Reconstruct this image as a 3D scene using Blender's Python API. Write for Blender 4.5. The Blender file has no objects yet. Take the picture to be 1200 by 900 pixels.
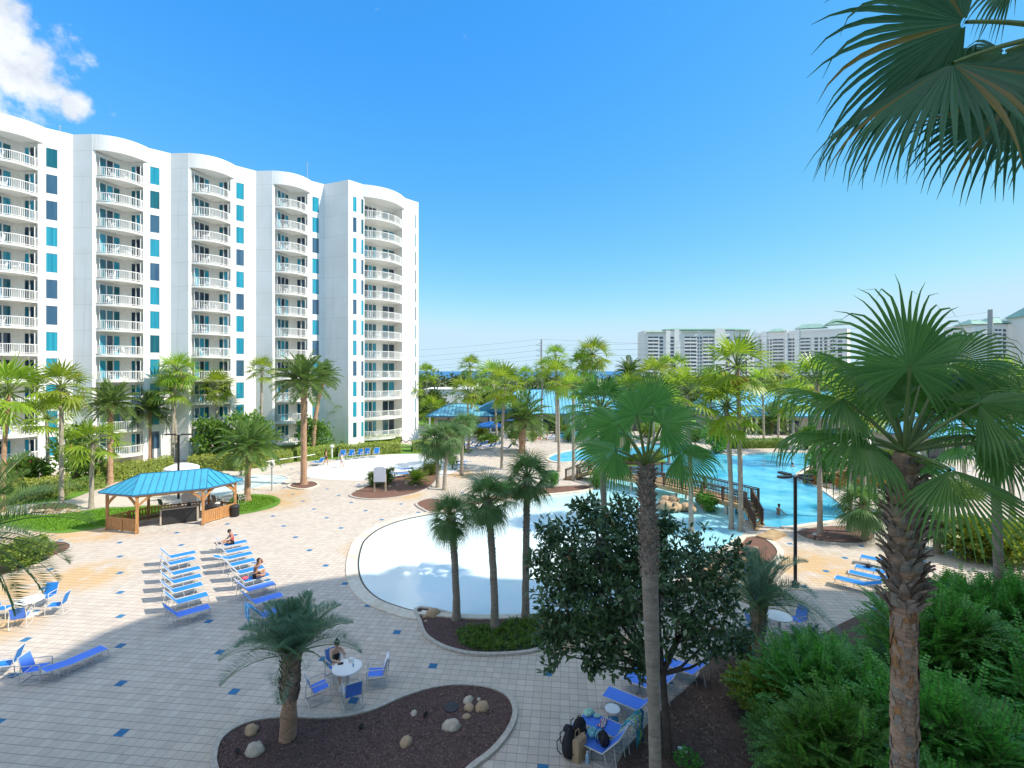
import bpy, math, random
import numpy as np
from mathutils import Vector, Matrix
R = math.radians
PI = math.pi
scene = bpy.context.scene
COL = scene.collection
rnd = random.Random(7)
# ---- ground survey: the camera stands 11 m above the patio and looks level along +Y -------------
FPX, HCAM, HORY = 570.0, 11.0, 435.0
def G(px, py, z=0.0):
    d = FPX * (HCAM - z) / (py - HORY)
    return Vector(((px - 600) / FPX * d, d, z))
def P(px, py, d):
    return Vector(((px - 600) / FPX * d, d, HCAM - (py - HORY) * d / FPX))
def V(*a): return Vector(a)

def tag(o, label=None, cat=None, group=None, kind=None):
    if label: o['label'] = label
    if cat: o['category'] = cat
    if group: o['group'] = group
    if kind: o['kind'] = kind
    return o
def thing(name, loc, label, cat, group=None, rz=0.0):
    o = bpy.data.objects.new(name, None); COL.objects.link(o)
    o.empty_display_size = 0.2
    o.location = loc; o.rotation_euler = (0, 0, rz)
    return tag(o, label, cat, group)
def children(o): return [c for c in COL.objects if c.parent == o]
def clone(root, loc, rz=0.0, label=None, scale=None, group=None):
    kids = {}
    for c in COL.objects:
        if c.parent: kids.setdefault(c.parent, []).append(c)
    def rec(o, par):
        c = o.copy(); COL.objects.link(c)
        if par: c.parent = par
        for k in kids.get(o, []): rec(k, c)
        return c
    r = rec(root, None)
    r.location = loc; r.rotation_euler = (0, 0, rz)
    if scale: r.scale = scale if hasattr(scale, '__len__') else (scale,) * 3
    if label: r['label'] = label
    if group: r['group'] = group
    return r

class MB:
    def __init__(s): s.v = []; s.f = []; s.m = []
    def face(s, pts, m=0):
        n = len(s.v); s.v.extend([tuple(p) for p in pts]); s.f.append(tuple(range(n, n + len(pts)))); s.m.append(m)
    def box(s, c, size, rz=0.0, m=0, mat=None):
        cx, cy, cz = c; hx, hy, hz = size[0] / 2, size[1] / 2, size[2] / 2
        ca, sa = math.cos(rz), math.sin(rz)
        n = len(s.v)
        for dz in (-hz, hz):
            for dx, dy in ((-hx, -hy), (hx, -hy), (hx, hy), (-hx, hy)):
                s.v.append((cx + dx * ca - dy * sa, cy + dx * sa + dy * ca, cz + dz))
        for q in ((3, 2, 1, 0), (4, 5, 6, 7), (0, 1, 5, 4), (1, 2, 6, 5), (2, 3, 7, 6), (3, 0, 4, 7)):
            s.f.append(tuple(n + k for k in q)); s.m.append(m)
    def beam(s, p, q, w, h, m=0, up=(0, 0, 1)):
        p, q = Vector(p), Vector(q); d = (q - p)
        if d.length < 1e-6: return
        d.normalize(); u = Vector(up)
        side = d.cross(u)
        if side.length < 1e-4: side = d.cross(Vector((1, 0, 0)))
        side.normalize(); u = side.cross(d)
        n = len(s.v)
        for e in (p, q):
            for a, b in ((-1, -1), (1, -1), (1, 1), (-1, 1)):
                s.v.append(tuple(e + side * (a * w / 2) + u * (b * h / 2)))
        for f in ((3, 2, 1, 0), (4, 5, 6, 7), (0, 1, 5, 4), (1, 2, 6, 5), (2, 3, 7, 6), (3, 0, 4, 7)):
            s.f.append(tuple(n + k for k in f)); s.m.append(m)
    def tube(s, pts, rad, n=8, m=0, caps=True, jag=0.0, rg=None):
        pts = [Vector(p) for p in pts]
        if not hasattr(rad, '__len__'): rad = [rad] * len(pts)
        base = len(s.v); ref = None
        for i, p in enumerate(pts):
            d = (pts[min(i + 1, len(pts) - 1)] - pts[max(i - 1, 0)])
            if d.length < 1e-8: d = Vector((0, 0, 1))
            d.normalize()
            if ref is None:
                ref = d.cross(Vector((0, 1, 0)))
                if ref.length < 0.1: ref = d.cross(Vector((1, 0, 0)))
            ref = ref - d * ref.dot(d); ref.normalize()
            b = d.cross(ref)
            for k in range(n):
                a = 2 * PI * k / n
                r = rad[i] * (1 + (rg.uniform(-jag, jag) if jag and rg else 0))
                s.v.append(tuple(p + ref * (math.cos(a) * r) + b * (math.sin(a) * r)))
        for i in range(len(pts) - 1):
            for k in range(n):
                k2 = (k + 1) % n
                s.f.append((base + i * n + k, base + i * n + k2, base + (i + 1) * n + k2, base + (i + 1) * n + k)); s.m.append(m)
        if caps:
            s.f.append(tuple(base + k for k in reversed(range(n)))); s.m.append(m)
            e = base + (len(pts) - 1) * n
            s.f.append(tuple(e + k for k in range(n))); s.m.append(m)
    def lathe(s, prof, n=24, c=(0, 0, 0), m=0):
        base = len(s.v)
        for r, z in prof:
            for k in range(n):
                a = 2 * PI * k / n
                s.v.append((c[0] + r * math.cos(a), c[1] + r * math.sin(a), c[2] + z))
        for i in range(len(prof) - 1):
            for k in range(n):
                k2 = (k + 1) % n
                s.f.append((base + i * n + k, base + i * n + k2, base + (i + 1) * n + k2, base + (i + 1) * n + k)); s.m.append(m)
        s.f.append(tuple(base + k for k in reversed(range(n)))); s.m.append(m)
        e = base + (len(prof) - 1) * n
        s.f.append(tuple(e + k for k in range(n))); s.m.append(m)
    def prism(s, poly, z0, z1, m=0, bottom=True):
        a = sum(poly[i][0] * poly[(i + 1) % len(poly)][1] - poly[(i + 1) % len(poly)][0] * poly[i][1] for i in range(len(poly)))
        if a < 0: poly = list(reversed(poly))
        n = len(poly); b = len(s.v)
        for z in (z0, z1):
            for p in poly: s.v.append((p[0], p[1], z))
        for i in range(n):
            j = (i + 1) % n
            s.f.append((b + i, b + j, b + n + j, b + n + i)); s.m.append(m)
        s.f.append(tuple(b + n + i for i in range(n))); s.m.append(m)
        if bottom: s.f.append(tuple(b + i for i in reversed(range(n)))); s.m.append(m)
    def wallbox(s, p, q, z0, z1, th, m=0, side=1):
        """a wall of thickness th standing on the plan line p-q, growing to its left (side=1) or right"""
        p, q = Vector((p[0], p[1])), Vector((q[0], q[1]))
        d = (q - p).normalized(); n = Vector((-d.y, d.x)) * side * th
        s.prism([p, q, q + n, p + n], z0, z1, m)
    def sphere(s, c, r, nu=12, nv=8, m=0, noise=0.0, rg=None, rot=None):
        if not hasattr(r, '__len__'): r = (r, r, r)
        base = len(s.v); off = {}
        def pt(i, j):
            th = PI * i / nv; ph = 2 * PI * j / nu
            k = 1 + (rg.uniform(-noise, noise) if noise and rg else 0)
            p = Vector((r[0] * math.sin(th) * math.cos(ph), r[1] * math.sin(th) * math.sin(ph), r[2] * math.cos(th))) * k
            if rot: p = rot @ p
            return tuple(Vector(c) + p)
        top = len(s.v); s.v.append(pt(0, 0))
        for i in range(1, nv):
            for j in range(nu): s.v.append(pt(i, j))
        bot = len(s.v); s.v.append(pt(nv, 0))
        for j in range(nu):
            j2 = (j + 1) % nu
            s.f.append((top, top + 1 + j, top + 1 + j2)); s.m.append(m)
            e = top + 1 + (nv - 2) * nu
            s.f.append((bot, e + j2, e + j)); s.m.append(m)
        for i in range(nv - 2):
            for j in range(nu):
                j2 = (j + 1) % nu; a = top + 1 + i * nu; b = a + nu
                s.f.append((a + j, b + j, b + j2, a + j2)); s.m.append(m)
    def leaves(s, pos, dr, nr, ln, wd, m=0, fold=0.0):
        """pos, dr, nr arrays (n,3); ln, wd arrays (n): one leaf-shaped face each"""
        n = len(pos)
        if n == 0: return
        dr = dr / np.maximum(np.linalg.norm(dr, axis=1, keepdims=True), 1e-6)
        sd = np.cross(dr, nr); sd = sd / np.maximum(np.linalg.norm(sd, axis=1, keepdims=True), 1e-6)
        ln = ln[:, None]; wd = wd[:, None]
        a = pos; b = pos + dr * ln * 0.45 + sd * wd * 0.5; c = pos + dr * ln; d = pos + dr * ln * 0.45 - sd * wd * 0.5
        if fold:
            nn = np.cross(sd, dr); c = c - nn * ln * fold
        arr = np.stack([a, b, c, d], axis=1).reshape(-1, 3)
        base = len(s.v)
        s.v.extend(map(tuple, arr.tolist()))
        s.f.extend([(base + 4 * i, base + 4 * i + 1, base + 4 * i + 2, base + 4 * i + 3) for i in range(n)])
        s.m.extend([m] * n)
    def mesh(s, name, mats, smooth=False):
        me = bpy.data.meshes.new(name)
        me.from_pydata(s.v, [], s.f)
        for mt in (mats if isinstance(mats, (list, tuple)) else [mats]): me.materials.append(mt)
        if len(me.materials) > 1: me.polygons.foreach_set('material_index', s.m)
        if smooth: me.polygons.foreach_set('use_smooth', [True] * len(me.polygons))
        me.update()
        return me
    def build(s, name, mats, parent=None, world=False, origin=None, smooth=False, bevel=0):
        o0 = None
        if world and parent is not None: o0 = parent.location
        if origin is not None: o0 = Vector(origin)
        if o0 is not None: s.v = [(a - o0[0], b - o0[1], c - o0[2]) for a, b, c in s.v]
        o = bpy.data.objects.new(name, s.mesh(name, mats, smooth)); COL.objects.link(o)
        if parent is not None: o.parent = parent
        if origin is not None: o.location = origin
        if bevel:
            bv = o.modifiers.new('bevel', 'BEVEL'); bv.width = bevel; bv.segments = 2; bv.limit_method = 'ANGLE'
        return o
def inst(name, me, parent, loc=(0, 0, 0), rz=0.0, scale=None):
    o = bpy.data.objects.new(name, me); COL.objects.link(o); o.parent = parent
    o.location = loc; o.rotation_euler = (0, 0, rz)
    if scale: o.scale = scale if hasattr(scale, '__len__') else (scale,) * 3
    return o

def spline(pts, n=6, closed=True):
    pts = [Vector(p) for p in pts]; N = len(pts); out = []
    rng = range(N) if closed else range(N - 1)
    for i in rng:
        if closed: p0, p1, p2, p3 = pts[(i - 1) % N], pts[i], pts[(i + 1) % N], pts[(i + 2) % N]
        else: p0, p1, p2, p3 = pts[max(i - 1, 0)], pts[i], pts[i + 1], pts[min(i + 2, N - 1)]
        for k in range(n):
            t = k / n
            out.append(0.5 * ((2 * p1) + (p2 - p0) * t + (2 * p0 - 5 * p1 + 4 * p2 - p3) * t * t + (3 * p1 - p0 - 3 * p2 + p3) * t ** 3))
    if not closed: out.append(pts[-1])
    return out
def offset(poly, w):
    a = sum(poly[i][0] * poly[(i + 1) % len(poly)][1] - poly[(i + 1) % len(poly)][0] * poly[i][1] for i in range(len(poly)))
    sg = 1 if a > 0 else -1
    out = []; N = len(poly)
    for i in range(N):
        t = Vector((poly[(i + 1) % N][0] - poly[i - 1][0], poly[(i + 1) % N][1] - poly[i - 1][1]))
        if t.length < 1e-6: t = Vector((1, 0))
        t.normalize()
        out.append(Vector((poly[i][0] + t.y * sg * w, poly[i][1] - t.x * sg * w, 0)))
    return out
def ring(mb, inner, outer, z0, z1, m=0):
    N = len(inner); b = len(mb.v)
    for p, z in ((inner, z0), (inner, z1), (outer, z1), (outer, z0)):
        for q in p: mb.v.append((q[0], q[1], z))
    for r in range(3):
        for i in range(N):
            j = (i + 1) % N
            mb.f.append((b + r * N + i, b + r * N + j, b + (r + 1) * N + j, b + (r + 1) * N + i)); mb.m.append(m)

# ------------------------------------------------------------------------------------- materials
class NT:
    def __init__(s, name):
        s.m = bpy.data.materials.new(name); s.m.use_nodes = True
        s.t = s.m.node_tree; s.t.nodes.clear()
    def n(s, typ, **kw):
        nd = s.t.nodes.new(typ)
        for k, v in kw.items(): setattr(nd, k, v)
        return nd
    def l(s, a, b): s.t.links.new(a, b)
    def math(s, op, a, b=None, c=None):
        nd = s.n('ShaderNodeMath', operation=op)
        for i, x in enumerate((a, b, c)):
            if x is None: continue
            if hasattr(x, 'is_output'): s.l(x, nd.inputs[i])
            else: nd.inputs[i].default_value = x
        return nd.outputs[0]
    def mix(s, fac, a, b, mode='MIX'):
        nd = s.n('ShaderNodeMix', data_type='RGBA', blend_type=mode)
        for i, x in ((0, fac), (6, a), (7, b)):
            if hasattr(x, 'is_output'): s.l(x, nd.inputs[i])
            elif i == 0: nd.inputs[0].default_value = x
            else: nd.inputs[i].default_value = (*x, 1) if len(x) == 3 else x
        return nd.outputs[2]
    def noise(s, vec, scale, detail=4, rough=.55):
        nd = s.n('ShaderNodeTexNoise'); nd.inputs['Scale'].default_value = scale
        nd.inputs['Detail'].default_value = detail; nd.inputs['Roughness'].default_value = rough
        if vec is not None: s.l(vec, nd.inputs['Vector'])
        return nd.outputs['Fac']
    def ramp(s, fac, lo, hi):
        nd = s.n('ShaderNodeMapRange'); nd.inputs[1].default_value = lo; nd.inputs[2].default_value = hi
        s.l(fac, nd.inputs[0]); return nd.outputs[0]
    def coord(s, kind='Object'):
        return s.n('ShaderNodeTexCoord').outputs[kind]
    def finish(s, col, rough=.6, bump=None, bstr=.3, bdist=.02, metallic=0, spec=.5, transl=0, tcol=None, coat=0, em=None):
        p = s.n('ShaderNodeBsdfPrincipled'); o = s.n('ShaderNodeOutputMaterial')
        if hasattr(col, 'is_output'): s.l(col, p.inputs['Base Color'])
        else: p.inputs['Base Color'].default_value = (*col, 1)
        if hasattr(rough, 'is_output'): s.l(rough, p.inputs['Roughness'])
        else: p.inputs['Roughness'].default_value = rough
        p.inputs['Metallic'].default_value = metallic; p.inputs['Specular IOR Level'].default_value = spec
        p.inputs['Coat Weight'].default_value = coat
        if bump is not None:
            b = s.n('ShaderNodeBump'); b.inputs['Strength'].default_value = bstr; b.inputs['Distance'].default_value = bdist
            s.l(bump, b.inputs['Height']); s.l(b.outputs[0], p.inputs['Normal'])
        out = p.outputs[0]
        if transl:
            tr = s.n('ShaderNodeBsdfTranslucent')
            c = tcol if tcol is not None else col
            if hasattr(c, 'is_output'): s.l(c, tr.inputs[0])
            else: tr.inputs[0].default_value = (*c, 1)
            mx = s.n('ShaderNodeMixShader'); mx.inputs[0].default_value = transl
            s.l(out, mx.inputs[1]); s.l(tr.outputs[0], mx.inputs[2]); out = mx.outputs[0]
        s.l(out, o.inputs[0])
        return s.m
def mul(c, k): return tuple(min(1, x * k) for x in c)
def mat(name, col, rough=.6, var=.18, scale=4, bump=.0, bscale=40, bdist=.01, metallic=0, spec=.5, coat=0, stretch=None, dirt=None, dscale=1.2):
    t = NT(name); v = t.coord()
    if stretch:
        mp = t.n('ShaderNodeMapping'); mp.inputs['Scale'].default_value = stretch; t.l(v, mp.inputs[0]); v = mp.outputs[0]
    n1 = t.ramp(t.noise(v, scale, 5), .3, .7)
    c = t.mix(n1, mul(col, 1 - var), mul(col, 1 + var))
    if dirt is not None:
        d = t.ramp(t.noise(v, dscale, 6, .65), .5, .72)
        c = t.mix(t.math('MULTIPLY', d, .7), c, dirt)
    h = t.noise(v, bscale, 4) if bump else None
    return t.finish(c, rough, h, bump, bdist, metallic, spec, coat=coat)
def leafmat(name, a, b, transl=.3, rough=.45, spec=.4, tboost=1.5, extra=None):
    """leaf colours vary from leaf to leaf and from plant to plant"""
    t = NT(name)
    g = t.n('ShaderNodeNewGeometry'); ri = g.outputs['Random Per Island']
    oi = t.n('ShaderNodeObjectInfo')
    c = t.mix(ri, a, b)
    if extra is not None:
        c = t.mix(t.math('GREATER_THAN', t.math('FRACT', t.math('MULTIPLY', ri, 37.3)), extra[0]), c, extra[1])
    hs = t.n('ShaderNodeHueSaturation')
    t.l(t.math('MULTIPLY_ADD', oi.outputs['Random'], .03, .485), hs.inputs['Hue'])
    t.l(t.math('MULTIPLY_ADD', oi.outputs['Random'], .3, .85), hs.inputs['Value'])
    t.l(c, hs.inputs['Color'])
    c = hs.outputs[0]
    tc = t.mix(1.0, c, (tboost, tboost * 1.05, tboost * .55), 'MULTIPLY')
    return t.finish(c, rough, spec=spec, transl=transl, tcol=tc)

M = {}
M['stucco'] = None
def make_materials():
    # white painted stucco with faint floor joints and weather streaks
    t = NT('white_stucco'); v = t.coord()
    sep = t.n('ShaderNodeSeparateXYZ'); t.l(v, sep.inputs[0])
    n1 = t.ramp(t.noise(v, .35, 5), .35, .7)
    c = t.mix(n1, (.80, .79, .77), (.86, .86, .86))
    mp = t.n('ShaderNodeMapping'); mp.inputs['Scale'].default_value = (2.2, 2.2, .07); t.l(v, mp.inputs[0])
    st = t.ramp(t.noise(mp.outputs[0], 1.0, 5), .56, .78)
    c = t.mix(t.math('MULTIPLY', st, .42), c, (.52, .50, .46))
    fr = t.math('FRACT', t.math('DIVIDE', t.math('SUBTRACT', sep.outputs[2], 1.0), 2.93))
    ln = t.math('LESS_THAN', fr, .018)
    c = t.mix(t.math('MULTIPLY', ln, .35), c, (.4, .4, .4))
    M['stucco'] = t.finish(c, .75, t.noise(v, 30, 3), .12, .01)
    M['soffit'] = mat('balcony_soffit', (.82, .80, .76), .8, .06)
    M['rail'] = mat('white_railing', (.80, .79, .77), .5, .05)
    # glass: teal tinted, some with curtains behind
    def glass(name, c1, c2, scale, rough=.06):
        t = NT(name); v = t.coord()
        oi = t.n('ShaderNodeObjectInfo')
        ad = t.n('ShaderNodeVectorMath', operation='ADD'); t.l(v, ad.inputs[0]); t.l(oi.outputs['Location'], ad.inputs[1])
        mp = t.n('ShaderNodeMapping'); mp.inputs['Scale'].default_value = (scale, scale, .12); t.l(ad.outputs[0], mp.inputs[0])
        f = t.ramp(t.noise(mp.outputs[0], 1.0, 3), .3, .7)
        return t.finish(t.mix(f, c1, c2), rough, spec=.6, coat=.3)
    M['glass_teal'] = glass('teal_curtained_glass', (.012, .20, .31), (.03, .36, .49), 7)
    M['glass_deep'] = glass('deep_teal_glass', (.006, .075, .11), (.015, .15, .20), 4)
    M['glass_dark'] = glass('dark_glass', (.008, .02, .045), (.02, .05, .085), 2)
    M['glass_blue'] = glass('blue_grey_glass', (.03, .085, .16), (.06, .14, .23), 2)
    M['frame'] = mat('window_frame_metal', (.74, .73, .71), .45, .05)
    M['wood'] = mat('cedar_timber', (.46, .23, .085), .6, .3, 3, .2, 60, .005, stretch=(6, 6, .8))
    M['deckwood'] = mat('bridge_timber', (.095, .055, .038), .65, .35, 3, .25, 60, .005, stretch=(5, 5, 5))
    M['decklight'] = mat('bridge_deck_timber', (.42, .29, .15), .65, .3, 3, .2, 60, .005)
    M['roofblue'] = mat('blue_standing_seam_metal', (.04, .31, .46), .38, .10, 1.5, metallic=.0, spec=.5)
    M['roofclub'] = mat('pale_blue_ribbed_metal', (.17, .44, .60), .35, .12, .8, spec=.5)
    M['roofgreen'] = mat('green_tower_roof', (.26, .42, .34), .5, .12, .2)
    M['seam'] = mat('roof_seam_metal', (.03, .17, .32), .4, .05)
    M['slingblue'] = mat('blue_sling_fabric', (.012, .20, .58), .7, .1, 30)
    M['slingdark'] = mat('charcoal_sling_fabric', (.07, .065, .06), .7, .1, 30)
    M['slingnavy'] = mat('shade_toned_blue_sling_fabric', (.085, .24, .84), .7, .1, 30)  # the blue sling as it looks in shade, that tone put into the colour
    M['alu'] = mat('powder_coated_aluminium', (.60, .59, .56), .4, .05)
    M['white'] = mat('white_moulded_plastic', (.82, .82, .82), .4, .03)
    M['black'] = mat('black_powder_coat', (.012, .012, .014), .4, .2)
    M['charcoal'] = mat('charcoal_laminate', (.03, .03, .033), .45, .15)
    M['grey'] = mat('galvanised_grey', (.36, .37, .38), .5, .1)
    M['concrete'] = mat('pale_concrete', (.55, .52, .47), .85, .12, 3, .15, 50, dirt=(.34, .30, .25))
    M['coping'] = mat('cream_pool_coping', (.64, .58, .49), .8, .12, 4, .12, 40, dirt=(.46, .37, .26), dscale=.6)
    M['kerb'] = mat('paver_kerb', (.46, .42, .37), .85, .2, 8, .2, 40)
    M['beige'] = mat('beige_render', (.50, .44, .36), .8, .1)
    M['farwall'] = mat('far_tower_render', (.84, .81, .79), .85, .05, .05)
    M['farwhite'] = mat('far_white_trim', (.87, .86, .85), .8, .04, .05)
    M['farglass'] = mat('far_window_glass', (.10, .115, .15), .3, .2, .3)
    M['farbalc'] = mat('far_balcony_front', (.84, .84, .86), .7, .06, .1)
    # ---- the ground
    t = NT('cream_pavers_with_blue_tiles'); v = t.coord()
    A = R(-6.0); ox, oy = 1.30, 17.71; u = .305
    sp = t.n('ShaderNodeSeparateXYZ'); t.l(v, sp.inputs[0])
    x = t.math('SUBTRACT', sp.outputs[0], ox); y = t.math('SUBTRACT', sp.outputs[1], oy)
    ca, sa = math.cos(A), math.sin(A)
    gx = t.math('ADD', t.math('MULTIPLY_ADD', x, ca / u, .5), t.math('MULTIPLY', y, sa / u))
    gy = t.math('ADD', t.math('MULTIPLY_ADD', x, -sa / u, .5), t.math('MULTIPLY', y, ca / u))
    ix = t.math('FLOOR', gx); iy = t.math('FLOOR', gy); fx = t.math('FRACT', gx); fy = t.math('FRACT', gy)
    cb = t.n('ShaderNodeCombineXYZ'); t.l(ix, cb.inputs[0]); t.l(iy, cb.inputs[1])
    wn = t.n('ShaderNodeTexWhiteNoise'); t.l(cb.outputs[0], wn.inputs['Vector'])
    # joints
    ex = t.math('MINIMUM', fx, t.math('SUBTRACT', 1.0, fx)); ey = t.math('MINIMUM', fy, t.math('SUBTRACT', 1.0, fy))
    jx = t.math('LESS_THAN', ex, .026); jy = t.math('LESS_THAN', ey, .045)
    joint = t.math('MAXIMUM', jx, jy)
    base = t.mix(wn.outputs['Value'], (.475, .41, .35), (.58, .51, .44))
    big = t.ramp(t.noise(v, .22, 6, .6), .35, .7)
    base = t.mix(t.math('MULTIPLY', big, .45), base, (.60, .515, .43))
    sm = t.ramp(t.noise(v, 2.3, 6, .7), .48, .75)
    base = t.mix(t.math('MULTIPLY', sm, .42), base, (.33, .30, .27))
    sp2 = t.ramp(t.noise(v, .55, 7, .75), .58, .72)
    base = t.mix(t.math('MULTIPLY', sp2, .35), base, (.30, .275, .26))
    # rusty irrigation stains beside lawns and beds
    stain = None
    for (sx, sy, r) in ((-27.5, 33.8, 3.2), (-19.6, 40.5, 3.0), (-30.5, 31.5, 3.5), (-34, 29.5, 4), (-9.5, 43.0, 2.2), (13.6, 29, 3.4), (17, 27.5, 3.6), (-23, 26, 3.0),
                        (-8.8, 30.5, 2.2), (-25.5, 24.5, 3.0), (-22.5, 20.5, 2.6), (4.3, 19.6, 1.5), (2.0, 19.9, 1.2), (-20.3, 43.5, 2.5), (-5, 52, 3), (11.5, 25, 2.2)):
        dx = t.math('SUBTRACT', sp.outputs[0], sx); dy = t.math('SUBTRACT', sp.outputs[1], sy)
        d2 = t.math('SQRT', t.math('ADD', t.math('MULTIPLY', dx, dx), t.math('MULTIPLY', dy, dy)))
        k = t.math('MAXIMUM', t.math('SUBTRACT', 1.0, t.math('DIVIDE', d2, r)), 0.0)
        stain = k if stain is None else t.math('MAXIMUM', stain, k)
    sn = t.math('MULTIPLY', t.math('MULTIPLY', stain, 1.5), t.ramp(t.noise(v, .9, 5), .28, .6))
    sn = t.math('MINIMUM', sn, .75)
    base = t.mix(sn, base, (.55, .34, .13))
    base = t.mix(t.math('MULTIPLY', joint, .62), base, (.16, .145, .125))
    # blue accent tiles on a centred 14 x 14 lattice
    def tile(o):
        a = t.math('LESS_THAN', t.math('ABSOLUTE', t.math('SUBTRACT', t.math('FLOORED_MODULO', t.math('ADD', ix, o), 14.0), 0.0)), .5)
        b = t.math('LESS_THAN', t.math('ABSOLUTE', t.math('SUBTRACT', t.math('FLOORED_MODULO', t.math('ADD', iy, o), 14.0), 0.0)), .5)
        return t.math('MULTIPLY', a, b)
    tl = t.math('MAXIMUM', tile(0.0), tile(7.0))
    blue = t.mix(t.ramp(t.noise(v, 6, 4), .3, .7), (.012, .115, .27), (.03, .19, .37))
    base = t.mix(tl, base, blue)
    hgt = t.math('MULTIPLY_ADD', joint, -1.0, t.math('MULTIPLY', t.noise(v, 25, 4), .35))
    M['pavers'] = t.finish(base, .8, hgt, .35, .006)
    def patch(name, cols, scale, bump=.5, bscale=60, bdist=.03, rough=.9, specks=None):
        t = NT(name); v = t.coord('Object')
        c = t.mix(t.ramp(t.noise(v, scale, 6, .65), .3, .7), cols[0], cols[1])
        c = t.mix(t.ramp(t.noise(v, scale * 9, 4, .7), .35, .65), c, cols[2])
        if specks:
            c = t.mix(t.math('GREATER_THAN', t.noise(v, specks[0], 2), specks[1]), c, specks[2])
        return t.finish(c, rough, t.noise(v, bscale, 5, .7), bump, bdist)
    M['mulch'] = patch('dark_red_mulch', ((.105, .058, .056), (.155, .088, .08), (.07, .04, .04)), 2, .9, 38, .04, specks=(70, .69, (.25, .20, .17)))
    M['mulchred'] = patch('red_brown_mulch', ((.19, .095, .065), (.28, .15, .105), (.11, .055, .04)), 2, .9, 38, .04)
    M['straw'] = patch('pine_straw', ((.15, .098, .072), (.215, .145, .105), (.095, .06, .046)), 1.4, 1.0, 45, .05, specks=(48, .70, (.30, .23, .16)))
    M['lawn'] = patch('lawn_turf', ((.12, .26, .02), (.17, .33, .03), (.085, .20, .016)), .8, .8, 60, .05)
    M['cover'] = patch('dark_ground_cover', ((.022, .06, .02), (.04, .09, .03), (.012, .035, .012)), 2, .8, 40, .06)
    M['soil'] = patch('sandy_ground', ((.30, .25, .17), (.16, .17, .07), (.12, .14, .06)), .03, .4, 2, .05)
    M['path'] = patch('pale_concrete_path', ((.56, .50, .42), (.64, .58, .50), (.50, .44, .36)), .5, .1, 30, .01)
    M['splash'] = patch('white_splash_pad', ((.74, .74, .72), (.80, .80, .79), (.70, .71, .71)), .4, .1, 20, .01, .4)
    M['asphalt'] = patch('asphalt', ((.05, .05, .052), (.07, .07, .072), (.04, .04, .04)), .3, .2, 30, .01)
    # water: a thin rippled skin over pale plaster (wading pool) or blue plaster (deep pool)
    def water(name, c1, c2, wave, bstr, rough=.04, spec=.5, sc=.5, deep=None):
        t = NT(name); v = t.coord()
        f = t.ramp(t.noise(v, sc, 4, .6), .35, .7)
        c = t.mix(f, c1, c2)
        if deep:                       # the floor slopes down and turns to blue plaster towards the bridge
            sx = t.n('ShaderNodeSeparateXYZ'); t.l(v, sx.inputs[0])
            g = t.math('ADD', t.math('ADD', sx.outputs[0], t.math('MULTIPLY', t.math('SUBTRACT', sx.outputs[1], 30.0), .35)), t.math('MULTIPLY', t.noise(v, .25, 3), 5.0))
            c = t.mix(t.math('MULTIPLY', t.ramp(g, deep[1] + 3, deep[2] + 3), .9), c, deep[0])
        vo = t.n('ShaderNodeTexVoronoi', feature='DISTANCE_TO_EDGE'); vo.inputs['Scale'].default_value = 2.6
        ds = t.n('ShaderNodeVectorMath', operation='ADD'); 
        nn = t.n('ShaderNodeTexNoise'); nn.inputs['Scale'].default_value = 1.6; t.l(v, nn.inputs['Vector'])
        t.l(v, ds.inputs[0]); t.l(nn.outputs['Color'], ds.inputs[1]); t.l(ds.outputs[0], vo.inputs['Vector'])
        h = t.math('ADD', t.noise(v, wave, 3), t.math('MULTIPLY', t.noise(v, wave * 3.7, 2), .4))
        return t.finish(c, rough, h, bstr, .03, spec=spec)
    M['wading'] = water('shallow_water_over_white_plaster', (.62, .76, .80), (.74, .82, .83), 2.2, .40, .07, .45, .35, deep=((.30, .68, .80), 2.5, 14.0))
    M['tub'] = water('clear_water_over_white_plaster', (.62, .76, .80), (.74, .82, .83), 2.2, .3, .07, .4, .35)
    M['deep'] = water('pool_water_over_blue_plaster', (.025, .33, .57), (.19, .61, .76), 1.6, .5, .06, .5, .30)  # pale mottling paints ripple reflections and caustic light into the water colour
    t = NT('gulf_sea_water'); v = t.coord()
    M['sea'] = t.finish(t.mix(t.ramp(t.noise(v, .002, 4), .3, .7), (.012, .11, .29), (.02, .15, .34)), .35, spec=.2)
    M['rock'] = mat('tan_sandstone', (.42, .30, .19), .9, .3, 2.5, .6, 14, .04)
    M['rockpale'] = mat('pale_field_stone', (.50, .43, .35), .9, .25, 3, .6, 14, .04)
    # ---- plants
    M['trunk'] = mat('grey_palm_trunk', (.29, .24, .19), .9, .25, 3, .8, 9, .05, stretch=(1, 1, 5))
    M['trunkpale'] = mat('pale_palm_trunk', (.37, .32, .26), .9, .2, 3, .6, 9, .04, stretch=(1, 1, 5))
    M['trunkbrown'] = mat('brown_palm_trunk', (.46, .285, .185), .95, .35, 5, 1.0, 14, .06, stretch=(1, 1, 3))
    M['fibre'] = mat('orange_brown_palm_fibre', (.45, .22, .09), .95, .4, 6, 1.0, 22, .05, stretch=(3, 3, 1))
    M['boot'] = mat('dry_leaf_base', (.30, .215, .165), .85, .5, 6, .6, 25, .02)
    M['bark'] = mat('dark_tree_bark', (.085, .068, .055), .9, .3, 5, .6, 20, .03)
    M['petiole'] = mat('palm_leaf_stalk', (.13, .19, .045), .5, .2, 4)
    M['stem'] = mat('shrub_stem', (.10, .07, .045), .9, .2, 6)
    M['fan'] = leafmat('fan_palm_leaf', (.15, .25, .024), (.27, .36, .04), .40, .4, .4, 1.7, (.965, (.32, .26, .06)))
    M['fandark'] = leafmat('shaded_fan_palm_leaf', (.08, .225, .055), (.145, .33, .085), .36, .35, .45, 1.5)  # darker copy of the fan palm leaf, with shade put into its colour
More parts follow.
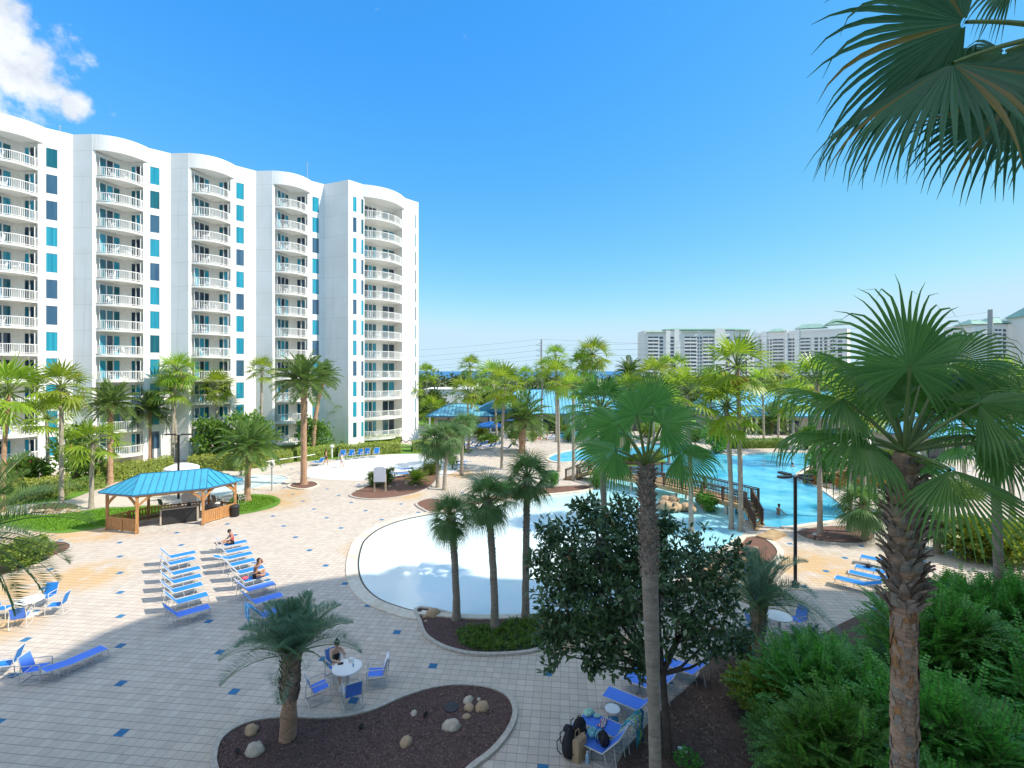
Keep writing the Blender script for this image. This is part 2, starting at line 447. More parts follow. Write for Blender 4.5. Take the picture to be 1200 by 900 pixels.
    M['sabal'] = leafmat('sabal_palm_leaf', (.095, .19, .075), (.165, .275, .11), .3, .45, .35, 1.4)
    M['date'] = leafmat('date_palm_leaf', (.085, .155, .035), (.15, .22, .06), .28, .4, .4, 1.6)
    M['pindo'] = leafmat('blue_green_pindo_leaf', (.125, .235, .18), (.22, .37, .28), .22, .4, .4, 1.3)
    M['magnolia'] = leafmat('dark_glossy_leaf', (.034, .082, .034), (.08, .15, .06), .16, .28, .55, 1.6, (.985, (.14, .07, .02)))
    M['fern'] = leafmat('bright_pinnate_leaf', (.045, .19, .03), (.14, .37, .07), .34, .4, .4, 1.6)
    M['yellowleaf'] = leafmat('yellow_green_shrub_leaf', (.16, .24, .03), (.26, .32, .06), .3, .45, .35, 1.3)
    M['hedgeleaf'] = leafmat('variegated_hedge_leaf', (.24, .32, .04), (.44, .48, .12), .34, .45, .35, 1.3)
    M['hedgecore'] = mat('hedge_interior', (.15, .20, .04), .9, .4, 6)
    M['shrub'] = leafmat('mid_green_shrub_leaf', (.085, .17, .026), (.15, .25, .045), .32, .45, .4, 1.5)
    M['wild'] = leafmat('coastal_scrub_leaf', (.045, .085, .024), (.09, .13, .038), .2, .55, .3, 1.3)
    M['grass'] = leafmat('ornamental_leaf', (.05, .11, .03), (.10, .16, .05), .3, .5, .35, 1.4)
    M['flower'] = mat('pink_flower', (.62, .10, .14), .6, .2)
    M['croton'] = leafmat('croton_leaf', (.30, .26, .03), (.42, .13, .03), .25, .45, .4, 1.2)
    M['fruit'] = mat('orange_palm_fruit', (.62, .36, .04), .6, .25, 8)
    # ---- people and things
    M['skin'] = mat('tanned_skin', (.42, .215, .13), .55, .06)
    M['skinpale'] = mat('fair_skin', (.58, .36, .26), .55, .06)
    M['hair'] = mat('dark_hair', (.012, .009, .008), .5, .3)
    M['clothred'] = mat('coral_cloth', (.66, .10, .13), .8, .1)
    M['clothblack'] = mat('black_cloth', (.015, .015, .02), .8, .2)
    M['clothwhite'] = mat('white_cloth', (.78, .78, .76), .8, .06)
    M['towelwhite'] = mat('white_towel', (.78, .80, .84), .95, .05, 20, .4, 80, .01)
    def stripes(name, cols, scale, axis=0, rough=.95):
        t = NT(name); v = t.coord(); sp = t.n('ShaderNodeSeparateXYZ'); t.l(v, sp.inputs[0])
        k = t.math('ADD', t.math('MULTIPLY', sp.outputs[axis], scale), t.math('MULTIPLY', t.noise(v, 5, 2), 1.2))
        f = t.math('FRACT', k); c = None
        cr = t.n('ShaderNodeValToRGB'); cr.color_ramp.interpolation = 'CONSTANT'
        while len(cr.color_ramp.elements) < len(cols): cr.color_ramp.elements.new(.5)
        for i, (e, cc) in enumerate(zip(cr.color_ramp.elements, cols)): e.position = i / len(cols); e.color = (*cc, 1)
        t.l(f, cr.inputs[0])
        return t.finish(cr.outputs[0], rough)
    M['towelstripe'] = stripes('striped_beach_towel', [(.7, .76, .78), (.05, .22, .52), (.62, .72, .12), (.10, .42, .62), (.78, .8, .8), (.03, .10, .35)], 4.2, 1)
    M['towelteal'] = stripes('teal_yellow_towel', [(.03, .26, .34), (.05, .36, .40), (.42, .55, .14), (.04, .18, .36)], 3.4, 0)
    M['towelblue'] = stripes('blue_patterned_towel', [(.03, .30, .66), (.45, .68, .82), (.03, .22, .55), (.08, .42, .75)], 7, 0)
    M['towelred'] = stripes('red_white_navy_towel', [(.55, .04, .07), (.78, .78, .78), (.04, .05, .22), (.8, .8, .8)], 8, 0)
    M['mint'] = mat('mint_green_cloth', (.36, .66, .55), .9, .25, 14)
    M['aqua'] = mat('aqua_tie_dye_cloth', (.20, .50, .60), .9, .45, 12)
    M['tan'] = mat('tan_canvas', (.42, .29, .18), .85, .15)
    M['bottle'] = mat('clear_blue_plastic', (.30, .48, .66), .12, .1)
    M['umbrella'] = mat('white_canvas', (.80, .80, .79), .8, .04)
    M['umbrellablue'] = mat('blue_canvas', (.02, .16, .50), .8, .08)
    M['greenbox'] = mat('green_painted_steel', (.05, .28, .04), .5, .1)
    M['signgrey'] = mat('pale_sign_face', (.60, .63, .70), .5, .06, 2)
    M['palepost'] = mat('pale_timber_post', (.46, .37, .25), .8, .2)
make_materials()
M['tanleaf'] = leafmat('dry_fallen_leaf', (.34, .27, .18), (.22, .14, .08), .1, .7, .2, 1.2)
M['turf'] = leafmat('turf_blade', (.12, .26, .02), (.20, .36, .035), .3, .5, .3, 1.3)
M['mulchchip'] = leafmat('mulch_chip', (.05, .028, .027), (.20, .13, .115), .0, .85, .2, 1.0)
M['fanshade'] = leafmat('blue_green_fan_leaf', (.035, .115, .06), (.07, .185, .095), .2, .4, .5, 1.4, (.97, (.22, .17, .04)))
# ------------------------------------------------------------------- camera, sky and sun
cam = bpy.data.objects.new('camera', bpy.data.cameras.new('camera')); COL.objects.link(cam)
cam.location = (0, 0, HCAM); cam.rotation_euler = (R(90), 0, 0)
cam.data.sensor_width = 36; cam.data.lens = FPX / 1200 * 36; cam.data.shift_y = -15 / 1200
cam.data.clip_start = .1; cam.data.clip_end = 60000
scene.camera = cam
SH = Vector((-1.0, .20))                       # ground shadow of a 1 m post
SUNDIR = Vector((-SH.x, -SH.y, 1)).normalized()
elev = math.asin(SUNDIR.z); azim = math.atan2(SUNDIR.x, SUNDIR.y)
sun = bpy.data.objects.new('sun', bpy.data.lights.new('sun', 'SUN')); COL.objects.link(sun)
sun.data.energy = 3.15; sun.data.angle = R(.53); sun.data.color = (1, .91, .77)
sun.rotation_euler = (-SUNDIR).to_track_quat('-Z', 'Y').to_euler()
sun.location = (30, -5, 60)
w = bpy.data.worlds.new('World'); scene.world = w; w.use_nodes = True
nt = w.node_tree; nt.nodes.clear()
def wn(t, **k):
    n = nt.nodes.new(t)
    for a, b in k.items(): setattr(n, a, b)
    return n
def wl(a, b): nt.links.new(a, b)
sky = wn('ShaderNodeTexSky', sky_type='NISHITA', sun_disc=False)
sky.sun_elevation = elev; sky.sun_rotation = azim; sky.altitude = 0; sky.air_density = 1.0; sky.dust_density = .0; sky.ozone_density = 3.0
sepc = wn('ShaderNodeSeparateColor'); wl(sky.outputs[0], sepc.inputs[0]); comb = wn('ShaderNodeCombineColor')
for ch, (gain, pw, cap, soft) in enumerate(((.26, 1.50, 2.02, .8), (.915, .70, 2.80, .3), (1.12, 1.0, 3.32, .4))):      # clear gulf-coast sky that pales, not glares, at the horizon
    g0 = wn('ShaderNodeMath', operation='POWER'); wl(sepc.outputs[ch], g0.inputs[0]); g0.inputs[1].default_value = pw
    g1 = wn('ShaderNodeMath', operation='MULTIPLY'); wl(g0.outputs[0], g1.inputs[0]); g1.inputs[1].default_value = gain
    g2 = wn('ShaderNodeMath', operation='SMOOTH_MIN'); wl(g1.outputs[0], g2.inputs[0]); g2.inputs[1].default_value = cap; g2.inputs[2].default_value = soft
    wl(g2.outputs[0], comb.inputs[ch])
# cumulus in one part of the sky, from noise on the view direction of the sky dome
tc = wn('ShaderNodeTexCoord')
def wmath(op, a, b=None, c=None):
    n = wn('ShaderNodeMath', operation=op)
    for i, x in enumerate((a, b, c)):
        if x is None: continue
        if hasattr(x, 'is_output'): wl(x, n.inputs[i])
        else: n.inputs[i].default_value = x
    return n.outputs[0]
def wnoise(scale, det, off=(0, 0, 0)):
    mp = wn('ShaderNodeMapping'); mp.inputs['Location'].default_value = off; wl(tc.outputs['Generated'], mp.inputs[0])
    n = wn('ShaderNodeTexNoise'); n.inputs['Scale'].default_value = scale; n.inputs['Detail'].default_value = det; n.inputs['Roughness'].default_value = .6
    wl(mp.outputs[0], n.inputs['Vector']); return n.outputs['Fac']
def blob(px, py, rad):
    d = Vector(((px - 600) / FPX, 1, (HORY - py) / FPX)).normalized()
    ds = wn('ShaderNodeVectorMath', operation='DISTANCE'); wl(tc.outputs['Generated'], ds.inputs[0]); ds.inputs[1].default_value = d
    return wmath('SUBTRACT', 1.0, wmath('DIVIDE', ds.outputs['Value'], rad))
def wmaprange(x, a, b):
    n = wn('ShaderNodeMapRange', interpolation_type='SMOOTHSTEP'); n.inputs[1].default_value = a; n.inputs[2].default_value = b; wl(x, n.inputs[0]); return n.outputs[0]
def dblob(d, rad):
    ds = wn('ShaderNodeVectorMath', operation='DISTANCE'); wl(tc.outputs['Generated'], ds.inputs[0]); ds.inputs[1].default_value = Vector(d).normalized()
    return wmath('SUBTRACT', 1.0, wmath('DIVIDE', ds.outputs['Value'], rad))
over = wmath('MAXIMUM', dblob((-.1, .1, 1), .66), dblob((-1, -.55, .8), .6))      # unseen clouds added overhead and behind to lift the light in shade
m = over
for px, py, r in ((-50, 50, .112), (0, 62, .070), (24, 90, .060), (50, 105, .042), (-60, 130, .11), (-14, 18, .06), (84, 122, .026)):
    b = blob(px, py, r); m = b if m is None else wmath('MAXIMUM', m, b)
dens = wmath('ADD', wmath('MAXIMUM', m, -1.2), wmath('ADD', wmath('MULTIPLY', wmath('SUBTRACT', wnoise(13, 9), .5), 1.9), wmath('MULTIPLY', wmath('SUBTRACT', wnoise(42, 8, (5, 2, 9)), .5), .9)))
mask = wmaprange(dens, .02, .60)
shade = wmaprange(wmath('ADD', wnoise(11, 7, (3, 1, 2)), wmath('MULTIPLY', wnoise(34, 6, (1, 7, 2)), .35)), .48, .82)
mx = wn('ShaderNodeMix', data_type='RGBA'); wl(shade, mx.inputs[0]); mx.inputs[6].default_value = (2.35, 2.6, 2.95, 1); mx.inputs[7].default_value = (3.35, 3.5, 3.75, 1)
mc = wn('ShaderNodeMix', data_type='RGBA'); wl(mask, mc.inputs[0]); wl(comb.outputs[0], mc.inputs[6]); glow = wn('ShaderNodeVectorMath', operation='SCALE'); wl(mx.outputs[2], glow.inputs[0]); wl(wmath('MULTIPLY_ADD', wmaprange(over, -.1, .25), .5, 1.0), glow.inputs['Scale']); wl(glow.outputs[0], mc.inputs[7])      # the added overhead clouds get extra brightness as fill light
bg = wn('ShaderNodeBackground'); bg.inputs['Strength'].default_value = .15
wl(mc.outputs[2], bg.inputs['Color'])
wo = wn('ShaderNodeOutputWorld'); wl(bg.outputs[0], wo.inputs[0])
scene.view_settings.view_transform = 'Standard'; scene.view_settings.look = 'None'
scene.view_settings.exposure = EXPOSURE if 'EXPOSURE' in globals() else 1.0
scene.view_settings.gamma = 1
scene.render.engine = 'CYCLES'

# ------------------------------------------------------------------- ground, lawns, pools, beds
def sheet(name, poly, z, m, kind='structure'):
    mb = MB(); a = sum(poly[i][0] * poly[(i + 1) % len(poly)][1] - poly[(i + 1) % len(poly)][0] * poly[i][1] for i in range(len(poly)))
    if a < 0: poly = list(reversed(poly))
    mb.face([(p[0], p[1], z) for p in poly]); o = mb.build(name, M[m]); o['kind'] = kind; return o
def strip(mb, pts, w, z0, z1, m=0):
    """a raised band w wide along an open or closed plan line"""
    n = len(pts)
    L, Rr = [], []
    for i in range(n):
        t = Vector(pts[min(i + 1, n - 1)]) - Vector(pts[max(i - 1, 0)]); t.z = 0; t.normalize()
        nn = Vector((-t.y, t.x, 0)) * w / 2
        L.append(Vector(pts[i]) + nn); Rr.append(Vector(pts[i]) - nn)
    b = len(mb.v)
    for i in range(n):
        for p, z in ((L[i], z0), (L[i], z1), (Rr[i], z1), (Rr[i], z0)): mb.v.append((p.x, p.y, z))
    for i in range(n - 1):
        for k in range(3):
            a, c = b + i * 4 + k, b + (i + 1) * 4 + k
            mb.f.append((a, a + 1, c + 1, c)); mb.m.append(m)
    for e in (b, b + (n - 1) * 4): mb.f.append((e, e + 1, e + 2, e + 3)); mb.m.append(m)
def gpoly(px, n=5, closed=True): return spline([G(x, y) for x, y in px], n, closed)

sheet('ground', [(-2500, -400), (2500, -400), (2500, 640), (-2500, 640)], -.05, 'soil')
sheet('sea', [(-40000, 641), (40000, 641), (40000, 42000), (-40000, 42000)], -.04, 'sea')
sheet('patio', [(-62, -4), (75, -4), (75, 98), (-62, 98)], 0, 'pavers')
sheet('road', [(-400, 112), (400, 112), (400, 121), (-400, 121)], .01, 'asphalt')
def lawn(name, px, z=.012, m='lawn', n=5): return sheet(name, gpoly(px, n), z, m)
# pools
WAD = gpoly([(424, 640), (420, 660), (424, 682), (440, 700), (465, 711), (495, 718), (560, 723), (640, 721), (690, 717), (740, 700), (790, 682), (825, 664), (852, 645), (868, 630), (872, 615), (862, 598), (835, 585), (800, 575), (765, 566), (738, 563), (712, 563), (700, 571), (690, 576), (660, 580), (620, 584), (575, 592), (535, 600), (500, 604), (468, 611), (445, 620), (430, 631)], 4)
sheet('wading_pool_water', WAD, .008, 'wading')
DEEP = gpoly([(705, 550), (690, 541), (655, 542), (643, 537), (660, 530), (700, 525), (740, 525), (765, 521), (800, 521), (835, 529), (860, 534), (905, 531), (950, 532), (954, 541), (938, 553), (938, 560), (955, 570), (970, 580), (985, 592), (990, 602), (984, 609), (950, 614), (915, 618), (880, 612), (850, 594), (815, 580), (780, 568), (745, 560), (720, 555)], 4)
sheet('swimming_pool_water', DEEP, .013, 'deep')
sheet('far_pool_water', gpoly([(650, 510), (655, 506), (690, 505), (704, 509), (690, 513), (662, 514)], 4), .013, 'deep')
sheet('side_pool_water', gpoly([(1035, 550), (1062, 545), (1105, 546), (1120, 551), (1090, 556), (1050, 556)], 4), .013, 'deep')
TUB = gpoly([(236, 577), (252, 567), (280, 560), (305, 557), (328, 557.5), (337, 562), (322, 568.5), (296, 573), (268, 580), (246, 584)], 5)
sheet('kiddie_pool_water', TUB, .012, 'tub')
mb = MB(); ring(mb, TUB, offset(TUB, .35), 0, .07); o = mb.build('pool_coping', M['coping']); o['kind'] = 'structure'
mb = MB()
i0 = min(range(len(WAD)), key=lambda i: (WAD[i] - G(575, 592)).length); i1 = min(range(len(WAD)), key=lambda i: (WAD[i] - G(493, 718)).length)
arc = WAD[i0:] + WAD[:i1 + 1]
strip(mb, [p + Vector((0, 0, 0)) for p in arc], .09, 0, .04, 1)
oa = offset(WAD, .36); arc2 = oa[i0:] + oa[:i1 + 1]
strip(mb, arc2, .62, 0, .055, 0)
i2 = min(range(len(WAD)), key=lambda i: (WAD[i] - G(712, 563)).length)
ob = offset(WAD, .17); strip(mb, ob[i2:i0 + 1], .34, 0, .16, 0)
ib = min(range(len(WAD)), key=lambda i: (WAD[i] - G(868, 630)).length); strip(mb, ob[i1:ib + 1], .34, 0, .12, 0)
o = mb.build('wading_pool_coping', [M['coping'], M['charcoal']]); o['kind'] = 'structure'
mb = MB(); od = offset(DEEP, .22)
j0 = min(range(len(DEEP)), key=lambda i: (DEEP[i] - G(690, 541)).length); j1 = min(range(len(DEEP)), key=lambda i: (DEEP[i] - G(915, 618)).length)
strip(mb, od[j0:j1 + 1], .45, 0, .10); o = mb.build('swimming_pool_coping', M['coping']); o['kind'] = 'structure'
# splash pad with pale floor
sheet('splash_pad', gpoly([(352, 554), (372, 546), (410, 537), (470, 532), (522, 536), (541, 545), (525, 556), (480, 562), (420, 563), (372, 561)], 5), .008, 'splash')
# lawns
lawn('lawn', [(-60, 605), (0, 604), (28, 602), (60, 601), (95, 599), (120, 595), (150, 594), (186, 592), (215, 597), (200, 606), (160, 612), (127, 617), (100, 622), (66, 625), (30, 621), (0, 616), (-60, 618)])
lawn('lawn_island', [(268, 588), (276, 581), (298, 579), (320, 581), (329, 587), (322, 594), (300, 600), (276, 604), (256, 606), (262, 596)])
lawn('lawn_verge', [(-60, 596), (0, 593), (40, 590), (78, 586), (104, 577), (135, 565), (113, 566), (70, 578), (0, 585), (-60, 590)], .014)
lawn('hedge_lawn', [(340, 542), (400, 537.5), (440, 533), (490, 531.5), (545, 531), (550, 526), (500, 522), (420, 520), (300, 530), (200, 545), (60, 560), (-60, 575), (-60, 586), (100, 568), (200, 556), (280, 550)], .010)
lawn('island_lawn', [(716, 541), (735, 536), (762, 536), (780, 540), (772, 545), (745, 546.5), (722, 545)], .022)
sheet('clubhouse_lawn', [(-60, 88), (-19, 84), (-19, 98), (75, 98), (75, 111), (-60, 111)], .012, 'lawn')
# planting beds with a low paver kerb: name, outline, surface, kerb height
def bed(px, m, kerbw=.16, kz=.09, pts=None, n=5, km='kerb'):
    pl = pts or gpoly(px, n)
    sheet('planting_bed', pl, .05, m)
    if kerbw:
        mb = MB(); ring(mb, offset(pl, -.02), offset(pl, kerbw), 0, kz); o = mb.build('bed_kerb', M[km]); o['kind'] = 'structure'
    return pl
KIDNEY = bed([(256, 905), (254, 885), (262, 866), (288, 850), (330, 843), (385, 844), (432, 836), (480, 816), (520, 806), (560, 806), (590, 815), (601, 832), (596, 854), (576, 880), (545, 905), (520, 940), (400, 990), (280, 960)], 'mulch', .15, .10)
PALMBED = bed([(493, 714), (494, 730), (502, 747), (528, 761), (565, 767), (620, 764), (665, 750), (705, 745), (760, 722), (800, 700), (845, 668), (852, 652), (826, 668), (790, 686), (740, 704), (690, 722), (640, 725), (560, 727)], 'mulch', .14, .10)
lawn('ground_cover', [(536, 745), (545, 735), (580, 738), (600, 728), (640, 726), (690, 724), (730, 712), (740, 722), (700, 744), (664, 749), (620, 762), (566, 764), (542, 757)], .06, 'cover')
STRAW = bed(None, 'straw', .0, pts=spline([G(700, 960), G(722, 902), G(738, 874), G(777, 832), G(816, 797), G(826, 772), G(866, 770), G(905, 776), G(950, 752), G(1000, 725), G(1060, 706), G(1130, 690), G(1260, 668), G(1420, 700), G(1500, 860), G(1300, 1080), G(760, 1200)], 4))
ROCKBED = bed([(830, 662), (858, 641), (874, 631), (892, 631), (904, 638), (911, 647), (908, 656), (896, 667), (880, 677), (850, 690), (822, 700), (815, 685)], 'mulchred', .34, .10, km='coping')
bed([(934, 624), (942, 631), (962, 636), (1000, 638), (1020, 635), (1025, 628), (1012, 620), (985, 617.5), (955, 619)], 'mulchred')
bed([(411, 580), (428, 585), (458, 584), (488, 578), (507, 568), (512, 556), (505, 547), (485, 552), (458, 562), (432, 570)], 'mulchred')
bed([(489, 590), (496, 597), (514, 602), (560, 594), (610, 583), (665, 578.5), (698, 573), (694, 569.5), (660, 570.5), (620, 574), (575, 583), (530, 589), (505, 585)], 'mulchred')
bed([(-40, 690), (0, 677), (32, 666), (60, 654), (80, 645), (80, 638), (62, 636), (0, 640), (-40, 645)], 'mulchred')
bed([(33, 601), (50, 603.5), (75, 601.5), (91, 597), (88, 592), (62, 590), (36, 595)], 'mulchred')
bed([(340, 571), (357, 573.5), (372, 569), (365, 565), (345, 567)], 'mulchred', .2, .10, km='coping')
bed([(935, 556), (942, 562), (960, 567), (1000, 571), (1040, 575), (1060, 566), (1050, 553), (1000, 547), (960, 545)], 'mulchred', .2, .1)
# stepping path light grey at the left, beside the lawn
sheet('path', gpoly([(-60, 600), (0, 597), (40, 592), (104, 584), (130, 572), (150, 563), (240, 552), (340, 545), (345, 548), (250, 566), (200, 585), (150, 592), (95, 596), (30, 600), (0, 603), (-60, 606)], 4), .005, 'path')

# ------------------------------------------------------------------- the hotel tower at the left
FL0, FH, NF = 1.15, 2.93, 12
ROOF = FL0 + FH * NF + 1.75
def arc2d(x0, x1, sag, n=12):
    return [Vector((x0 + (x1 - x0) * i / n, -sag * (1 - (2 * i / n - 1) ** 2))) for i in range(n + 1)]
def railing_mesh(x0, x1, sag, pick=.13):
    mb = MB(); pts = arc2d(x0 + .02, x1 - .02, sag - .04, 14)
    for i in range(len(pts) - 1):
        a, b = pts[i], pts[i + 1]
        for z, hh in ((1.05, .075), (.12, .06)):
            mb.beam((a.x, a.y, z), (b.x, b.y, z), .06, hh)
    tot = 0
    fine = arc2d(x0 + .02, x1 - .02, sag - .04, 80); acc = 0; cnt = 0
    for i in range(len(fine) - 1):
        acc += (fine[i + 1] - fine[i]).length
        if acc >= pick:
            acc = 0; cnt += 1; p = fine[i + 1]
            w = .075 if cnt % 8 == 4 else .036
            mb.box((p.x, p.y, .585), (w, w, .87))
    return mb.mesh('railing', M['rail'])
def panes_mesh(name, runs, h0, h1, gl, part=''):
    """runs: list of (p, q, n panes, outward side); frames proud of the wall, glass proud of the frame back"""
    mb = MB(); mats = [M['frame']] + gl
    for p, q, n, out in runs:
        p, q = Vector(p), Vector(q); d = (q - p); L = d.length; d.normalize(); nn = Vector((-d.y, d.x)) * out
        ang = math.atan2(d.y, d.x)
        for k in range(n):
            a = p + d * (L * k / n); b = p + d * (L * (k + 1) / n); c = (a + b) / 2; w = L / n
            if part != 'frame': mb.box((c.x + nn.x * .03, c.y + nn.y * .03, (h0 + h1) / 2), (w - .12, .05, h1 - h0 - .1), ang, 1 + (k * 7 + len(gl)) % len(gl) if len(gl) > 1 else 1)
            if part == 'glass': continue
            for e in (a + d * .03, b - d * .03):
                mb.box((e.x + nn.x * .05, e.y + nn.y * .05, (h0 + h1) / 2), (.055, .09, h1 - h0), ang, 0)
            for z in (h0 + .025, h1 - .025):
                mb.box((c.x + nn.x * .05, c.y + nn.y * .05, z), (w - .12, .088, .05), ang, 0)
    return mb.mesh(name, mats)
class BayKit:
    def __init__(s, p0, p1, sag, V3, wins, total):
        s.p0, s.p1, s.sag, s.wins, s.total = p0, p1, sag, wins, total
        s.back = V3
        sl = MB(); poly = arc2d(p0, p1, sag, 14) + list(reversed([Vector(v) for v in V3]))
        sl.prism([Vector((p.x, p.y)) for p in poly], -.22, 0)
        s.slab = sl.mesh('balcony', M['soffit'])
        s.rail = railing_mesh(p0, p1, sag)
        G3 = [['glass_deep'], ['glass_dark'], ['glass_teal', 'glass_dark'], ['glass_deep', 'glass_dark', 'glass_teal'], ['glass_deep', 'glass_teal']]
        s.doors_l, s.doors_r = [], []
        for g in G3:
            gl = [M[x] for x in g]
            if len(V3) == 1:
                q = Vector(V3[0]); a = Vector((p0, 0)); b = Vector((p1, 0))
                L = (q - a)
                s.doors_l.append(panes_mesh('sliding_door', [(a + L * .1, a + L * .80, 3, -1)], .02, 2.35, gl))
                L = (b - q)
                s.doors_r.append(panes_mesh('balcony_door', [(q + L * .36, q + L * .88, 2, -1)], .02, 2.35, gl))
            else:
                a, b = Vector(V3[0]), Vector(V3[1]); L = b - a
                s.doors_l.append(panes_mesh('sliding_door', [(a + L * .04, a + L * .46, 4, -1)], .02, 2.35, gl))
                s.doors_r.append(panes_mesh('balcony_door', [(a + L * .62, a + L * .95, 2, -1)], .02, 2.35, gl))
        s.win = {}
        for (w0, w1) in wins:
            s.win[(w0, w1)] = [panes_mesh('window', [((w0, .10), (w1, .10), 1, -1)], .35, 2.55, [M[g]], 'glass') for g in ('glass_teal', 'glass_teal', 'glass_blue', 'glass_teal', 'glass_blue', 'glass_deep')]
            s.winframe = getattr(s, 'winframe', {}); s.winframe[(w0, w1)] = panes_mesh('frame', [((w0, .10), (w1, .10), 1, -1)], .35, 2.55, [M['frame']], 'frame')
kit = BayKit(.30, 4.66, .95, [(3.06, 1.82)], [(5.27, 6.30)], 7.37)
kit5 = BayKit(2.55, 9.2, 1.25, [(2.55, 1.7), (9.2, 1.7)], [(.65, 1.33), (1.98, 2.45), (11.56, 11.86)], 12.33)
A = [Vector((-73.6, 40.4)), Vector((-65.8, 45.5)), Vector((-58.0, 50.55)), Vector((-50.2, 55.6)), Vector((-42.4, 60.4)), Vector((-34.6, 65.7)), Vector((-27.2, 70.4))]
tower = thing('hotel_tower', (-40, 62, 0), 'tall white hotel tower at the left with stacked curved balconies and a wavy parapet', 'hotel')
wall = MB(); trim = MB(); front = []; SEATS = []; stack = [0]
TO = tower.location
def add_bay(B, E, kit):
    d = (E - B).normalized(); nin = Vector((-d.y, d.x)); ang = math.atan2(d.y, d.x)
    L = (E - B).length
    W = lambda x, y: Vector((B.x + d.x * x + nin.x * y, B.y + d.y * x + nin.y * y))
    p0, p1 = kit.p0, kit.p1
    # blank piers between the openings, full height
    holes = sorted([(p0, p1, 'b')] + [(a, b, 'w') for a, b in kit.wins])
    x = 0
    for a, b, k in holes + [(L, L, 'e')]:
        if a - x > .02: wall.wallbox(W(x, 0), W(a, 0), 0, ROOF, .3)
        x = b
    for a, b in kit.wins:
        z = 0
        for f in range(NF):
            lo = FL0 + FH * f + .35; hi = FL0 + FH * f + 2.55
            wall.wallbox(W(a + .001, .002), W(b - .001, .002), z, lo, .27); z = hi
            me = rnd.choice(kit.win[(a, b)])
            o = inst('window', me, tower, (B.x - TO.x, B.y - TO.y, FL0 + FH * f), ang); inst('frame', kit.winframe[(a, b)], o)
        wall.wallbox(W(a + .001, .002), W(b - .001, .002), z, ROOF - .003, .27)
    # curved parapet over the balconies, and the recess walls behind them
    cur = [W(v.x, v.y) for v in arc2d(p0 - .28 if len(kit.back) == 1 else p0 - .3, p1 + .5, kit.sag + .06, 16)]
    q = [W(*v) for v in kit.back]
    wall.prism(cur + list(reversed(q)), FL0 + FH * NF - .02, ROOF + .004)
    pts = [W(p0, .3)] + q + [W(p1, .3)]
    for a, b in zip(pts[:-1], pts[1:]):
        trim.wallbox(a, b, 0, FL0 + FH * NF - .03, .12)
    for f in range(NF):
        o = inst('balcony', kit.slab, tower, (B.x - TO.x, B.y - TO.y, FL0 + FH * f), ang)
        inst('railing', kit.rail, o)
        inst('sliding_door', rnd.choice(kit.doors_l), o); inst('balcony_door', rnd.choice(kit.doors_r), o)
    front.extend([W(0, .15), W(L, .15)])
    for f in range(NF):
        k = rnd.choice((0, 1, 1, 2))
        for c in range(k):
            x = p0 + (p1 - p0) * (.34 + .3 * c + rnd.uniform(-.05, .05)); q_ = W(x, -.15 + rnd.uniform(-.15, .15)); SEATS.append((q_, FL0 + FH * f, ang + rnd.choice((0, PI)) + rnd.uniform(-.5, .5), f, stack[0], c if k > 1 else None))
    stack[0] += 1
for i in range(6):
    Ai, An = A[i], A[i + 1]; B = Ai + Vector((2.3, -.1))
    wall.wallbox(Ai, B, 0, ROOF, .3); front.append(Ai + Vector((0, .2)))
    if i >= 1: add_bay(B, An, kit)
    else: wall.wallbox(B, An, 0, ROOF, .3); front.extend([B, An])
B5 = Vector((-23.1, 68.7)); E5 = Vector((-15.0, 78.0))
wall.wallbox(A[6], B5, 0, ROOF, .3); front.append(A[6])
add_bay(B5, E5, kit5)
E6 = Vector((-24, 86)); wall.wallbox(E5, E6, 0, ROOF, .3)
back = [E6, Vector((-44, 78)), Vector((-66, 62)), Vector((-84, 50)), Vector((-74, 40.6))]
for a, b in zip(back[:-1], back[1:]): wall.wallbox(a, b, 0, ROOF, .3)
wall.prism(front + back, ROOF - 1.3, ROOF - 1.0)
wall.build('wall', M['stucco'], tower, world=True)
trim.build('recess_wall', M['soffit'], tower, world=True)
for px, py, D, h in ((61, 143, 58, 1.7), (357, 188, 72, 2.4), (411, 211, 71, 2.2)):
    p = P(px, py, D); mb = MB(); mb.tube([(p.x, p.y + 1, ROOF - 1.0), (p.x, p.y + 1, p.z)], .035, 6); mb.sphere((p.x, p.y + 1, p.z), .09, 8, 6)
    mb.build('lightning_rod', M['grey'], tower, world=True)

mb = MB(); mb.box((0, 0, .42), (.5, .5, .05)); mb.beam((-.24, 0, .44), (-.36, 0, .95), .5, .05)
for sx, sy in ((-.22, -.22), (.22, -.22), (.22, .22), (-.22, .22)): mb.box((sx, sy, .2), (.05, .05, .4))
for sy in (-.25, .25): mb.box((0, sy, .64), (.45, .05, .05))
seat_me = mb.mesh('balcony_chair', M['white'])
FLN = ['lowest', 'second', 'third', 'fourth', 'fifth', 'sixth', 'seventh', 'eighth', 'ninth', 'tenth', 'eleventh', 'topmost']; STN = ['leftmost', 'second', 'third', 'fourth', 'fifth', 'rightmost', 'last']
for q_, z, rz, f, st, c in SEATS:
    o = bpy.data.objects.new('balcony_chair', seat_me); COL.objects.link(o); o.location = (q_.x, q_.y, z); o.rotation_euler = (0, 0, rz)
    tag(o, '%swhite chair on the %s balcony of the %s tower stack' % ('' if c is None else ('left ' if c == 0 else 'right '), FLN[f], (['outermost left', 'leftmost', 'second', 'third', 'fourth', 'rightmost'] if stack[0] == 6 else ['leftmost', 'second', 'third', 'fourth', 'rightmost'])[st] ), 'chair', 'chairs on the tower balconies')

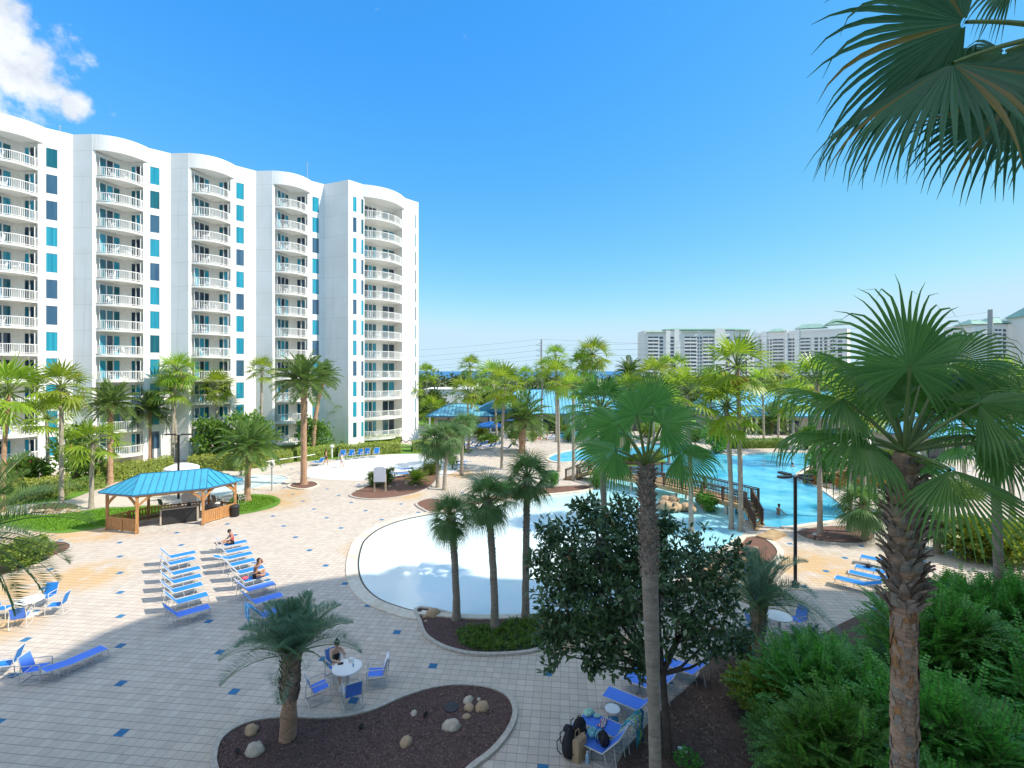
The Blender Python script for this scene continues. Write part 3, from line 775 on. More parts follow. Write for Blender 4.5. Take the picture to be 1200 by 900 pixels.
# ------------------------------------------------------------------- the hotel wing the camera stands in front of (its shadow lies on the patio)
wing = thing('hotel_wing', (24, 4, 0), 'white hotel wing standing close beside the viewpoint, outside the picture, shading the near patio', 'hotel')
mb = MB(); WP = [(62, 16.3), (29.9, 18.8), (26.6, 17.6), (23.8, 15.6), (21.6, 14.2), (20.7, 12.8), (20.3, 11.0), (19.8, 9.0), (17.6, 6.0), (12.4, 2.0), (8.4, -.6), (4, -2.4), (-12, -6), (-26, -10), (-26, -30), (62, -30)]
mb.prism([Vector(p) for p in WP], 0, 38); mb.build('wall', M['stucco'], wing, world=True)
for k in range(6, 12):
    a, b = Vector(WP[k]), Vector(WP[k + 1]); d = (b - a); L = d.length; d.normalize()
    me = panes_mesh('window', [((0, 0), (min(L * .55, 2.2), 0), 2, 1)], .3, 2.5, [M['glass_deep']])
    for f in range(12):
        if k == 11 and f in (3, 4): continue
        s = a + d * (L * .2); inst('window', me, wing, (s.x - 24, s.y - 4, FL0 + FH * f), math.atan2(d.y, d.x))

# ------------------------------------------------------------------- far towers
def far_tower(name, label, P0, P1, depth, nfl, fh, z0, segs, top, roofs=(), cat='tower block'):
    P0, P1 = Vector(P0), Vector(P1); d = (P1 - P0); L = d.length; d.normalize(); nin = Vector((-d.y, d.x)); ang = math.atan2(d.y, d.x)
    root = thing(name, (P0.x, P0.y, 0), label, cat, rz=ang)
    mb = MB(); mb.box((L / 2, depth / 2, top / 2), (L, depth, top))
    for a, b, h in [(s[1], s[2], s[3]) for s in segs if s[0] == 'p']: mb.box(((a + b) / 2, -.6, h / 2), (b - a, 1.22, h), 0, 1)
    mb.build('wall', [M['farwall'], M['farwhite']], root)
    for s in segs:
        if s[0] == 'p': continue
        w = s[2] - s[1]
        m2 = MB()
        if s[0] == 'b':
            m2.box((w / 2, -.05, 1.35), (w, .1, 2.0), 0, 0); m2.box((w / 2, -.75, .45), (w, .12, 1.0), 0, 1); m2.box((w / 2, -.4, -.1), (w, .8, .16), 0, 2)
            for e in (.12, w / 2, w - .12): m2.box((e, -.3, 1.3), (.22, .6, 2.4), 0, 1)
            me = m2.mesh('balcony', [M['farglass'], M['farbalc'], M['farwhite']]); nm = 'balcony'
        else:
            m2.box((w / 2, -.06, 1.4), (w, .12, 1.75)); me = m2.mesh('window', M['farglass']); nm = 'window'
        for f in range(nfl): inst(nm, me, root, (s[1], 0, z0 + fh * f))
    for (a, b, z, dz, ov) in roofs:
        r = MB(); x0, x1, y0, y1 = a - ov, b + ov, -ov - .5, depth * .6
        ym = (y0 + y1) / 2; i = min((x1 - x0) / 2, (y1 - y0) / 2) * .8
        v = [(x0, y0, z), (x1, y0, z), (x1, y1, z), (x0, y1, z), (x0 + i, ym, z + dz), (x1 - i, ym, z + dz)]
        for f in ((0, 1, 5, 4), (1, 2, 5), (2, 3, 4, 5), (3, 0, 4), (3, 2, 1, 0)): r.face([v[k] for k in f])
        r.build('roof', M['roofgreen'], root)
    return root
q = .0936
S1 = [('b', 27, 122), ('w', 132, 162), ('p', 185, 222, 44.5), ('w', 224, 257), ('p', 260, 300, 45.5), ('b', 347, 457), ('w', 465, 477), ('w', 487, 502), ('b', 509, 609), ('p', 612, 700, 46.0), ('w', 712, 747), ('w', 807, 847), ('b', 852, 902)]
S1 = [(s[0], s[1] * q, s[2] * q) + tuple(s[3:]) for s in S1]
far_tower('apartment_tower', 'long pale far tower block with three balcony stacks, directly above the dark near palm', (109, 400), (196, 400), 22, 14, 2.93, -1.0, S1, 44.5,
          [(27 * q, 170 * q, 43.2, 2.2, 1.2), (340 * q, 462 * q, 43.6, 2.4, 1.2), (505 * q, 615 * q, 43.6, 2.4, 1.2), (800 * q, 905 * q, 44.6, 2.6, 1.2), (170 * q, 930 * q, 45.2, 2.0, .2)])
S2 = [('p', 0, 5, 46), ('w', 5.6, 7), ('p', 8, 11.5, 46.5), ('w', 12, 13), ('w', 14, 15.4), ('b', 16, 25), ('p', 26, 28, 47), ('w', 28.5, 31), ('w', 31.6, 33), ('p', 33.5, 37, 47), ('b', 37.5, 45), ('w', 48, 50.5), ('w', 52, 53.5), ('w', 55, 57), ('b', 59, 63), ('w', 64.5, 67.5)]
far_tower('apartment_tower', 'stepped pale far tower block, green roofs rising to the right behind the big palm', (219, 442), (273, 396), 20, 14, 2.93, -1.0, S2, 46,
          [(12, 26, 46, 3, 1), (34, 56, 47.5, 4, 1), (56, 71, 49.5, 5, 1)])
mbx = MB(); mbx.box((0, 0, 20), (9, 12, 40)); far_link = thing('tower_annex', (201.5, 420, 0), 'narrow pale annex between the two far tower blocks', 'tower block')
mbx.build('wall', M['farwall'], far_link)
mw = MB(); mw.box((0, -6.05, 1.4), (6.5, .12, 1.6)); mw = mw.mesh('window', M['farglass'])
for f in range(13): inst('window', mw, far_link, (0, 0, -.5 + 2.93 * f))
S3 = [('p', 0, 9, 42), ('w', 11, 12.6), ('b', 13.6, 18.6), ('w', 19.6, 21.4), ('p', 22, 24, 43)]
far_tower('apartment_tower', 'pale far tower block with green hipped roof behind the thick steel pole', (314, 332), (338, 330), 24, 14, 2.85, .2, S3, 43,
          [(0, 10, 43, 4, 2.0), (10, 24, 43.5, 4.5, 1.0)])
S4 = [('w', 1.2, 3.4), ('w', 4.6, 6), ('b', 7, 20), ('w', 22, 25)]
far_tower('apartment_tower', 'taller pale tower block with teal roof cut by the right edge of the view', (336, 318), (380, 312), 24, 15, 2.9, 1, S4, 47, [(0, 44, 47, 7, 2)])

# ------------------------------------------------------------------- blue roofed club buildings by the far pools
def seam_roof(mb, v, faces, seams, m=0, ms=1):
    for f in faces: mb.face([v[k] for k in f], m)
def club(name, label, x0, x1, y0, y1, ez, rz, hipl=True, hipr=True, porch=None, wallm='beige', openings=8):
    root = thing(name, ((x0 + x1) / 2, y0, 0), label, 'clubhouse')
    mb = MB(); mb.box(((x0 + x1) / 2, (y0 + y1) / 2 + .4, ez / 2 - .05), (x1 - x0 - 2.4, y1 - y0 - 2.6, ez - .12)); mb.build('wall', M[wallm], root, world=True)
    r = MB(); ym = (y0 + y1) / 2; i = (y1 - y0) / 2 * .9
    l = x0 + (i if hipl else 0); rr = x1 - (i if hipr else 0)
    v = [Vector(p) for p in ((x0, y0, ez), (x1, y0, ez), (x1, y1, ez), (x0, y1, ez), (l, ym, rz), (rr, ym, rz))]
    for f in ((0, 1, 5, 4), (1, 2, 5), (2, 3, 4, 5), (3, 0, 4)): r.face([v[k] for k in f], 0)
    r.face([v[k] - Vector((0, 0, .22)) for k in (3, 2, 1, 0)], 1)
    for a, b in ((0, 1), (1, 2), (2, 3), (3, 0)):
        r.face([v[a] - Vector((0, 0, .22)), v[b] - Vector((0, 0, .22)), v[b], v[a]], 1)
    x = x0 + .45
    while x < x1:                       # standing seams up the front slope
        if x < l: t = (x - x0) / max(l - x0, .01)
        elif x > rr: t = (x1 - x) / max(x1 - rr, .01)
        else: t = 1
        if t > .03: r.beam((x, y0, ez + .02), (x, y0 + (ym - y0) * t, ez + (rz - ez) * t + .02), .10, .08, 2)
        x += .66
    r.beam(v[4], v[5], .25, .14, 1)
    if hipl: r.beam(v[0], v[4], .14, .12, 1)
    if hipr: r.beam(v[1], v[5], .14, .12, 1)
    r.build('roof', [M['roofclub'], M['seam'], M['roofblue']], root, world=True)
    if openings:
        n = openings
        for k in range(n):
            xx = x0 + 2.2 + (x1 - x0 - 4.4) * (k + .5) / n
            mbo = MB(); w = .9 if k % 3 else 1.8
            mbo.box((xx, y0 + 1.62, 1.15), (w, .16, 2.1 if k % 3 == 0 else 1.3), 0, 0 if k % 3 == 0 else 1)
            mbo.build('door' if k % 3 == 0 else 'window', [M['glass_dark'], M['glass_deep']], root, world=True)
    for k in range(max(2, int((x1 - x0) / 4.5))):
        xx = x0 + .6 + (x1 - x0 - 1.2) * k / (max(2, int((x1 - x0) / 4.5)) - 1)
        mp = MB(); mp.box((xx, y0 + .5, ez / 2 - .11), (.28, .28, ez - .22)); mp.box((xx, y0 + .5, .2), (.4, .4, .4)); mp.build('porch_post', M['farwhite'], root, world=True)
    return root
club('clubhouse', 'low blue-roofed pavilion wing beside the white tower, lower than the main club roof', -15.2, -3.2, 86, 94, 3.1, 5.0)
club('clubhouse', 'broad beige clubhouse under a blue ribbed metal roof at the middle of the view', -5.5, 27, 88.5, 104, 3.3, 7.4, True, False, openings=10)
club('clubhouse', 'long blue-roofed clubhouse beyond the swimming pool at the right', 37, 76, 85, 102, 3.15, 7.1, False, True, openings=11)
club('pool_bar', 'small blue-roofed pool bar at the right edge behind the big palm', 50, 72, 60, 70, 2.9, 4.6, openings=6)
g = MB()
pa = [Vector((-7.5, 87.4, 3.55)), Vector((0.5, 87.4, 3.55)), Vector((-3.5, 87.4, 5.5)), Vector((-7.5, 96, 3.55)), Vector((0.5, 96, 3.55)), Vector((-3.5, 96, 5.5))]
for f in ((0, 1, 2), (0, 2, 5, 3), (1, 4, 5, 2), (3, 5, 4), (0, 3, 4, 1)): g.face([pa[k] for k in f])
dorm = thing('roof_gable', (-3.5, 87.4, 3.5), 'dark blue gable standing on the front edge of the main club roof', 'gable')
g.build('gable_roof', M['seam'], dorm, world=True)
wh = thing('warehouse', (-14.5, 128, 0), 'low white flat-roofed store building beyond the road, between the tower and the palms', 'building')
mb = MB(); mb.box((-15, 132, 3.1), (15, 12, 6.2)); mb.box((-12, 134, 3.7), (5, 6, 7.6)); mb.build('wall', M['farwhite'], wh, world=True)
mb = MB(); mb.box((-19, 125.9, 1.6), (3.0, .2, 2.6)); mb.build('door', M['glass_dark'], wh, world=True)
mb = MB(); mb.box((-15, 132, 6.3), (15.5, 12.5, .25)); mb.build('roof', M['farwall'], wh, world=True)
gb = MB(); gb.box((0, 0, 1.35), (3.2, 2.2, 2.5)); gb.box((0, 0, 2.66), (3.3, 2.3, .12))
for k in range(9): gb.box((-1.4 + .35 * k, -1.13, 1.35), (.1, .06, 2.3))
o = tag(gb.build('container', M['greenbox']), 'bright green steel container in front of the white store building', 'container'); o.location = (-15.6, 118, 0)
# ------------------------------------------------------------------- palms
UP = Vector((0, 0, 1))
def fan_frond(mb, heart, hub, axis, normal, Rr, nseg, spread, droop, rg, rj=.5, steps=(.04, .26, .5, .68, .85, 1.0), fold=.55, wide=2, pet_r=.018, pm=1, lm=0, cup=.22, nper=5, petbend=None):
    heart, hub, a, n = Vector(heart), Vector(hub), Vector(axis).normalized(), Vector(normal)
    n = (n - a * n.dot(a)).normalized(); sd = n.cross(a)
    # petiole
    mid = petbend if petbend is not None else (heart + hub) / 2 + UP * (hub - heart).length * .07
    pp = [heart * (1 - t) ** 2 + mid * 2 * t * (1 - t) + hub * t * t for t in [k / nper for k in range(nper + 1)]]
    mb.tube(pp, [pet_r * (1.5 - .7 * k / nper) for k in range(nper + 1)], 5, pm, caps=False)
    dth = 2 * spread / (nseg - 1)
    for i in range(nseg):
        th = -spread + dth * i
        d0 = (a * math.cos(th) + sd * math.sin(th) - n * cup * math.sin(abs(th) * .8) ** 2).normalized()
        L = Rr * (.80 + .20 * math.cos(th * .8)) * rg.uniform(.94, 1.05)
        dr = droop * rg.uniform(.6, 1.3)
        c = hub.copy(); prev = 0; rows = []
        jit = Vector((rg.uniform(-1, 1), rg.uniform(-1, 1), rg.uniform(-1, 1))) * .10
        for f in steps:
            k = .10 * f * droop + (dr * max(0, (f - rj) / (1 - rj)) ** 1.15)
            k = min(k, .93)
            cd = (d0 * (1 - k) + Vector((0, 0, -1)) * k + jit * max(0, f - rj)).normalized()
            c = c + cd * (f - prev) * L; prev = f
            hw = f * L * math.tan(dth / 2) * 1.02
            if f > rj: hw = rj * L * math.tan(dth / 2) * max(.04, (1 - (f - rj) / (1 - rj))) * 1.0
            s2 = n.cross(cd)
            if s2.length < .05: s2 = sd
            s2.normalize(); n2 = cd.cross(s2)
            if wide == 2: rows.append((c - s2 * hw, c - n2 * hw * fold, c + s2 * hw))
            else: rows.append((c - s2 * hw, c + s2 * hw))
        base = len(mb.v)
        for r in rows: mb.v.extend([tuple(p) for p in r])
        w = wide + 1
        for r in range(len(rows) - 1):
            for q in range(wide):
                x = base + r * w + q
                mb.f.append((x, x + 1, x + w + 1, x + w)); mb.m.append(lm)
def fan_crown(seed, N=30, nseg=17, droop=.36, pet=.50, blade=.58, spread=1.55, e0=84, e1=-42, wide=1, steps=(.05, .5, .76, 1.0), cup=.3, skirt=0, rj=.44):
    rg = random.Random(seed); mb = MB()
    for i in range(N):
        t = (i + .5) / N
        az = i * 2.39996 + rg.uniform(-.2, .2); el = R(e0 + (e1 - e0) * t ** .85 + rg.uniform(-7, 7))
        d = Vector((math.cos(az) * math.cos(el), math.sin(az) * math.cos(el), math.sin(el)))
        pl = pet * rg.uniform(.85, 1.12) * (.75 + .35 * min(1, t * 2))
        hub = d * pl - UP * (.10 * pl * t)
        a = (d - UP * (.04 + .30 * t)).normalized() if t > .12 else (d + Vector((rg.uniform(-.3, .3), rg.uniform(-.3, .3), 0))).normalized()
        n = UP + Vector((-d.x, -d.y, 0)) * .6 * max(0, d.z) + Vector((rg.uniform(-.25, .25), rg.uniform(-.25, .25), 0))
        if abs(n.normalized().dot(a)) > .93: n = Vector((-math.cos(az), -math.sin(az), .3))
        fan_frond(mb, d * .03, hub, a, n, blade * rg.uniform(.88, 1.08), nseg, spread, droop * (.7 + .6 * t), rg, wide=wide, steps=steps, pet_r=.012, cup=cup, nper=2, rj=rj)
    return mb
def pinnate_frond(mb, heart, az, el, L, rg, pairs=30, lmax=.5, wid=.03, curve=1.2, vee=.5, fwd=.9, lm=0, pm=1, rr=.02, twist=0):
    d = Vector((math.cos(az) * math.cos(el), math.sin(az) * math.cos(el), math.sin(el)))
    side = Vector((-math.sin(az), math.cos(az), 0)); c = Vector(heart); n = 14; pts = [c.copy()]; dirs = [d.copy()]
    cl = rg.uniform(-.18, .18)
    for k in range(n):
        f = (k + 1) / n
        d = (d + Vector((0, 0, -1)) * (curve * (.3 + f * .9) / n) + side * cl / n).normalized()
        c = c + d * (L / n); pts.append(c.copy()); dirs.append(d.copy())
    mb.tube(pts, [rr * (1.1 - .95 * k / n) for k in range(n + 1)], 4, pm, caps=False)
    P_, D_, N_, LN, WD = [], [], [], [], []
    for k in range(pairs):
        f = .14 + .86 * (k + .5) / pairs
        x = f * n; i = min(int(x), n - 1); u = x - i
        p = pts[i].lerp(pts[i + 1], u); t = dirs[i].lerp(dirs[i + 1], u).normalized()
        up = side.cross(t) * -1
        if up.z < 0 and abs(t.z) < .9: up = -up
        l = lmax * (math.sin(PI * min(1, .12 + f * .9)) ** .55) * rg.uniform(.9, 1.08)
        for s in (-1, 1):
            dd = (side * s * .9 + t * fwd * (.7 + .6 * f) + up * vee + Vector((rg.uniform(-.12, .12), rg.uniform(-.12, .12), rg.uniform(-.16, .06)))).normalized()
            P_.append(p); D_.append(dd); N_.append(up + side * s * .3); LN.append(l); WD.append(wid)
    mb.leaves(np.array([tuple(v) for v in P_]), np.array([tuple(v) for v in D_]), np.array([tuple(v) for v in N_]), np.array(LN), np.array(WD), lm, fold=.12)
def date_crown(seed, N=42, pairs=24, e0=80, e1=-28, curve=1.25, lmax=.30, wid=.035, vee=.35, fwd=.8):
    rg = random.Random(seed); mb = MB()
    for i in range(N):
        t = (i + .5) / N
        az = i * 2.39996 + rg.uniform(-.2, .2); el = R(e0 + (e1 - e0) * t + rg.uniform(-6, 6))
        pinnate_frond(mb, Vector((math.cos(az), math.sin(az), 0)) * .04, az, el, rg.uniform(.95, 1.12), rg, pairs, lmax, wid, curve, vee, fwd, rr=.016)
    return mb
CROWN = {}
for i in range(3): CROWN['W%d' % i] = fan_crown(11 + i, N=(24, 28, 21)[i], nseg=12, e1=(-36, -50, -28)[i], skirt=0).mesh('crown', [M['fan'], M['petiole']])
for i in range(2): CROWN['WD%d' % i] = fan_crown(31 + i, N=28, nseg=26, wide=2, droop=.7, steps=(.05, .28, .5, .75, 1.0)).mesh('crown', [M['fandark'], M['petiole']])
for i in range(2): CROWN['S%d' % i] = fan_crown(21 + i, N=36, nseg=24, droop=.62, pet=.40, blade=.66, spread=1.75, e0=86, e1=-55, cup=.6, wide=1, rj=.32, steps=(.05, .32, .55, .8, 1.0)).mesh('crown', [M['sabal'], M['petiole']])
for i in range(2): CROWN['D%d' % i] = date_crown(41 + i).mesh('crown', [M['date'], M['petiole']])
CROWN['G0'] = date_crown(51, 34, 22, 75, 2, .9, .26, .04).mesh('crown', [M['fan'], M['petiole']])
def palm_trunk(H, r0, r1, dx, dy, style, seed, base_flare=1.35):
    rg = random.Random(seed); mb = MB(); n = max(10, int(H / .35)); pts, rad = [], []
    for k in range(n + 1):
        f = k / n
        pts.append((dx * f * f, dy * f * f, H * f))
        r = r0 + (r1 - r0) * f
        r *= 1 + (base_flare - 1) * math.exp(-f * H / .35)
        if style in ('date', 'sabal') and f > .82: r *= 1 + .5 * math.sin((f - .82) / .18 * PI * .62)
        if style == 'fat': r *= 1 + .55 * math.sin(PI * min(1, max(0, (f - .25) / .75)))
        if k % 2: r *= .965
        pts[-1] = (pts[-1][0] + rg.uniform(-.01, .01), pts[-1][1] + rg.uniform(-.01, .01), pts[-1][2]); rad.append(r)
    mb.tube(pts, rad, 11, 0, jag=.03, rg=rg)
    # old leaf bases below the crown
    cnt = {'date': 60, 'sabal': 70, 'fat': 90, 'fan': 34}.get(style, 0); lo = {'date': .80, 'sabal': .55, 'fat': .25, 'fan': .88}.get(style, 1)
    for k in range(cnt):
        f = lo + (1 - lo) * (k + .5) / cnt; i = min(int(f * n), n - 1)
        az = k * 2.39996; p = Vector(pts[i]).lerp(Vector(pts[i + 1]), f * n - i); r = rad[i]
        o = Vector((math.cos(az), math.sin(az), 0)); t = Vector((-o.y, o.x, 0)); s = r * .55
        a = p + o * r * .85
        tip = a + o * s * rg.uniform(.5, .9) + UP * s * rg.uniform(1.3, 2.0)
        mb.face([a - t * s * .55, a + t * s * .55, tip + t * s * .22, tip - t * s * .22], 1)
        mb.face([a - t * s * .55 + UP * s * .5, tip - t * s * .22, tip + t * s * .22, a + t * s * .55 + UP * s * .5], 1)
    return mb
NAMES = {'W': 'fan_palm', 'WD': 'fan_palm', 'S': 'sabal_palm', 'D': 'date_palm'}
pc = {}
def palm(kind, cx, cy, bx, by, rpx, label, rt=None, style=None, tm=None, group=None, crown=None, D=None, scale_z=1.0):
    base = G(bx, by) if D is None else Vector(((bx - 600) / FPX * D, D, 0))
    D = base.y; top = P(cx, cy + .12 * rpx, D); rad = rpx * D / FPX
    style = style or {'W': 'fan', 'WD': 'fan', 'S': 'sabal', 'D': 'date'}[kind]
    rt = rt or {'W': .17, 'WD': .17, 'S': .19, 'D': .25}[kind]
    tm = tm or {'W': 'trunkpale', 'WD': 'trunk', 'S': 'trunk', 'D': 'trunkbrown'}[kind]
    i = pc.get(kind, 0); pc[kind] = i + 1; nv = {'W': 3, 'WD': 2, 'S': 2, 'D': 2}[kind]
    root = thing(NAMES[kind], base, label, 'palm tree', group)
    H = max(.3, top.z)
    palm_trunk(H, rt, rt * .85, top.x - base.x, 0, style, 100 + int(cx) + int(cy)).build('trunk', [M[tm], M['boot']], root)
    s = rad * (1.2 if kind == 'W' else 1.08)
    inst('crown', crown or CROWN['%s%d' % (kind, i % nv)], root, (top.x - base.x, 0, H), i * 1.7 + .4, (s, s, s * scale_z))
    return root, Vector((top.x - base.x, 0, H)), s
PAL = [
 ('W', 10, 455, 3, 600, 44, 'broad fan palm with orange-brown trunk cut by the left edge of the view'),
 ('W', 72, 450, 72, 592, 31, 'tall slender fan palm standing in the small rock bed on the left lawn'),
 ('W', 55, 487, 56, 561, 28, 'fan palm with bristly trunk left of and behind the slender rock-bed palm'),
 ('W', 93, 460, 92, 546, 19, 'small fan palm close to the tower wall just right of the rock-bed palm'),
 ('D', 130, 470, 129, 567, 29, 'feathery date palm in front of the second balcony stack of the tower'),
 ('D', 175, 480, 176, 541, 25, 'dark feathery palm against the tower wall, left of the pair of twin fan palms'),
 ('W', 207, 432, 202, 542, 23, 'taller of the twin fan palms standing side by side behind the twin-arm lamp'),
 ('W', 201, 455, 207, 541, 23, 'lower of the twin fan palms standing side by side behind the twin-arm lamp'),
 ('W', 109, 515, 107, 596, 31, 'leaning fan palm with bright crown on the lawn left of the gazebo'),
 ('W', 254, 450, 254, 537, 20, 'fan palm with spotted trunk in front of the third balcony stack of the tower'),
 ('W', 307, 432, 306, 537, 18, 'slim fan palm rising above the tall oleander shrubs by the tower'),
 ('D', 356, 443, 356, 568, 36, 'stout tall date palm in its own round planter ring on the open patio'),
 ('D', 379, 440, 367, 533, 20, 'thin palm right behind the stout tall date palm'),
 ('D', 292, 520, 290, 587, 36, 'short date palm on the oval lawn island beside the gazebo'),
 ('W', 410, 456, 411, 517, 14, 'taller palm of the pair before the wide blank wall of the tower'),
 ('W', 402, 474, 402, 523, 17, 'shorter palm of the pair before the wide blank wall of the tower'),
 ('W', 486, 455, 486, 515, 11, 'thin palm hugging the right-hand corner of the white tower'),
 ('W', 500, 436, 500, 492, 13, 'far fan palm standing free just right of the tower corner'),
 ('W', 507, 478, 501, 500, 19, 'yellowish low fan palm between tower corner and blue roof'),
 ('S', 511, 513, 513, 571, 31, 'bushy cabbage palm with pale criss-cross trunk beside the sign bed'),
 ('S', 527, 508, 521, 574, 24, 'cabbage palm leaning against the pale criss-cross trunked one'),
 ('S', 543, 495, 541, 557, 19, 'slim cabbage palm on the patio in front of the blue-roofed wing'),
 ('S', 551, 492, 549, 531, 14, 'smaller cabbage palm directly behind the slim patio one'),
 ('W', 551, 428, 553, 506, 16, 'far tall fan palm with round head against the sky right of the tower'),
 ('W', 547, 457, 549, 509, 22, 'fan palm with yellow skirt standing before the blue gable'),
 ('W', 592, 448, 588, 549, 27, 'large bright fan palm with pale trunk left of the fat-trunked date palm'),
 ('W', 577, 440, 582, 518, 22, 'fan palm partly hidden behind the large bright one left of the fat-trunked date palm'),
 ('D', 612, 488, 612, 531, 34, 'squat date palm with a fat pineapple trunk near the far loungers'),
 ('W', 637, 429, 634, 509, 13, 'far fan palm right in front of the tall utility pole'),
 ('W', 653, 440, 655, 553, 23, 'thin-trunked tall fan palm rising from the pool edge at mid view'),
 ('W', 651, 416, 652, 518, 15, 'highest small-headed fan palm right of the utility pole'),
 ('W', 683, 426, 685, 511, 20, 'left palm of the tall dense-headed pair beyond the dark fan fronds'),
 ('W', 694, 413, 691, 512, 23, 'right palm of the tall dense-headed pair beyond the dark fan fronds'),
 ('W', 672, 453, 672, 563, 21, 'fan palm at the foot of the bridge steps, crown partly hidden by dark fronds'),
 ('W', 805, 458, 810, 624, 36, 'fan palm with smooth grey trunk before the bridge, left of the two close ones'),
 ('W', 851, 472, 857, 620, 40, 'fan palm with dark-topped trunk beside the bridge, lower of the two close ones'),
 ('D', 905, 492, 905, 508, 25, 'short yellow-green date palm in front of the long blue-roofed clubhouse'),
 ('W', 957, 442, 961, 626, 36, 'smooth-trunked fan palm rising from the right-hand mulch bed by the pool'),
 ('W', 1004, 470, 996, 624, 34, 'second smooth-trunked palm in the right-hand mulch bed, nearer the big palm'),
 ('W', 1014, 480, 1012, 608, 28, 'slimmer pale palm just behind the right-hand mulch bed'),
 ('W', 768, 440, 766, 520, 28, 'light green fan palm standing behind the near tall palm, below the far tower'),
 ('D', 738, 434, 738, 492, 18, 'grey-green far palm beyond the pools, left of the far tower'),
 ('W', 616, 438, 617, 487, 12, 'distant small fan palm above the main club roof'),
 ('W', 1182, 446, 1186, 610, 34, 'bright fan palm near the right edge, behind the big palm fronds'),
 ('W', 1128, 442, 1130, 575, 28, 'bright fan palm seen through the right fronds of the big palm'),
 ('W', 790, 428, 792, 505, 20, 'pale green palm beneath the middle of the far tower block'),
 ('W', 782, 472, 784, 542, 25, 'low fan palm at the far pool edge, left of the grey-trunked bridge palm'),
 ('W', 832, 450, 833, 519, 24, 'fan palm standing on the far deck behind the two close bridge palms'),
 ('W', 931, 464, 929, 531, 26, 'fan palm on the far rim of the swimming pool before the long blue roof'),
 ('W', 979, 456, 981, 546, 26, 'fan palm rising out of the rock garden beside the swimming pool'),
 ('W', 893, 447, 895, 514, 20, 'slim fan palm beside the short yellow-green date palm'),
 ('W', 737, 455, 739, 516, 22, 'fan palm on the far deck just left of the near tall palm crown'),
 ('W', 915, 440, 912, 520, 20, 'pale green palm under the stepped far tower block'),
]
for p in PAL: palm(*p, style='fat' if 'fat pine' in p[-1] else None, rt=.42 if 'fat pine' in p[-1] else (.30 if 'stout' in p[-1] else None), tm='trunkbrown' if 'orange' in p[-1] else ('trunkpale' if 'criss' in p[-1] else None))
r, h, s = palm('W', 864, 425, 868, 622, 40, 'tallest fan palm by the bridge with an orange fruit cluster under its crown')
mb = MB(); rg = random.Random(5)
for k in range(260):
    a = rg.uniform(0, 2 * PI); q = rg.uniform(0, 1) ** .5
    mb.sphere((.55 * q * math.cos(a), -.35 + .45 * q * math.sin(a), -.75 - rg.uniform(0, .75) * (1 - .4 * q)), rg.uniform(.035, .06), 5, 4)
mb.build('fruit_cluster', M['fruit'], r).location = h
palm('WD', 705, 474, 708, 694, 50, 'dark shaded fan palm standing behind the round dark tree')
palm('WD', 1162, 494, 1172, 900, 70, 'dark fan palm close behind the big palm at the right edge', D=18.6)
palm('S', 1011, 588, 1014, 634, 37, 'stubby blue-green palm at the end of the right-hand mulch bed', rt=.2)
palm('S', 1100, 612, 1098, 648, 27, 'dark spiky low palm peeping out right of the big palm trunk', rt=.2)
# --- the three cabbage palms at the paddling pool
for (cx, cy, bx, by, rp, lab) in ((528, 608, 535, 727, 39, 'left and shortest of the three cabbage palms by the wading pool'),
                                  (571, 588, 580, 739, 46, 'middle cabbage palm of the three by the wading pool, its trunk ragged halfway up'),
                                  (618, 562, 616, 725, 44, 'right and tallest of the three cabbage palms by the wading pool')):
    cm = fan_crown(60 + cx, N=38, nseg=26, droop=.5, pet=.42, blade=.66, spread=1.7, e0=86, e1=-58, cup=.6, wide=1, rj=.32, steps=(.05, .32, .55, .78, 1.0)).mesh('crown', [M['sabal'], M['petiole']])
    palm('S', cx, cy - 8, bx, by, rp * .86, lab, rt=.17, crown=cm)
# --- feather palms in the near beds
def pindo(base, H, L, label, seed, N=46, lean=(0, 0), mname='pindo', e0=88, e1=16, curve=1.25, rt=.235, lmax=.74, name='pindo_palm', pairs=64, wid=.024, tilt=None):
    rg = random.Random(seed); root = thing(name, base, label, 'palm tree')
    mb = MB()
    for i in range(N):
        t = (i + .5) / N; az = i * 2.39996 + rg.uniform(-.2, .2); el = R(e0 + (e1 - e0) * t ** 1.1 + rg.uniform(-5, 5))
        pinnate_frond(mb, Vector((math.cos(az), math.sin(az), 0)) * .12, az, el, L * rg.uniform(.85, 1.08) * (.8 + .25 * min(1, 2 * t)), rg, pairs, lmax * L / 2.2, wid, curve * (.75 + .4 * t), .95, .75, rr=.022)
    mb.build('crown', [M[mname], M['petiole']], root).location = (lean[0], lean[1], H)
    tr = MB(); n = 16; pts = [(lean[0] * (k / n), lean[1] * (k / n), H * k / n) for k in range(n + 1)]
    tr.tube(pts, [rt * (1.12 if k == 0 else 1) * (.86 if 5 < k < 9 else 1.0) * (1 + .2 * max(0, k / n - .6)) for k in range(n + 1)], 14, 0, jag=.05, rg=rg)
    for k in range(150):
        f = .45 + .55 * (k + .5) / 150; az = k * 2.39996; o = Vector((math.cos(az), math.sin(az), 0)); t = Vector((-o.y, o.x, 0))
        a = Vector((lean[0] * f, lean[1] * f, H * f)) + o * rt * .95; s = .16
        tip = a + o * s * rg.uniform(.3, .75) + UP * s * rg.uniform(1.1, 2.0)
        tr.face([a - t * s * .5, a + t * s * .5, tip + t * s * .2, tip - t * s * .2], 1); tr.face([a - t * s * .5 + UP * .06, tip - t * s * .2 + UP * .01, tip + t * s * .2 + UP * .01, a + t * s * .5 + UP * .06], 1)
    tr.build('trunk', [M['trunkbrown'], M['boot']], root)
    return root
b = G(337, 866); pindo(b, 2.55, 1.75, 'blue-green feather palm standing alone in the kidney-shaped mulch bed', 71, lean=(.13, 0))
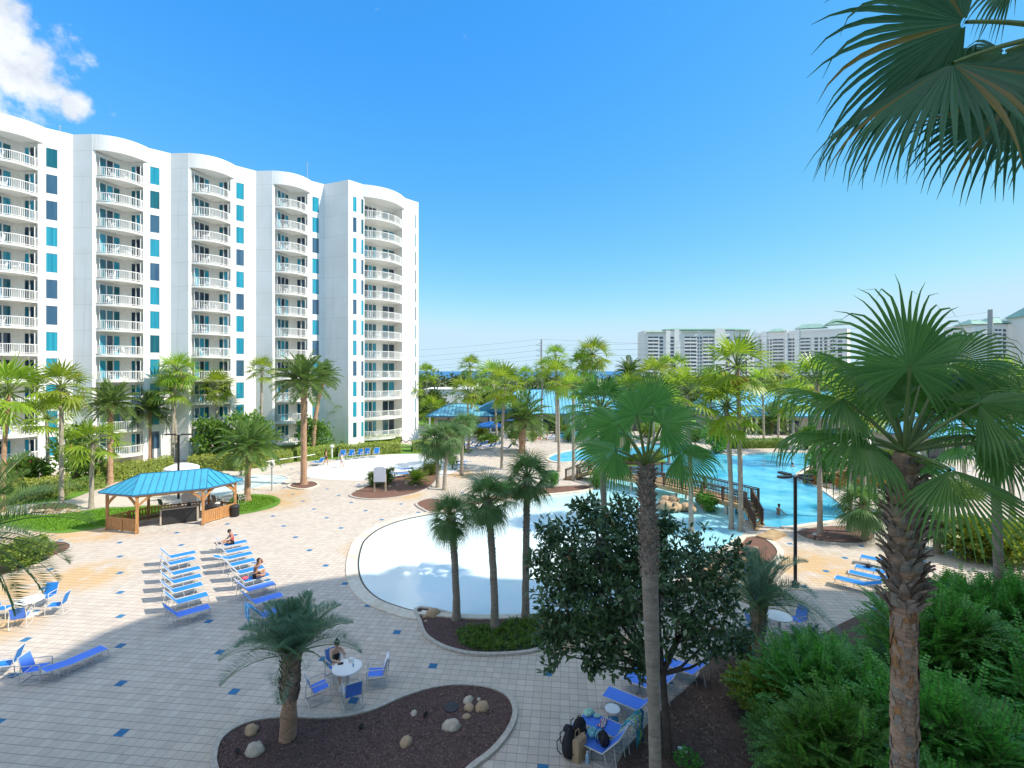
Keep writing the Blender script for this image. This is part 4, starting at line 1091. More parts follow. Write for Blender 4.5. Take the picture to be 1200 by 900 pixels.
b = G(889, 772); pindo(b, 2.0, 2.75, 'blue-green feather palm with arching fronds beside the round table at the right', 72, N=38, rt=.24, e1=8, curve=2.3, lmax=.5)
b = Vector((-13.7, 12.0, 0)); pindo(b, 6.9, 2.6, 'dark date palm reaching in with feather fronds at the left edge', 73, N=44, mname='date', name='date_palm', pairs=52, lmax=.5, wid=.032, curve=1.3, e1=-50)

# --- the three big near fan palms: every frond placed on its own
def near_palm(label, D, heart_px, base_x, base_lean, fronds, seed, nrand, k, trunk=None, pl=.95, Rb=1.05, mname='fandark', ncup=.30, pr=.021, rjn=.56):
    hx, hy = heart_px; heart = P(hx, hy, D); base = Vector((heart.x + base_lean, D, 0))
    root = thing('fan_palm', base, label, 'palm tree'); rg = random.Random(seed)
    mb = MB(); Ls = heart - base
    ST = (.03, .2, .36, .5, .62, .74, .87, 1.0)
    for (ux, uy, dd, ax, nm, Rr, dr) in fronds:
        hub = P(ux, uy, D + dd) - base
        fan_frond(mb, Ls, hub, ax, nm, Rr, 46, 2.05 if ax[2] < .9 else 2.45, dr, rg, rj=rjn, steps=ST, pet_r=pr, nper=8, cup=ncup if abs(ax[2]) < .8 else .2)
    for i in range(nrand):
        t = (i + .5) / nrand; az = R(20) + R(140) * ((i * .618) % 1.0) + rg.uniform(-.2, .2); el = R(65 - 95 * t + rg.uniform(-8, 8))
        d = Vector((math.cos(az) * math.cos(el), math.sin(az) * math.cos(el), math.sin(el)))
        hub = Ls + d * pl * rg.uniform(.85, 1.1); a = (d - UP * (.15 + .55 * t)).normalized()
        n = UP + Vector((-d.x, -d.y, 0)) * .6
        fan_frond(mb, Ls, hub, a, n, Rb * rg.uniform(.85, 1.0), 40, 2.0, .75, rg, steps=ST, pet_r=.02, nper=6)
    mb.build('crown', [M[mname], M['petiole']], root)
    return root, Ls, heart, base
root, Ls, heart, base = near_palm('big near fan palm at the right, its trunk clad in brown leaf bases', 6.0, (1060, 530), 1060, -.01, [
    (1066, 430, -.25, (.04, .12, 1), (0, -1, .12), 1.12, .42),
    (1018, 436, .25, (-.78, .15, .42), (.30, -.30, .9), .98, .85),
    (1112, 425, .30, (.62, .25, .65), (-.45, -.45, .75), 1.05, .8),
    (988, 468, .05, (-.95, .05, .26), (.22, -.16, .95), 1.10, .95),
    (1005, 509, -.25, (-1, -.10, -.02), (.0, -.22, .97), 1.15, .95),
    (1022, 520, .5, (-.8, .5, -.2), (-.2, .1, .95), .95, .9),
    (1147, 473, -.35, (.92, -.25, .14), (-.1, -.40, .9), 1.10, .95),
    (1113, 551, -.75, (.62, -.42, -.42), (.25, -.62, .75), 1.12, .5),
    (1138, 510, .15, (.95, .1, -.12), (.10, -.25, .95), 1.0, .95),
    (1095, 470, .55, (.5, .7, .5), (-.3, -.5, .8), 1.0, .75),
    (1040, 455, .6, (-.3, .8, .6), (.1, -.6, .8), 1.0, .7),
    (1078, 452, .25, (.3, .5, .9), (-.1, -1, .2), .95, .5),
    (1062, 470, .2, (.05, .5, 1), (0, -1, .3), .8, .4),
    (1160, 440, .4, (.85, .3, .3), (-.2, -.6, .8), 1.0, .85),
    (1168, 520, -.1, (.9, -.1, -.3), (.1, -.6, .8), .95, .9)], 81, 3, 1, ncup=.55, rjn=.5)
rg = random.Random(3); tr = MB(); n = 60; Ht = Ls.z
pts = [(Ls.x * (k / n), 0, Ht * k / n) for k in range(n + 1)]
def rtrunk(z):
    f = z / Ht
    r = .135 + .006 * math.sin(z * 3)
    if z > Ht - 2.3: r = .135 + .035 * min(1, max(0, (z - Ht + 2.0)) / .5)
    if z > Ht - .5: r = .17 - .06 * (z - Ht + .5) / .5
    return r
tr.tube(pts, [rtrunk(Ht * k / n) * (1 if k % 2 else .96) for k in range(n + 1)], 20, 0, jag=.055, rg=rg)
for k in range(330):                       # torn fibre mats and leaf scars on the lower trunk
    z = rg.uniform(5.0, Ht - 1.9); az = rg.uniform(0, 2 * PI); o = Vector((math.cos(az), math.sin(az), 0)); t = Vector((-o.y, o.x, 0))
    a = Vector((Ls.x * z / Ht, 0, z)) + o * (rtrunk(z) * .98); s = rg.uniform(.03, .075); dn = rg.choice((-1, 1))
    tr.face([a - t * s * .8, a + t * s * .7, a + o * s * rg.uniform(.12, .38) + UP * dn * s * 2.2 + t * s * .3, a + o * s * .2 + UP * dn * s * 1.9 - t * s * .5], rg.choice((2, 2, 2, 0, 1)) if z > Ht - 2.75 else rg.choice((0, 0, 3, 3, 2, 1)))
def boot(mb, a, o, s, rg, m):
    """a split, curled leaf base: two tapering lobes with thickness"""
    t = Vector((-o.y, o.x, 0)); th = .018
    for sgn in (-1, 1):
        rows = []; c = a.copy(); d = (UP * 1.0 + o * .25).normalized()
        for q in range(5):
            f = q / 4; hw = s * .62 * (1 - f * .62)
            cc = c + t * sgn * s * (.26 + .20 * f)
            nn = t.cross(d).normalized()
            rows.append((cc - t * hw * .6, cc + nn * -th * (1.2 - f), cc + t * hw * .6, cc + nn * th))
            d = (d + o * rg.uniform(.02, .30 + .12 * q)).normalized(); c = c + d * s * .30
        b0 = len(mb.v)
        for r_ in rows: mb.v.extend([tuple(p) for p in r_])
        for q in range(4):
            for e in range(4):
                x = b0 + q * 4; mb.f.append((x + e, x + (e + 1) % 4, x + 4 + (e + 1) % 4, x + 4 + e)); mb.m.append(m)
        mb.f.append(tuple(b0 + 16 + e for e in range(4))); mb.m.append(m)
for k in range(105):
    f = (k + .5) / 105; z = Ht - 1.95 + 1.8 * f + rg.uniform(-.05, .05); az = k * 2.39996 + rg.uniform(-.25, .25); o = Vector((math.cos(az), math.sin(az), 0))
    a = Vector((Ls.x * z / Ht, 0, z)) + o * rtrunk(z) * .93
    boot(tr, a, o, rg.uniform(.12, .20) * (1.05 - .25 * f), rg, 1 if rg.random() < .7 else 3)
tr.build('trunk', [M['trunkbrown'], M['boot'], M['fibre'], M['trunk']], root)
root, Ls, heart, base = near_palm('near fan palm with a smooth grey trunk crossing in front of the dark round tree', 8.0, (757, 545), 773, .22, [
    (766, 474, .15, (.25, .1, .95), (.15, -1, .1), .62, .40),
    (746, 486, -.25, (-.25, -.1, .92), (.25, -.95, .3), .62, .40),
    (776, 497, -.3, (.85, -.1, .28), (-.25, -.75, .6), .74, .5),
    (724, 497, .25, (-.85, .15, .32), (.3, -.75, .6), .76, .55),
    (721, 527, -.3, (-.88, -.2, -.18), (-.15, -.72, .68), .78, .55),
    (798, 530, -.2, (.88, -.15, -.22), (.1, -.72, .68), .78, .75),
    (785, 515, .5, (.7, .5, .1), (-.1, -.6, .8), .6, .6),
    (738, 512, .5, (-.6, .6, .1), (.1, -.6, .8), .6, .6)], 82, 0, 1, ncup=.62, pr=.021)
tr = MB(); rg = random.Random(9); n = 44; Ht = Ls.z
pts = [(Ls.x * (k / n) ** 1.6, 0, Ht * k / n) for k in range(n + 1)]
tr.tube(pts, [(.10 if k < 26 else .10 + .03 * math.sin((k - 26) / 18 * PI)) * (1 if k % 2 else .975) for k in range(n + 1)], 16, 0, jag=.025, rg=rg)
for k in range(170):
    f = .80 + .2 * (k + .5) / 170; i = min(int(f * n), n - 1); az = k * 2.39996; o = Vector((math.cos(az), math.sin(az), 0))
    boot(tr, Vector(pts[i]).lerp(Vector(pts[i + 1]), f * n - i) + o * .10, o, rg.uniform(.04, .12), rg, 1 if rg.random() < .7 else 0)
tr.build('trunk', [M['trunk'], M['boot']], root)
root, Ls, heart, base = near_palm('fan palm out of view above the top right corner, its drooping fans against the sky', 4.6, (1262, 40), 1262, .05, [
    (1132, 26, -.1, (-.93, .0, -.20), (-.25, -.78, -.45), 1.58, .5),
    (1116, 74, -.25, (-.66, -.1, -.62), (-.55, -.5, .45), 1.42, .68),
    (1185, 118, .1, (-.22, -.2, -.9), (-.5, -.8, .3), 1.1, .65),
    (1178, 60, .35, (-.35, .3, -.8), (-.6, -.5, .4), .9, .8),
    (1205, 60, -.4, (-.1, -.5, -.8), (-.5, -.5, .6), .9, .85),
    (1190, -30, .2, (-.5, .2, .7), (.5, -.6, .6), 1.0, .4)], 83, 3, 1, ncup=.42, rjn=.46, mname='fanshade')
tr = MB(); Ht = Ls.z; tr.tube([(Ls.x * k / 30, 0, Ht * k / 30) for k in range(31)], [.2 * (1 if k % 2 else .96) for k in range(31)], 14, 0, jag=.04, rg=rg)
tr.build('trunk', [M['trunk']], root)

# ------------------------------------------------------------------- shrubs, hedges and trees
NPR = np.random.default_rng(4)
def unit(n):
    v = NPR.normal(size=(n, 3)); return v / np.linalg.norm(v, axis=1, keepdims=True)
def leaf_clumps(mb, centers, per, crad, ln, wd, m=0, upbias=.4, outc=None):
    """clumps of leaves: per leaves around every centre"""
    C_ = np.repeat(np.asarray(centers, dtype=float), per, axis=0); n = len(C_)
    off = unit(n) * (NPR.random((n, 1)) ** .6) * crad
    d = unit(n) + off / max(crad, .01) * .9 + np.array([0, 0, upbias])
    if outc is not None:
        o = C_ - np.asarray(outc); d = d + .7 * o / np.maximum(np.linalg.norm(o, axis=1, keepdims=True), .01)
    nr = unit(n) + np.array([0, 0, .9])
    mb.leaves(C_ + off, d, nr, ln * NPR.uniform(.7, 1.25, n), wd * NPR.uniform(.75, 1.2, n), m)
def bush_mesh(seed, w, d, h, m, n=150, per=14, ln=.2, wd=.11, lobes=6, core=True, extra=None, stem=True):
    global NPR
    NPR = np.random.default_rng(seed); rg = random.Random(seed); mb = MB()
    L = [((rg.uniform(-.5, .5) * w * .55, rg.uniform(-.5, .5) * d * .55, h * rg.uniform(.35, .72)), rg.uniform(.26, .42)) for _ in range(lobes)] + [((0, 0, h * .5), .45)]
    cs = []
    for _ in range(n):
        c, r = rg.choice(L); u = unit(1)[0]; k = rg.uniform(.75, 1.05)
        p = (c[0] + u[0] * r * w * k, c[1] + u[1] * r * d * k, c[2] + u[2] * r * h * k)
        if p[2] > .06: cs.append(p)
    leaf_clumps(mb, cs, per, min(w, d, h) * .13, ln, wd, 0, .35, (0, 0, h * .3))
    if extra:
        for _ in range(extra[1]):
            c = rg.choice(cs); mb.sphere((c[0] * 1.04, c[1] * 1.04, c[2] + .05), extra[2], 6, 4, 2)
    if stem:
        for k in range(6):
            c, r = L[k % len(L)]; mb.tube([(c[0] * .12, c[1] * .12, 0), (c[0] * .5, c[1] * .5, c[2] * .55), (c[0], c[1], c[2])], [.03 * h ** .5, .022 * h ** .5, .008], 5, 1)
    return mb.mesh('foliage', [M[m], M['stem']] + ([M[extra[0]]] if extra else []))
BUSH = {}
def bush(px, py, w, h, m, label, cat='shrub', d=None, seed=None, D=None, extra=None, name='shrub', n=150, ln=.2, group=None):
    base = G(px, py) if D is None else Vector(((px - 600) / FPX * D, D, 0))
    key = (m, round(h / w, 0), extra is not None, n, ln)
    root = thing(name, base, label, cat, group)
    rgx = random.Random(int(px * 7 + py)); 
    if key not in BUSH: BUSH[key] = bush_mesh(len(BUSH) + 200, 2, 2, 2 * max(.5, min(2.0, h / w)), m, n=n, extra=extra, ln=ln / max(w / 2, .3) if False else ln)
    me = BUSH[key]; kz = h / (2 * max(.5, min(2.0, h / w)))
    inst('foliage', me, root, (0, 0, 0), rgx.uniform(0, 6.28), (w / 2, (d or w) / 2, kz))
    return root
def hedge(p, q, h, th, m, label, per=46, name='hedge'):
    p, q = Vector((p.x, p.y)), Vector((q.x, q.y)); d = (q - p); L = d.length; d.normalize(); ang = math.atan2(d.y, d.x)
    root = thing(name, (p.x, p.y, 0), label, 'hedge', rz=ang)
    mb = MB(); n = int(L * 2.2); rg = random.Random(int(L * 100 + h * 10))
    segs = max(2, int(L / .7)); top = [h * rg.uniform(.86, 1.0) for _ in range(segs + 1)]
    for i in range(segs):
        x0, x1 = L * i / segs, L * (i + 1) / segs
        a, b = top[i] - .12, top[i + 1] - .12
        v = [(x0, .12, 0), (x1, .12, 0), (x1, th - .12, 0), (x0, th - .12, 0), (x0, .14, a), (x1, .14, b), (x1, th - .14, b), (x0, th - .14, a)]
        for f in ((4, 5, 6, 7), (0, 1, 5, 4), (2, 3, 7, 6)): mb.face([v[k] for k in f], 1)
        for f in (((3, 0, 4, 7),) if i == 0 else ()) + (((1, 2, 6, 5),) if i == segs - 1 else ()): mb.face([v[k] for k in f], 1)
    cnt = int(L * (h * 2 + th) * per)
    u = NPR.random(cnt); fx = NPR.random(cnt) * L; face = NPR.random(cnt); tt = np.interp(fx, np.linspace(0, L, segs + 1), top)
    wt = th / (th + 2 * h)
    y = np.where(face < wt, NPR.random(cnt) * th, np.where(face < wt + (1 - wt) / 2, 0.02, th - .02)) + NPR.normal(0, .05, cnt)
    z = np.where(face < wt, tt, NPR.random(cnt) * tt) + NPR.normal(0, .05, cnt)
    pos = np.stack([fx, y, np.maximum(z, .03)], 1)
    out = np.where(face[:, None] < wt, np.array([[0, 0, 1.]]), np.where(face[:, None] < wt + (1 - wt) / 2, np.array([[0, -1., .3]]), np.array([[0, 1., .3]])))
    mb.leaves(pos, unit(cnt) + out * .8, unit(cnt) + out * .8, NPR.uniform(.14, .26, cnt), NPR.uniform(.09, .16, cnt), 0)
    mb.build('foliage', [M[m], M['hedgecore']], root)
    return root
hedge(G(-40, 597), G(79, 583), 1.9, 1.4, 'hedgeleaf', 'long clipped hedge at the far left before the lawn')
hedge(G(82, 578), G(124, 572), 1.1, 1.2, 'shrub', 'low dark green clipped hedge left of the gazebo roof')
hedge(G(113, 568), G(204, 556), 1.8, 1.6, 'hedgeleaf', 'clipped hedge behind the gazebo, left of the white umbrella')
hedge(G(219, 554), G(284, 551), 1.75, 1.6, 'hedgeleaf', 'clipped hedge right of the white umbrella')
hedge(G(276, 552.5), G(344, 542), 1.6, 1.4, 'hedgeleaf', 'clipped hedge behind the lifebuoy post')
hedge(G(349, 541), G(397, 535), 1.5, 1.4, 'hedgeleaf', 'clipped hedge right behind the stout tall date palm')
hedge(G(397, 536), G(470, 531), 1.5, 1.5, 'hedgeleaf', 'front hedge behind the row of blue chairs')
hedge(G(484, 530), G(545, 527), 1.5, 1.5, 'hedgeleaf', 'clipped hedge right of the dark arched bench')
hedge(G(400, 526), G(470, 520), 1.3, 1.3, 'hedgeleaf', 'rear hedge below the lowest balconies, behind the front hedge')
hedge(G(858, 526), G(924, 525), 1.2, 2.0, 'cover' if False else 'shrub', 'long dark low hedge beyond the swimming pool')
for a in [
 (258, 540, 4.6, 6.2, 'shrub', 'left one of the two tall oleander shrubs by the tower'),
 (300, 541, 5.2, 6.6, 'shrub', 'right one of the two tall oleander shrubs by the tower'),
 (88, 569, 3.8, 6.0, 'shrub', 'tall loose shrub between the hedge and the tower at the left'),
 (104, 566, 2.4, 3.6, 'shrub', 'darker shrub beside the tall loose shrub, left of the low hedge'),
 (372, 531, 4.2, 4.2, 'shrub', 'round dense green tree-like shrub against the wide blank wall'),
 (530, 550, 1.3, 2.4, 'shrub', 'upright green shrub behind the criss-cross trunked cabbage palm'),
 (506, 556, 1.7, 1.4, 'yellowleaf', 'yellow-green shrub in the bed beside the sign'),
 (438, 570, 1.3, 1.25, 'shrub', 'round shrub left behind the notice board'),
 (453, 567, 1.4, 1.35, 'shrub', 'round shrub right behind the notice board'),
 (562, 512, 2.6, 1.6, 'yellowleaf', 'yellow-green mound near the blue umbrella'),
 (571, 518, 3.6, 1.2, 'shrub', 'low bright green mound in front of the blue umbrella'),
 (603, 513, 2.4, 1.1, 'shrub', 'low green mound left of the fat-trunked palm'),
 (624, 516, 1.8, 1.1, 'yellowleaf', 'yellowish mound right of the fat-trunked palm'),
 (650, 508, 2.8, 2.0, 'shrub', 'round dark shrub before the clubhouse door'),
 (664, 508, 2.0, 1.9, 'yellowleaf', 'lighter shrub beside the round dark one at the clubhouse'),
 (666, 518, 1.6, .9, 'shrub', 'small clipped shrub by the far pool'),
 (790, 521, 3.0, 1.8, 'shrub', 'rounded shrub on the far pool deck left of the long low hedge'),
 (815, 517, 2.6, 1.5, 'yellowleaf', 'yellow-green shrub on the far pool deck left of the long low hedge'),
 (945, 526, 3.0, 1.8, 'shrub', 'rounded shrub at the right end of the long low hedge'),
 (760, 512, 3.2, 1.8, 'yellowleaf', 'yellow-green mound on the far deck behind the near tall palm'),
 (838, 531, 3.2, 3.6, 'fern', 'bright green feathery shrub behind the two close bridge palms'),
 (728, 543, 1.9, .9, 'yellowleaf', 'left shrub on the small island in the pool'),
 (747, 543, 2.0, 1.0, 'yellowleaf', 'middle shrub on the small island in the pool'),
 (766, 542, 1.9, 1.1, 'yellowleaf', 'right shrub on the small island in the pool'),
 (972, 563, 3.4, 3.6, 'fern', 'tall leafy shrub in the rock garden beside the pool'),
 (1045, 560, 2.6, 2.6, 'shrub', 'green shrub at the right end of the rock garden'),
 (1140, 655, 3.0, 1.8, 'yellowleaf', 'sunlit yellow-green shrub left of the right-edge palm trunk'),
 (1168, 660, 3.2, 2.2, 'yellowleaf', 'sunlit yellow-green shrub in front of the right-edge palm trunk'),
 (1196, 655, 3.0, 2.2, 'yellowleaf', 'sunlit yellow-green shrub at the very right edge'),
 (1125, 590, 2.6, 1.8, 'yellowleaf', 'sunlit shrub near the side pool behind the big palm'),
 (532, 505, 4.0, 2.4, 'shrub', 'green shrub beside the blue-roofed wing'),
 (700, 572, 1.6, 1.1, 'shrub', 'small shrub at the left foot of the bridge'),
 (645, 571, 1.5, .8, 'fern', 'low bright plant in the pool-side bed, left of the bridge steps'),
 (592, 577, 2.2, .9, 'fern', 'low bright plants in the pool-side bed behind the cabbage palms'),
 (828, 600, 1.4, 1.3, 'fern', 'small bright plant by the boulders under the bridge'),
 (30, 566, 3.6, 2.7, 'shrub', 'rounded bush dotted with pink flowers at the far left'),
]:
    bush(*a, extra=('flower', 26, .055) if 'pink' in a[-1] else None)
for k, (px, py, w_, h_) in enumerate([(945, 566, 1.3, .9), (957, 569, 1.2, .8), (985, 572, 1.4, 1.0), (1000, 571, 1.3, 1.1), (1016, 572, 1.5, 1.0), (1030, 570, 1.3, 1.1), (950, 560, 1.2, 1.0), (990, 562, 1.3, 1.2)]):
    bush(px, py, w_, h_, 'croton', 'low yellow and red leaved plant among the rocks beside the swimming pool', 'plant', group='colourful plants in the rock garden', name='garden_plant', n=60)
sg = thing('sago_palm', G(488, 566), 'low sago palm like a green shuttlecock in the bed right of the notice board', 'plant'); inst('crown', CROWN['G0'], sg, (0, 0, .25), 0, 1.35)
mb = MB(); mb.tube([(0, 0, 0), (0, 0, .3)], [.22, .2], 9); mb.build('trunk', M['trunkbrown'], sg)
sg = thing('sago_palm', G(1060, 596), 'low fan of feather leaves in the sun behind the big palm trunk', 'plant'); inst('crown', CROWN['G0'], sg, (0, 0, .2), 1, 1.2)

# --- the dark glossy tree in the middle
def dark_tree():
    global NPR
    NPR = np.random.default_rng(77); rg = random.Random(77)
    base = G(783, 886); root = thing('magnolia_tree', base, 'dark glossy round-headed tree growing from the pine straw in front of the pool', 'tree')
    D = base.y; lb = MB(); fol = MB(); cs = []
    def loc(px, py, dd): return P(px, py, D + dd) - base
    tr = MB(); tr.tube([loc(783, 886, 0), loc(781, 850, 0), loc(778, 810, 0), loc(776, 778, 0)], [.14, .11, .10, .09], 10, 0, jag=.05, rg=rg); tr.build('trunk', M['bark'], root)
    start = loc(777, 790, 0)
    # crown envelope: lobes given by centre and radii in metres
    lobes = [((700, 645), 0.0, 1.35), ((750, 640), .4, 1.25), ((800, 658), .2, 1.25), ((838, 668), .3, .85), ((660, 645), .1, .9), ((690, 700), -.3, 1.4), ((760, 695), -.6, 1.45), ((815, 710), .2, 1.15), ((655, 692), -.2, .9), ((668, 742), -.5, .70), ((720, 745), -.5, .85), ((838, 742), .4, .72), ((800, 745), -.2, .66), ((750, 660), 1.4, 1.4), ((700, 675), 1.4, 1.2), ((735, 604), .2, .55), ((690, 606), .1, .5), ((645, 618), .1, .42), ((862, 650), .2, .36), ((775, 610), .2, .4), ((708, 768), -.7, .42), ((648, 764), -.5, .38), ((748, 778), -.6, .33), ((866, 752), .4, .42), ((632, 660), 0, .35), ((640, 735), -.3, .4), ((690, 775), -.6, .3)]
    for (px, py), dd, r in lobes:
        c = loc(px, py, dd); a = start.lerp(c, .35) + Vector((rg.uniform(-.2, .2), rg.uniform(-.2, .2), -.12 * r))
        lb.tube([start, a, c], [.065, .04, .012], 6)
        for k in range(int(62 * r ** 2) + 9):
            u = Vector(unit(1)[0]); kk = rg.uniform(.25, 1.0) ** .5 * rg.uniform(.9, 1.12)
            p = c + u * r * kk
            if rg.random() < .82:
                cs.append(p)
                if k % 5 == 0: lb.tube([c.lerp(p, .15), c.lerp(p, .6) - UP * .05, p], [.014, .009, .004], 4)
    leaf_clumps(fol, [tuple(c) for c in cs], 13, .19, .215, .088, 0, .15)
    fol.build('foliage', M['magnolia'], root); lb.build('branches', M['bark'], root)
dark_tree()

# --- ferny shrub masses at the lower right
def spray_bush(seed, n, w, d, h, ln=.8, pairs=11, ll=.135, lw=.06):
    rg = random.Random(seed); mb = MB(); P_, D_, N_, L_, W_ = [], [], [], [], []
    lob = [((rg.uniform(-.34, .34) * w, rg.uniform(-.34, .34) * d, h * rg.uniform(.25, .62)), rg.uniform(.2, .36)) for _ in range(9)] + [((0, 0, h * .42), .40)]
    for i in range(n):
        c, r = rg.choice(lob)
        a = rg.uniform(0, 2 * PI); e = math.asin(rg.uniform(-.45, 1))
        o = Vector((math.cos(a) * math.cos(e), math.sin(a) * math.cos(e), math.sin(e)))
        kq = rg.uniform(.55, .95)
        p = Vector((c[0] + o.x * r * w * kq, c[1] + o.y * r * d * kq, max(.1, c[2] + o.z * r * h * kq)))
        dr = (o + UP * rg.uniform(.1, .8) + Vector((rg.uniform(-.5, .5), rg.uniform(-.5, .5), 0))).normalized()
        L = ln * rg.uniform(.6, 1.25); sd = dr.cross(UP)
        if sd.length < .1: sd = Vector((1, 0, 0))
        sd.normalize(); pts = [p]; dd = dr; ns = 4
        for k in range(ns): dd = (dd - UP * .16).normalized(); pts.append(pts[-1] + dd * L / ns)
        mb.tube(pts, [.007, .006, .005, .004, .002], 3, 1, caps=False)
        for k in range(pairs):
            f = .06 + .94 * (k + .5) / pairs; x = f * ns; ii = min(int(x), ns - 1)
            q = pts[ii].lerp(pts[ii + 1], x - ii); t = (pts[ii + 1] - pts[ii]).normalized(); up = sd.cross(t)
            if up.z < 0: up = -up
            l = ll * (1.15 - .6 * f) * rg.uniform(.85, 1.15)
            for s in (-1, 1):
                P_.append(tuple(q)); D_.append(tuple(sd * s + t * .55 + up * rg.uniform(-.25, .15))); N_.append(tuple(up + sd * s * .2)); L_.append(l); W_.append(lw * rg.uniform(.85, 1.15))
    mb.leaves(np.array(P_), np.array(D_), np.array(N_), np.array(L_), np.array(W_), 0)
    for k in range(10):
        c, r = lob[k % len(lob)]; mb.tube([(c[0] * .2, c[1] * .2, 0), (c[0] * .7, c[1] * .7, c[2] * .6), (c[0], c[1], c[2] + h * r * .5)], [.035, .022, .008], 5, 1)
    return mb.mesh('foliage', [M['fern'], M['stem']])
SPR = [spray_bush(301, 1050, 3.4, 3.0, 3.4), spray_bush(302, 1050, 3.2, 3.2, 3.0), spray_bush(303, 950, 3.0, 3.0, 2.8)]
for k, (x, y, sx, sz, lab) in enumerate([
    (8.1, 11.3, .95, .95, 'ferny green shrub at the bottom edge left of the big palm trunk'),
    (9.0, 14.3, 1.0, .9, 'broad ferny shrub directly behind and left of the big palm trunk'),
    (10.9, 17.0, .95, .55, 'ferny shrub at the top of the shrub mass, beside the round table'),
    (13.6, 16.2, 1.15, 1.3, 'tall ferny shrub right of the big palm trunk'),
    (11.2, 12.6, 1.2, 1.15, 'ferny shrub low at the right of the big palm trunk'),
    (14.8, 12.8, 1.25, 1.2, 'large ferny shrub filling the lower right corner'),
    (9.3, 9.4, 1.0, .85, 'ferny shrub in the bottom right corner below the larger one'),
    (17.9, 17.0, 1.0, 1.2, 'tall ferny shrub hiding the foot of the dark palm at the right edge'),
    (17.6, 19.2, 1.15, 1.0, 'ferny shrub half in the sun near the right edge'),
    (14.9, 18.6, .9, .75, 'ferny shrub catching the sun behind the big trunk'),
    (8.0, 13.3, .62, .6, 'small ferny shrub at the left flank of the shrub mass')]):
    root = thing('fern_shrub', (x, y, 0), lab, 'shrub'); inst('foliage', SPR[k % 3], root, (0, 0, 0), k * 1.1, (sx, sx, sz))
bush(884, 832, 1.9, 1.45, 'yellowleaf', 'rounded yellow-green shrub at the left foot of the ferny shrubs', n=260, ln=.13)
bush(18, 664, 2.6, 1.5, 'yellowleaf', 'yellow-green shrub in the mulch bed at the left edge, behind the feather fronds', n=200, ln=.15)
bush(44, 652, 1.8, .9, 'fern', 'low bright plant beside the yellow-green shrub in the left edge bed', n=100, ln=.15)
bush(806, 899, .8, .42, 'fern', 'small bright plant in the pine straw near the big grey trunk', n=60, ln=.12)
# ground cover tufts between the cabbage palms
global_np = np.random.default_rng(12); NPR = global_np
poly = [G(x, y) for x, y in [(536, 745), (545, 735), (580, 738), (600, 728), (640, 726), (690, 724), (730, 712), (740, 722), (700, 744), (664, 749), (620, 762), (566, 764), (542, 757)]]
def inside(x, y, pl):
    r = False; n = len(pl); j = n - 1
    for i in range(n):
        if (pl[i].y > y) != (pl[j].y > y) and x < (pl[j].x - pl[i].x) * (y - pl[i].y) / (pl[j].y - pl[i].y) + pl[i].x: r = not r
        j = i
    return r
pts = []; rg = random.Random(8); xs = [p.x for p in poly]; ys = [p.y for p in poly]
while len(pts) < 700:
    x, y = rg.uniform(min(xs), max(xs)), rg.uniform(min(ys), max(ys))
    if inside(x, y, poly): pts.append((x, y, rg.uniform(.04, .16)))
mb = MB(); leaf_clumps(mb, pts, 12, .12, .15, .05, 0, .6); o = mb.build('ground_cover', M['shrub'], origin=(poly[0].x, poly[0].y, 0)); tag(o, 'dark green creeping juniper-like cover under the cabbage palms', 'ground cover', kind='stuff')
# grass blades on the lawns, dead leaves in the straw
def scatter(name, label, cat, px, cnt, ln, wd, m, z, flat=False, pl=None):
    pl = pl or [G(x, y) for x, y in px]; xs = [p.x for p in pl]; ys = [p.y for p in pl]; pts = []
    while len(pts) < cnt:
        x, y = rg.uniform(min(xs), max(xs)), rg.uniform(min(ys), max(ys))
        if inside(x, y, pl): pts.append((x, y, z))
    mb = MB(); n = len(pts); d = unit(n) * (np.array([1, 1, .15]) if flat else np.array([.6, .6, .2])) + (0 if flat else np.array([0, 0, .8]))
    nr = unit(n) + (np.array([0, 0, 2.]) if flat else 0)
    mb.leaves(np.array(pts), d, nr, ln * NPR.uniform(.6, 1.3, n), wd * NPR.uniform(.7, 1.3, n), 0)
    o = mb.build(name, M[m], origin=(pts[0][0], pts[0][1], 0)); tag(o, label, cat, kind='stuff')
scatter('grass', 'short bright turf blades on the left lawn', 'grass', [(0, 606), (60, 604), (120, 598), (186, 594), (200, 604), (127, 616), (66, 623), (0, 615)], 9000, .16, .05, 'turf', .01)
scatter('grass', 'short bright turf blades on the oval island', 'grass', [(270, 590), (276, 583), (298, 581), (320, 583), (326, 588), (300, 598), (270, 603), (260, 605)], 3000, .14, .05, 'turf', .01)
scatter('leaf_litter', 'pale fallen leaves and needles on the pine straw', 'leaf litter', None, 260, .11, .045, 'tanleaf', .06, True, [G(722, 902), G(777, 832), G(816, 797), G(868, 772), G(900, 800), G(880, 900)])
NPR = np.random.default_rng(31)
M['mulchchip'] = M['mulchchip']
scatter('mulch_chips', 'dark bark chips covering the kidney-shaped bed', 'mulch', None, 9000, .085, .04, 'mulchchip', .055, True, KIDNEY)
scatter('mulch_chips', 'dark bark chips covering the bed of the three cabbage palms', 'mulch', None, 6000, .08, .04, 'mulchchip', .055, True, PALMBED)
scatter('pine_needles', 'brown pine needles and twigs matting the straw bed', 'pine straw', None, 14000, .16, .018, 'mulchchip', .055, True, [G(722, 902), G(777, 832), G(816, 797), G(868, 772), G(960, 760), G(900, 900)])
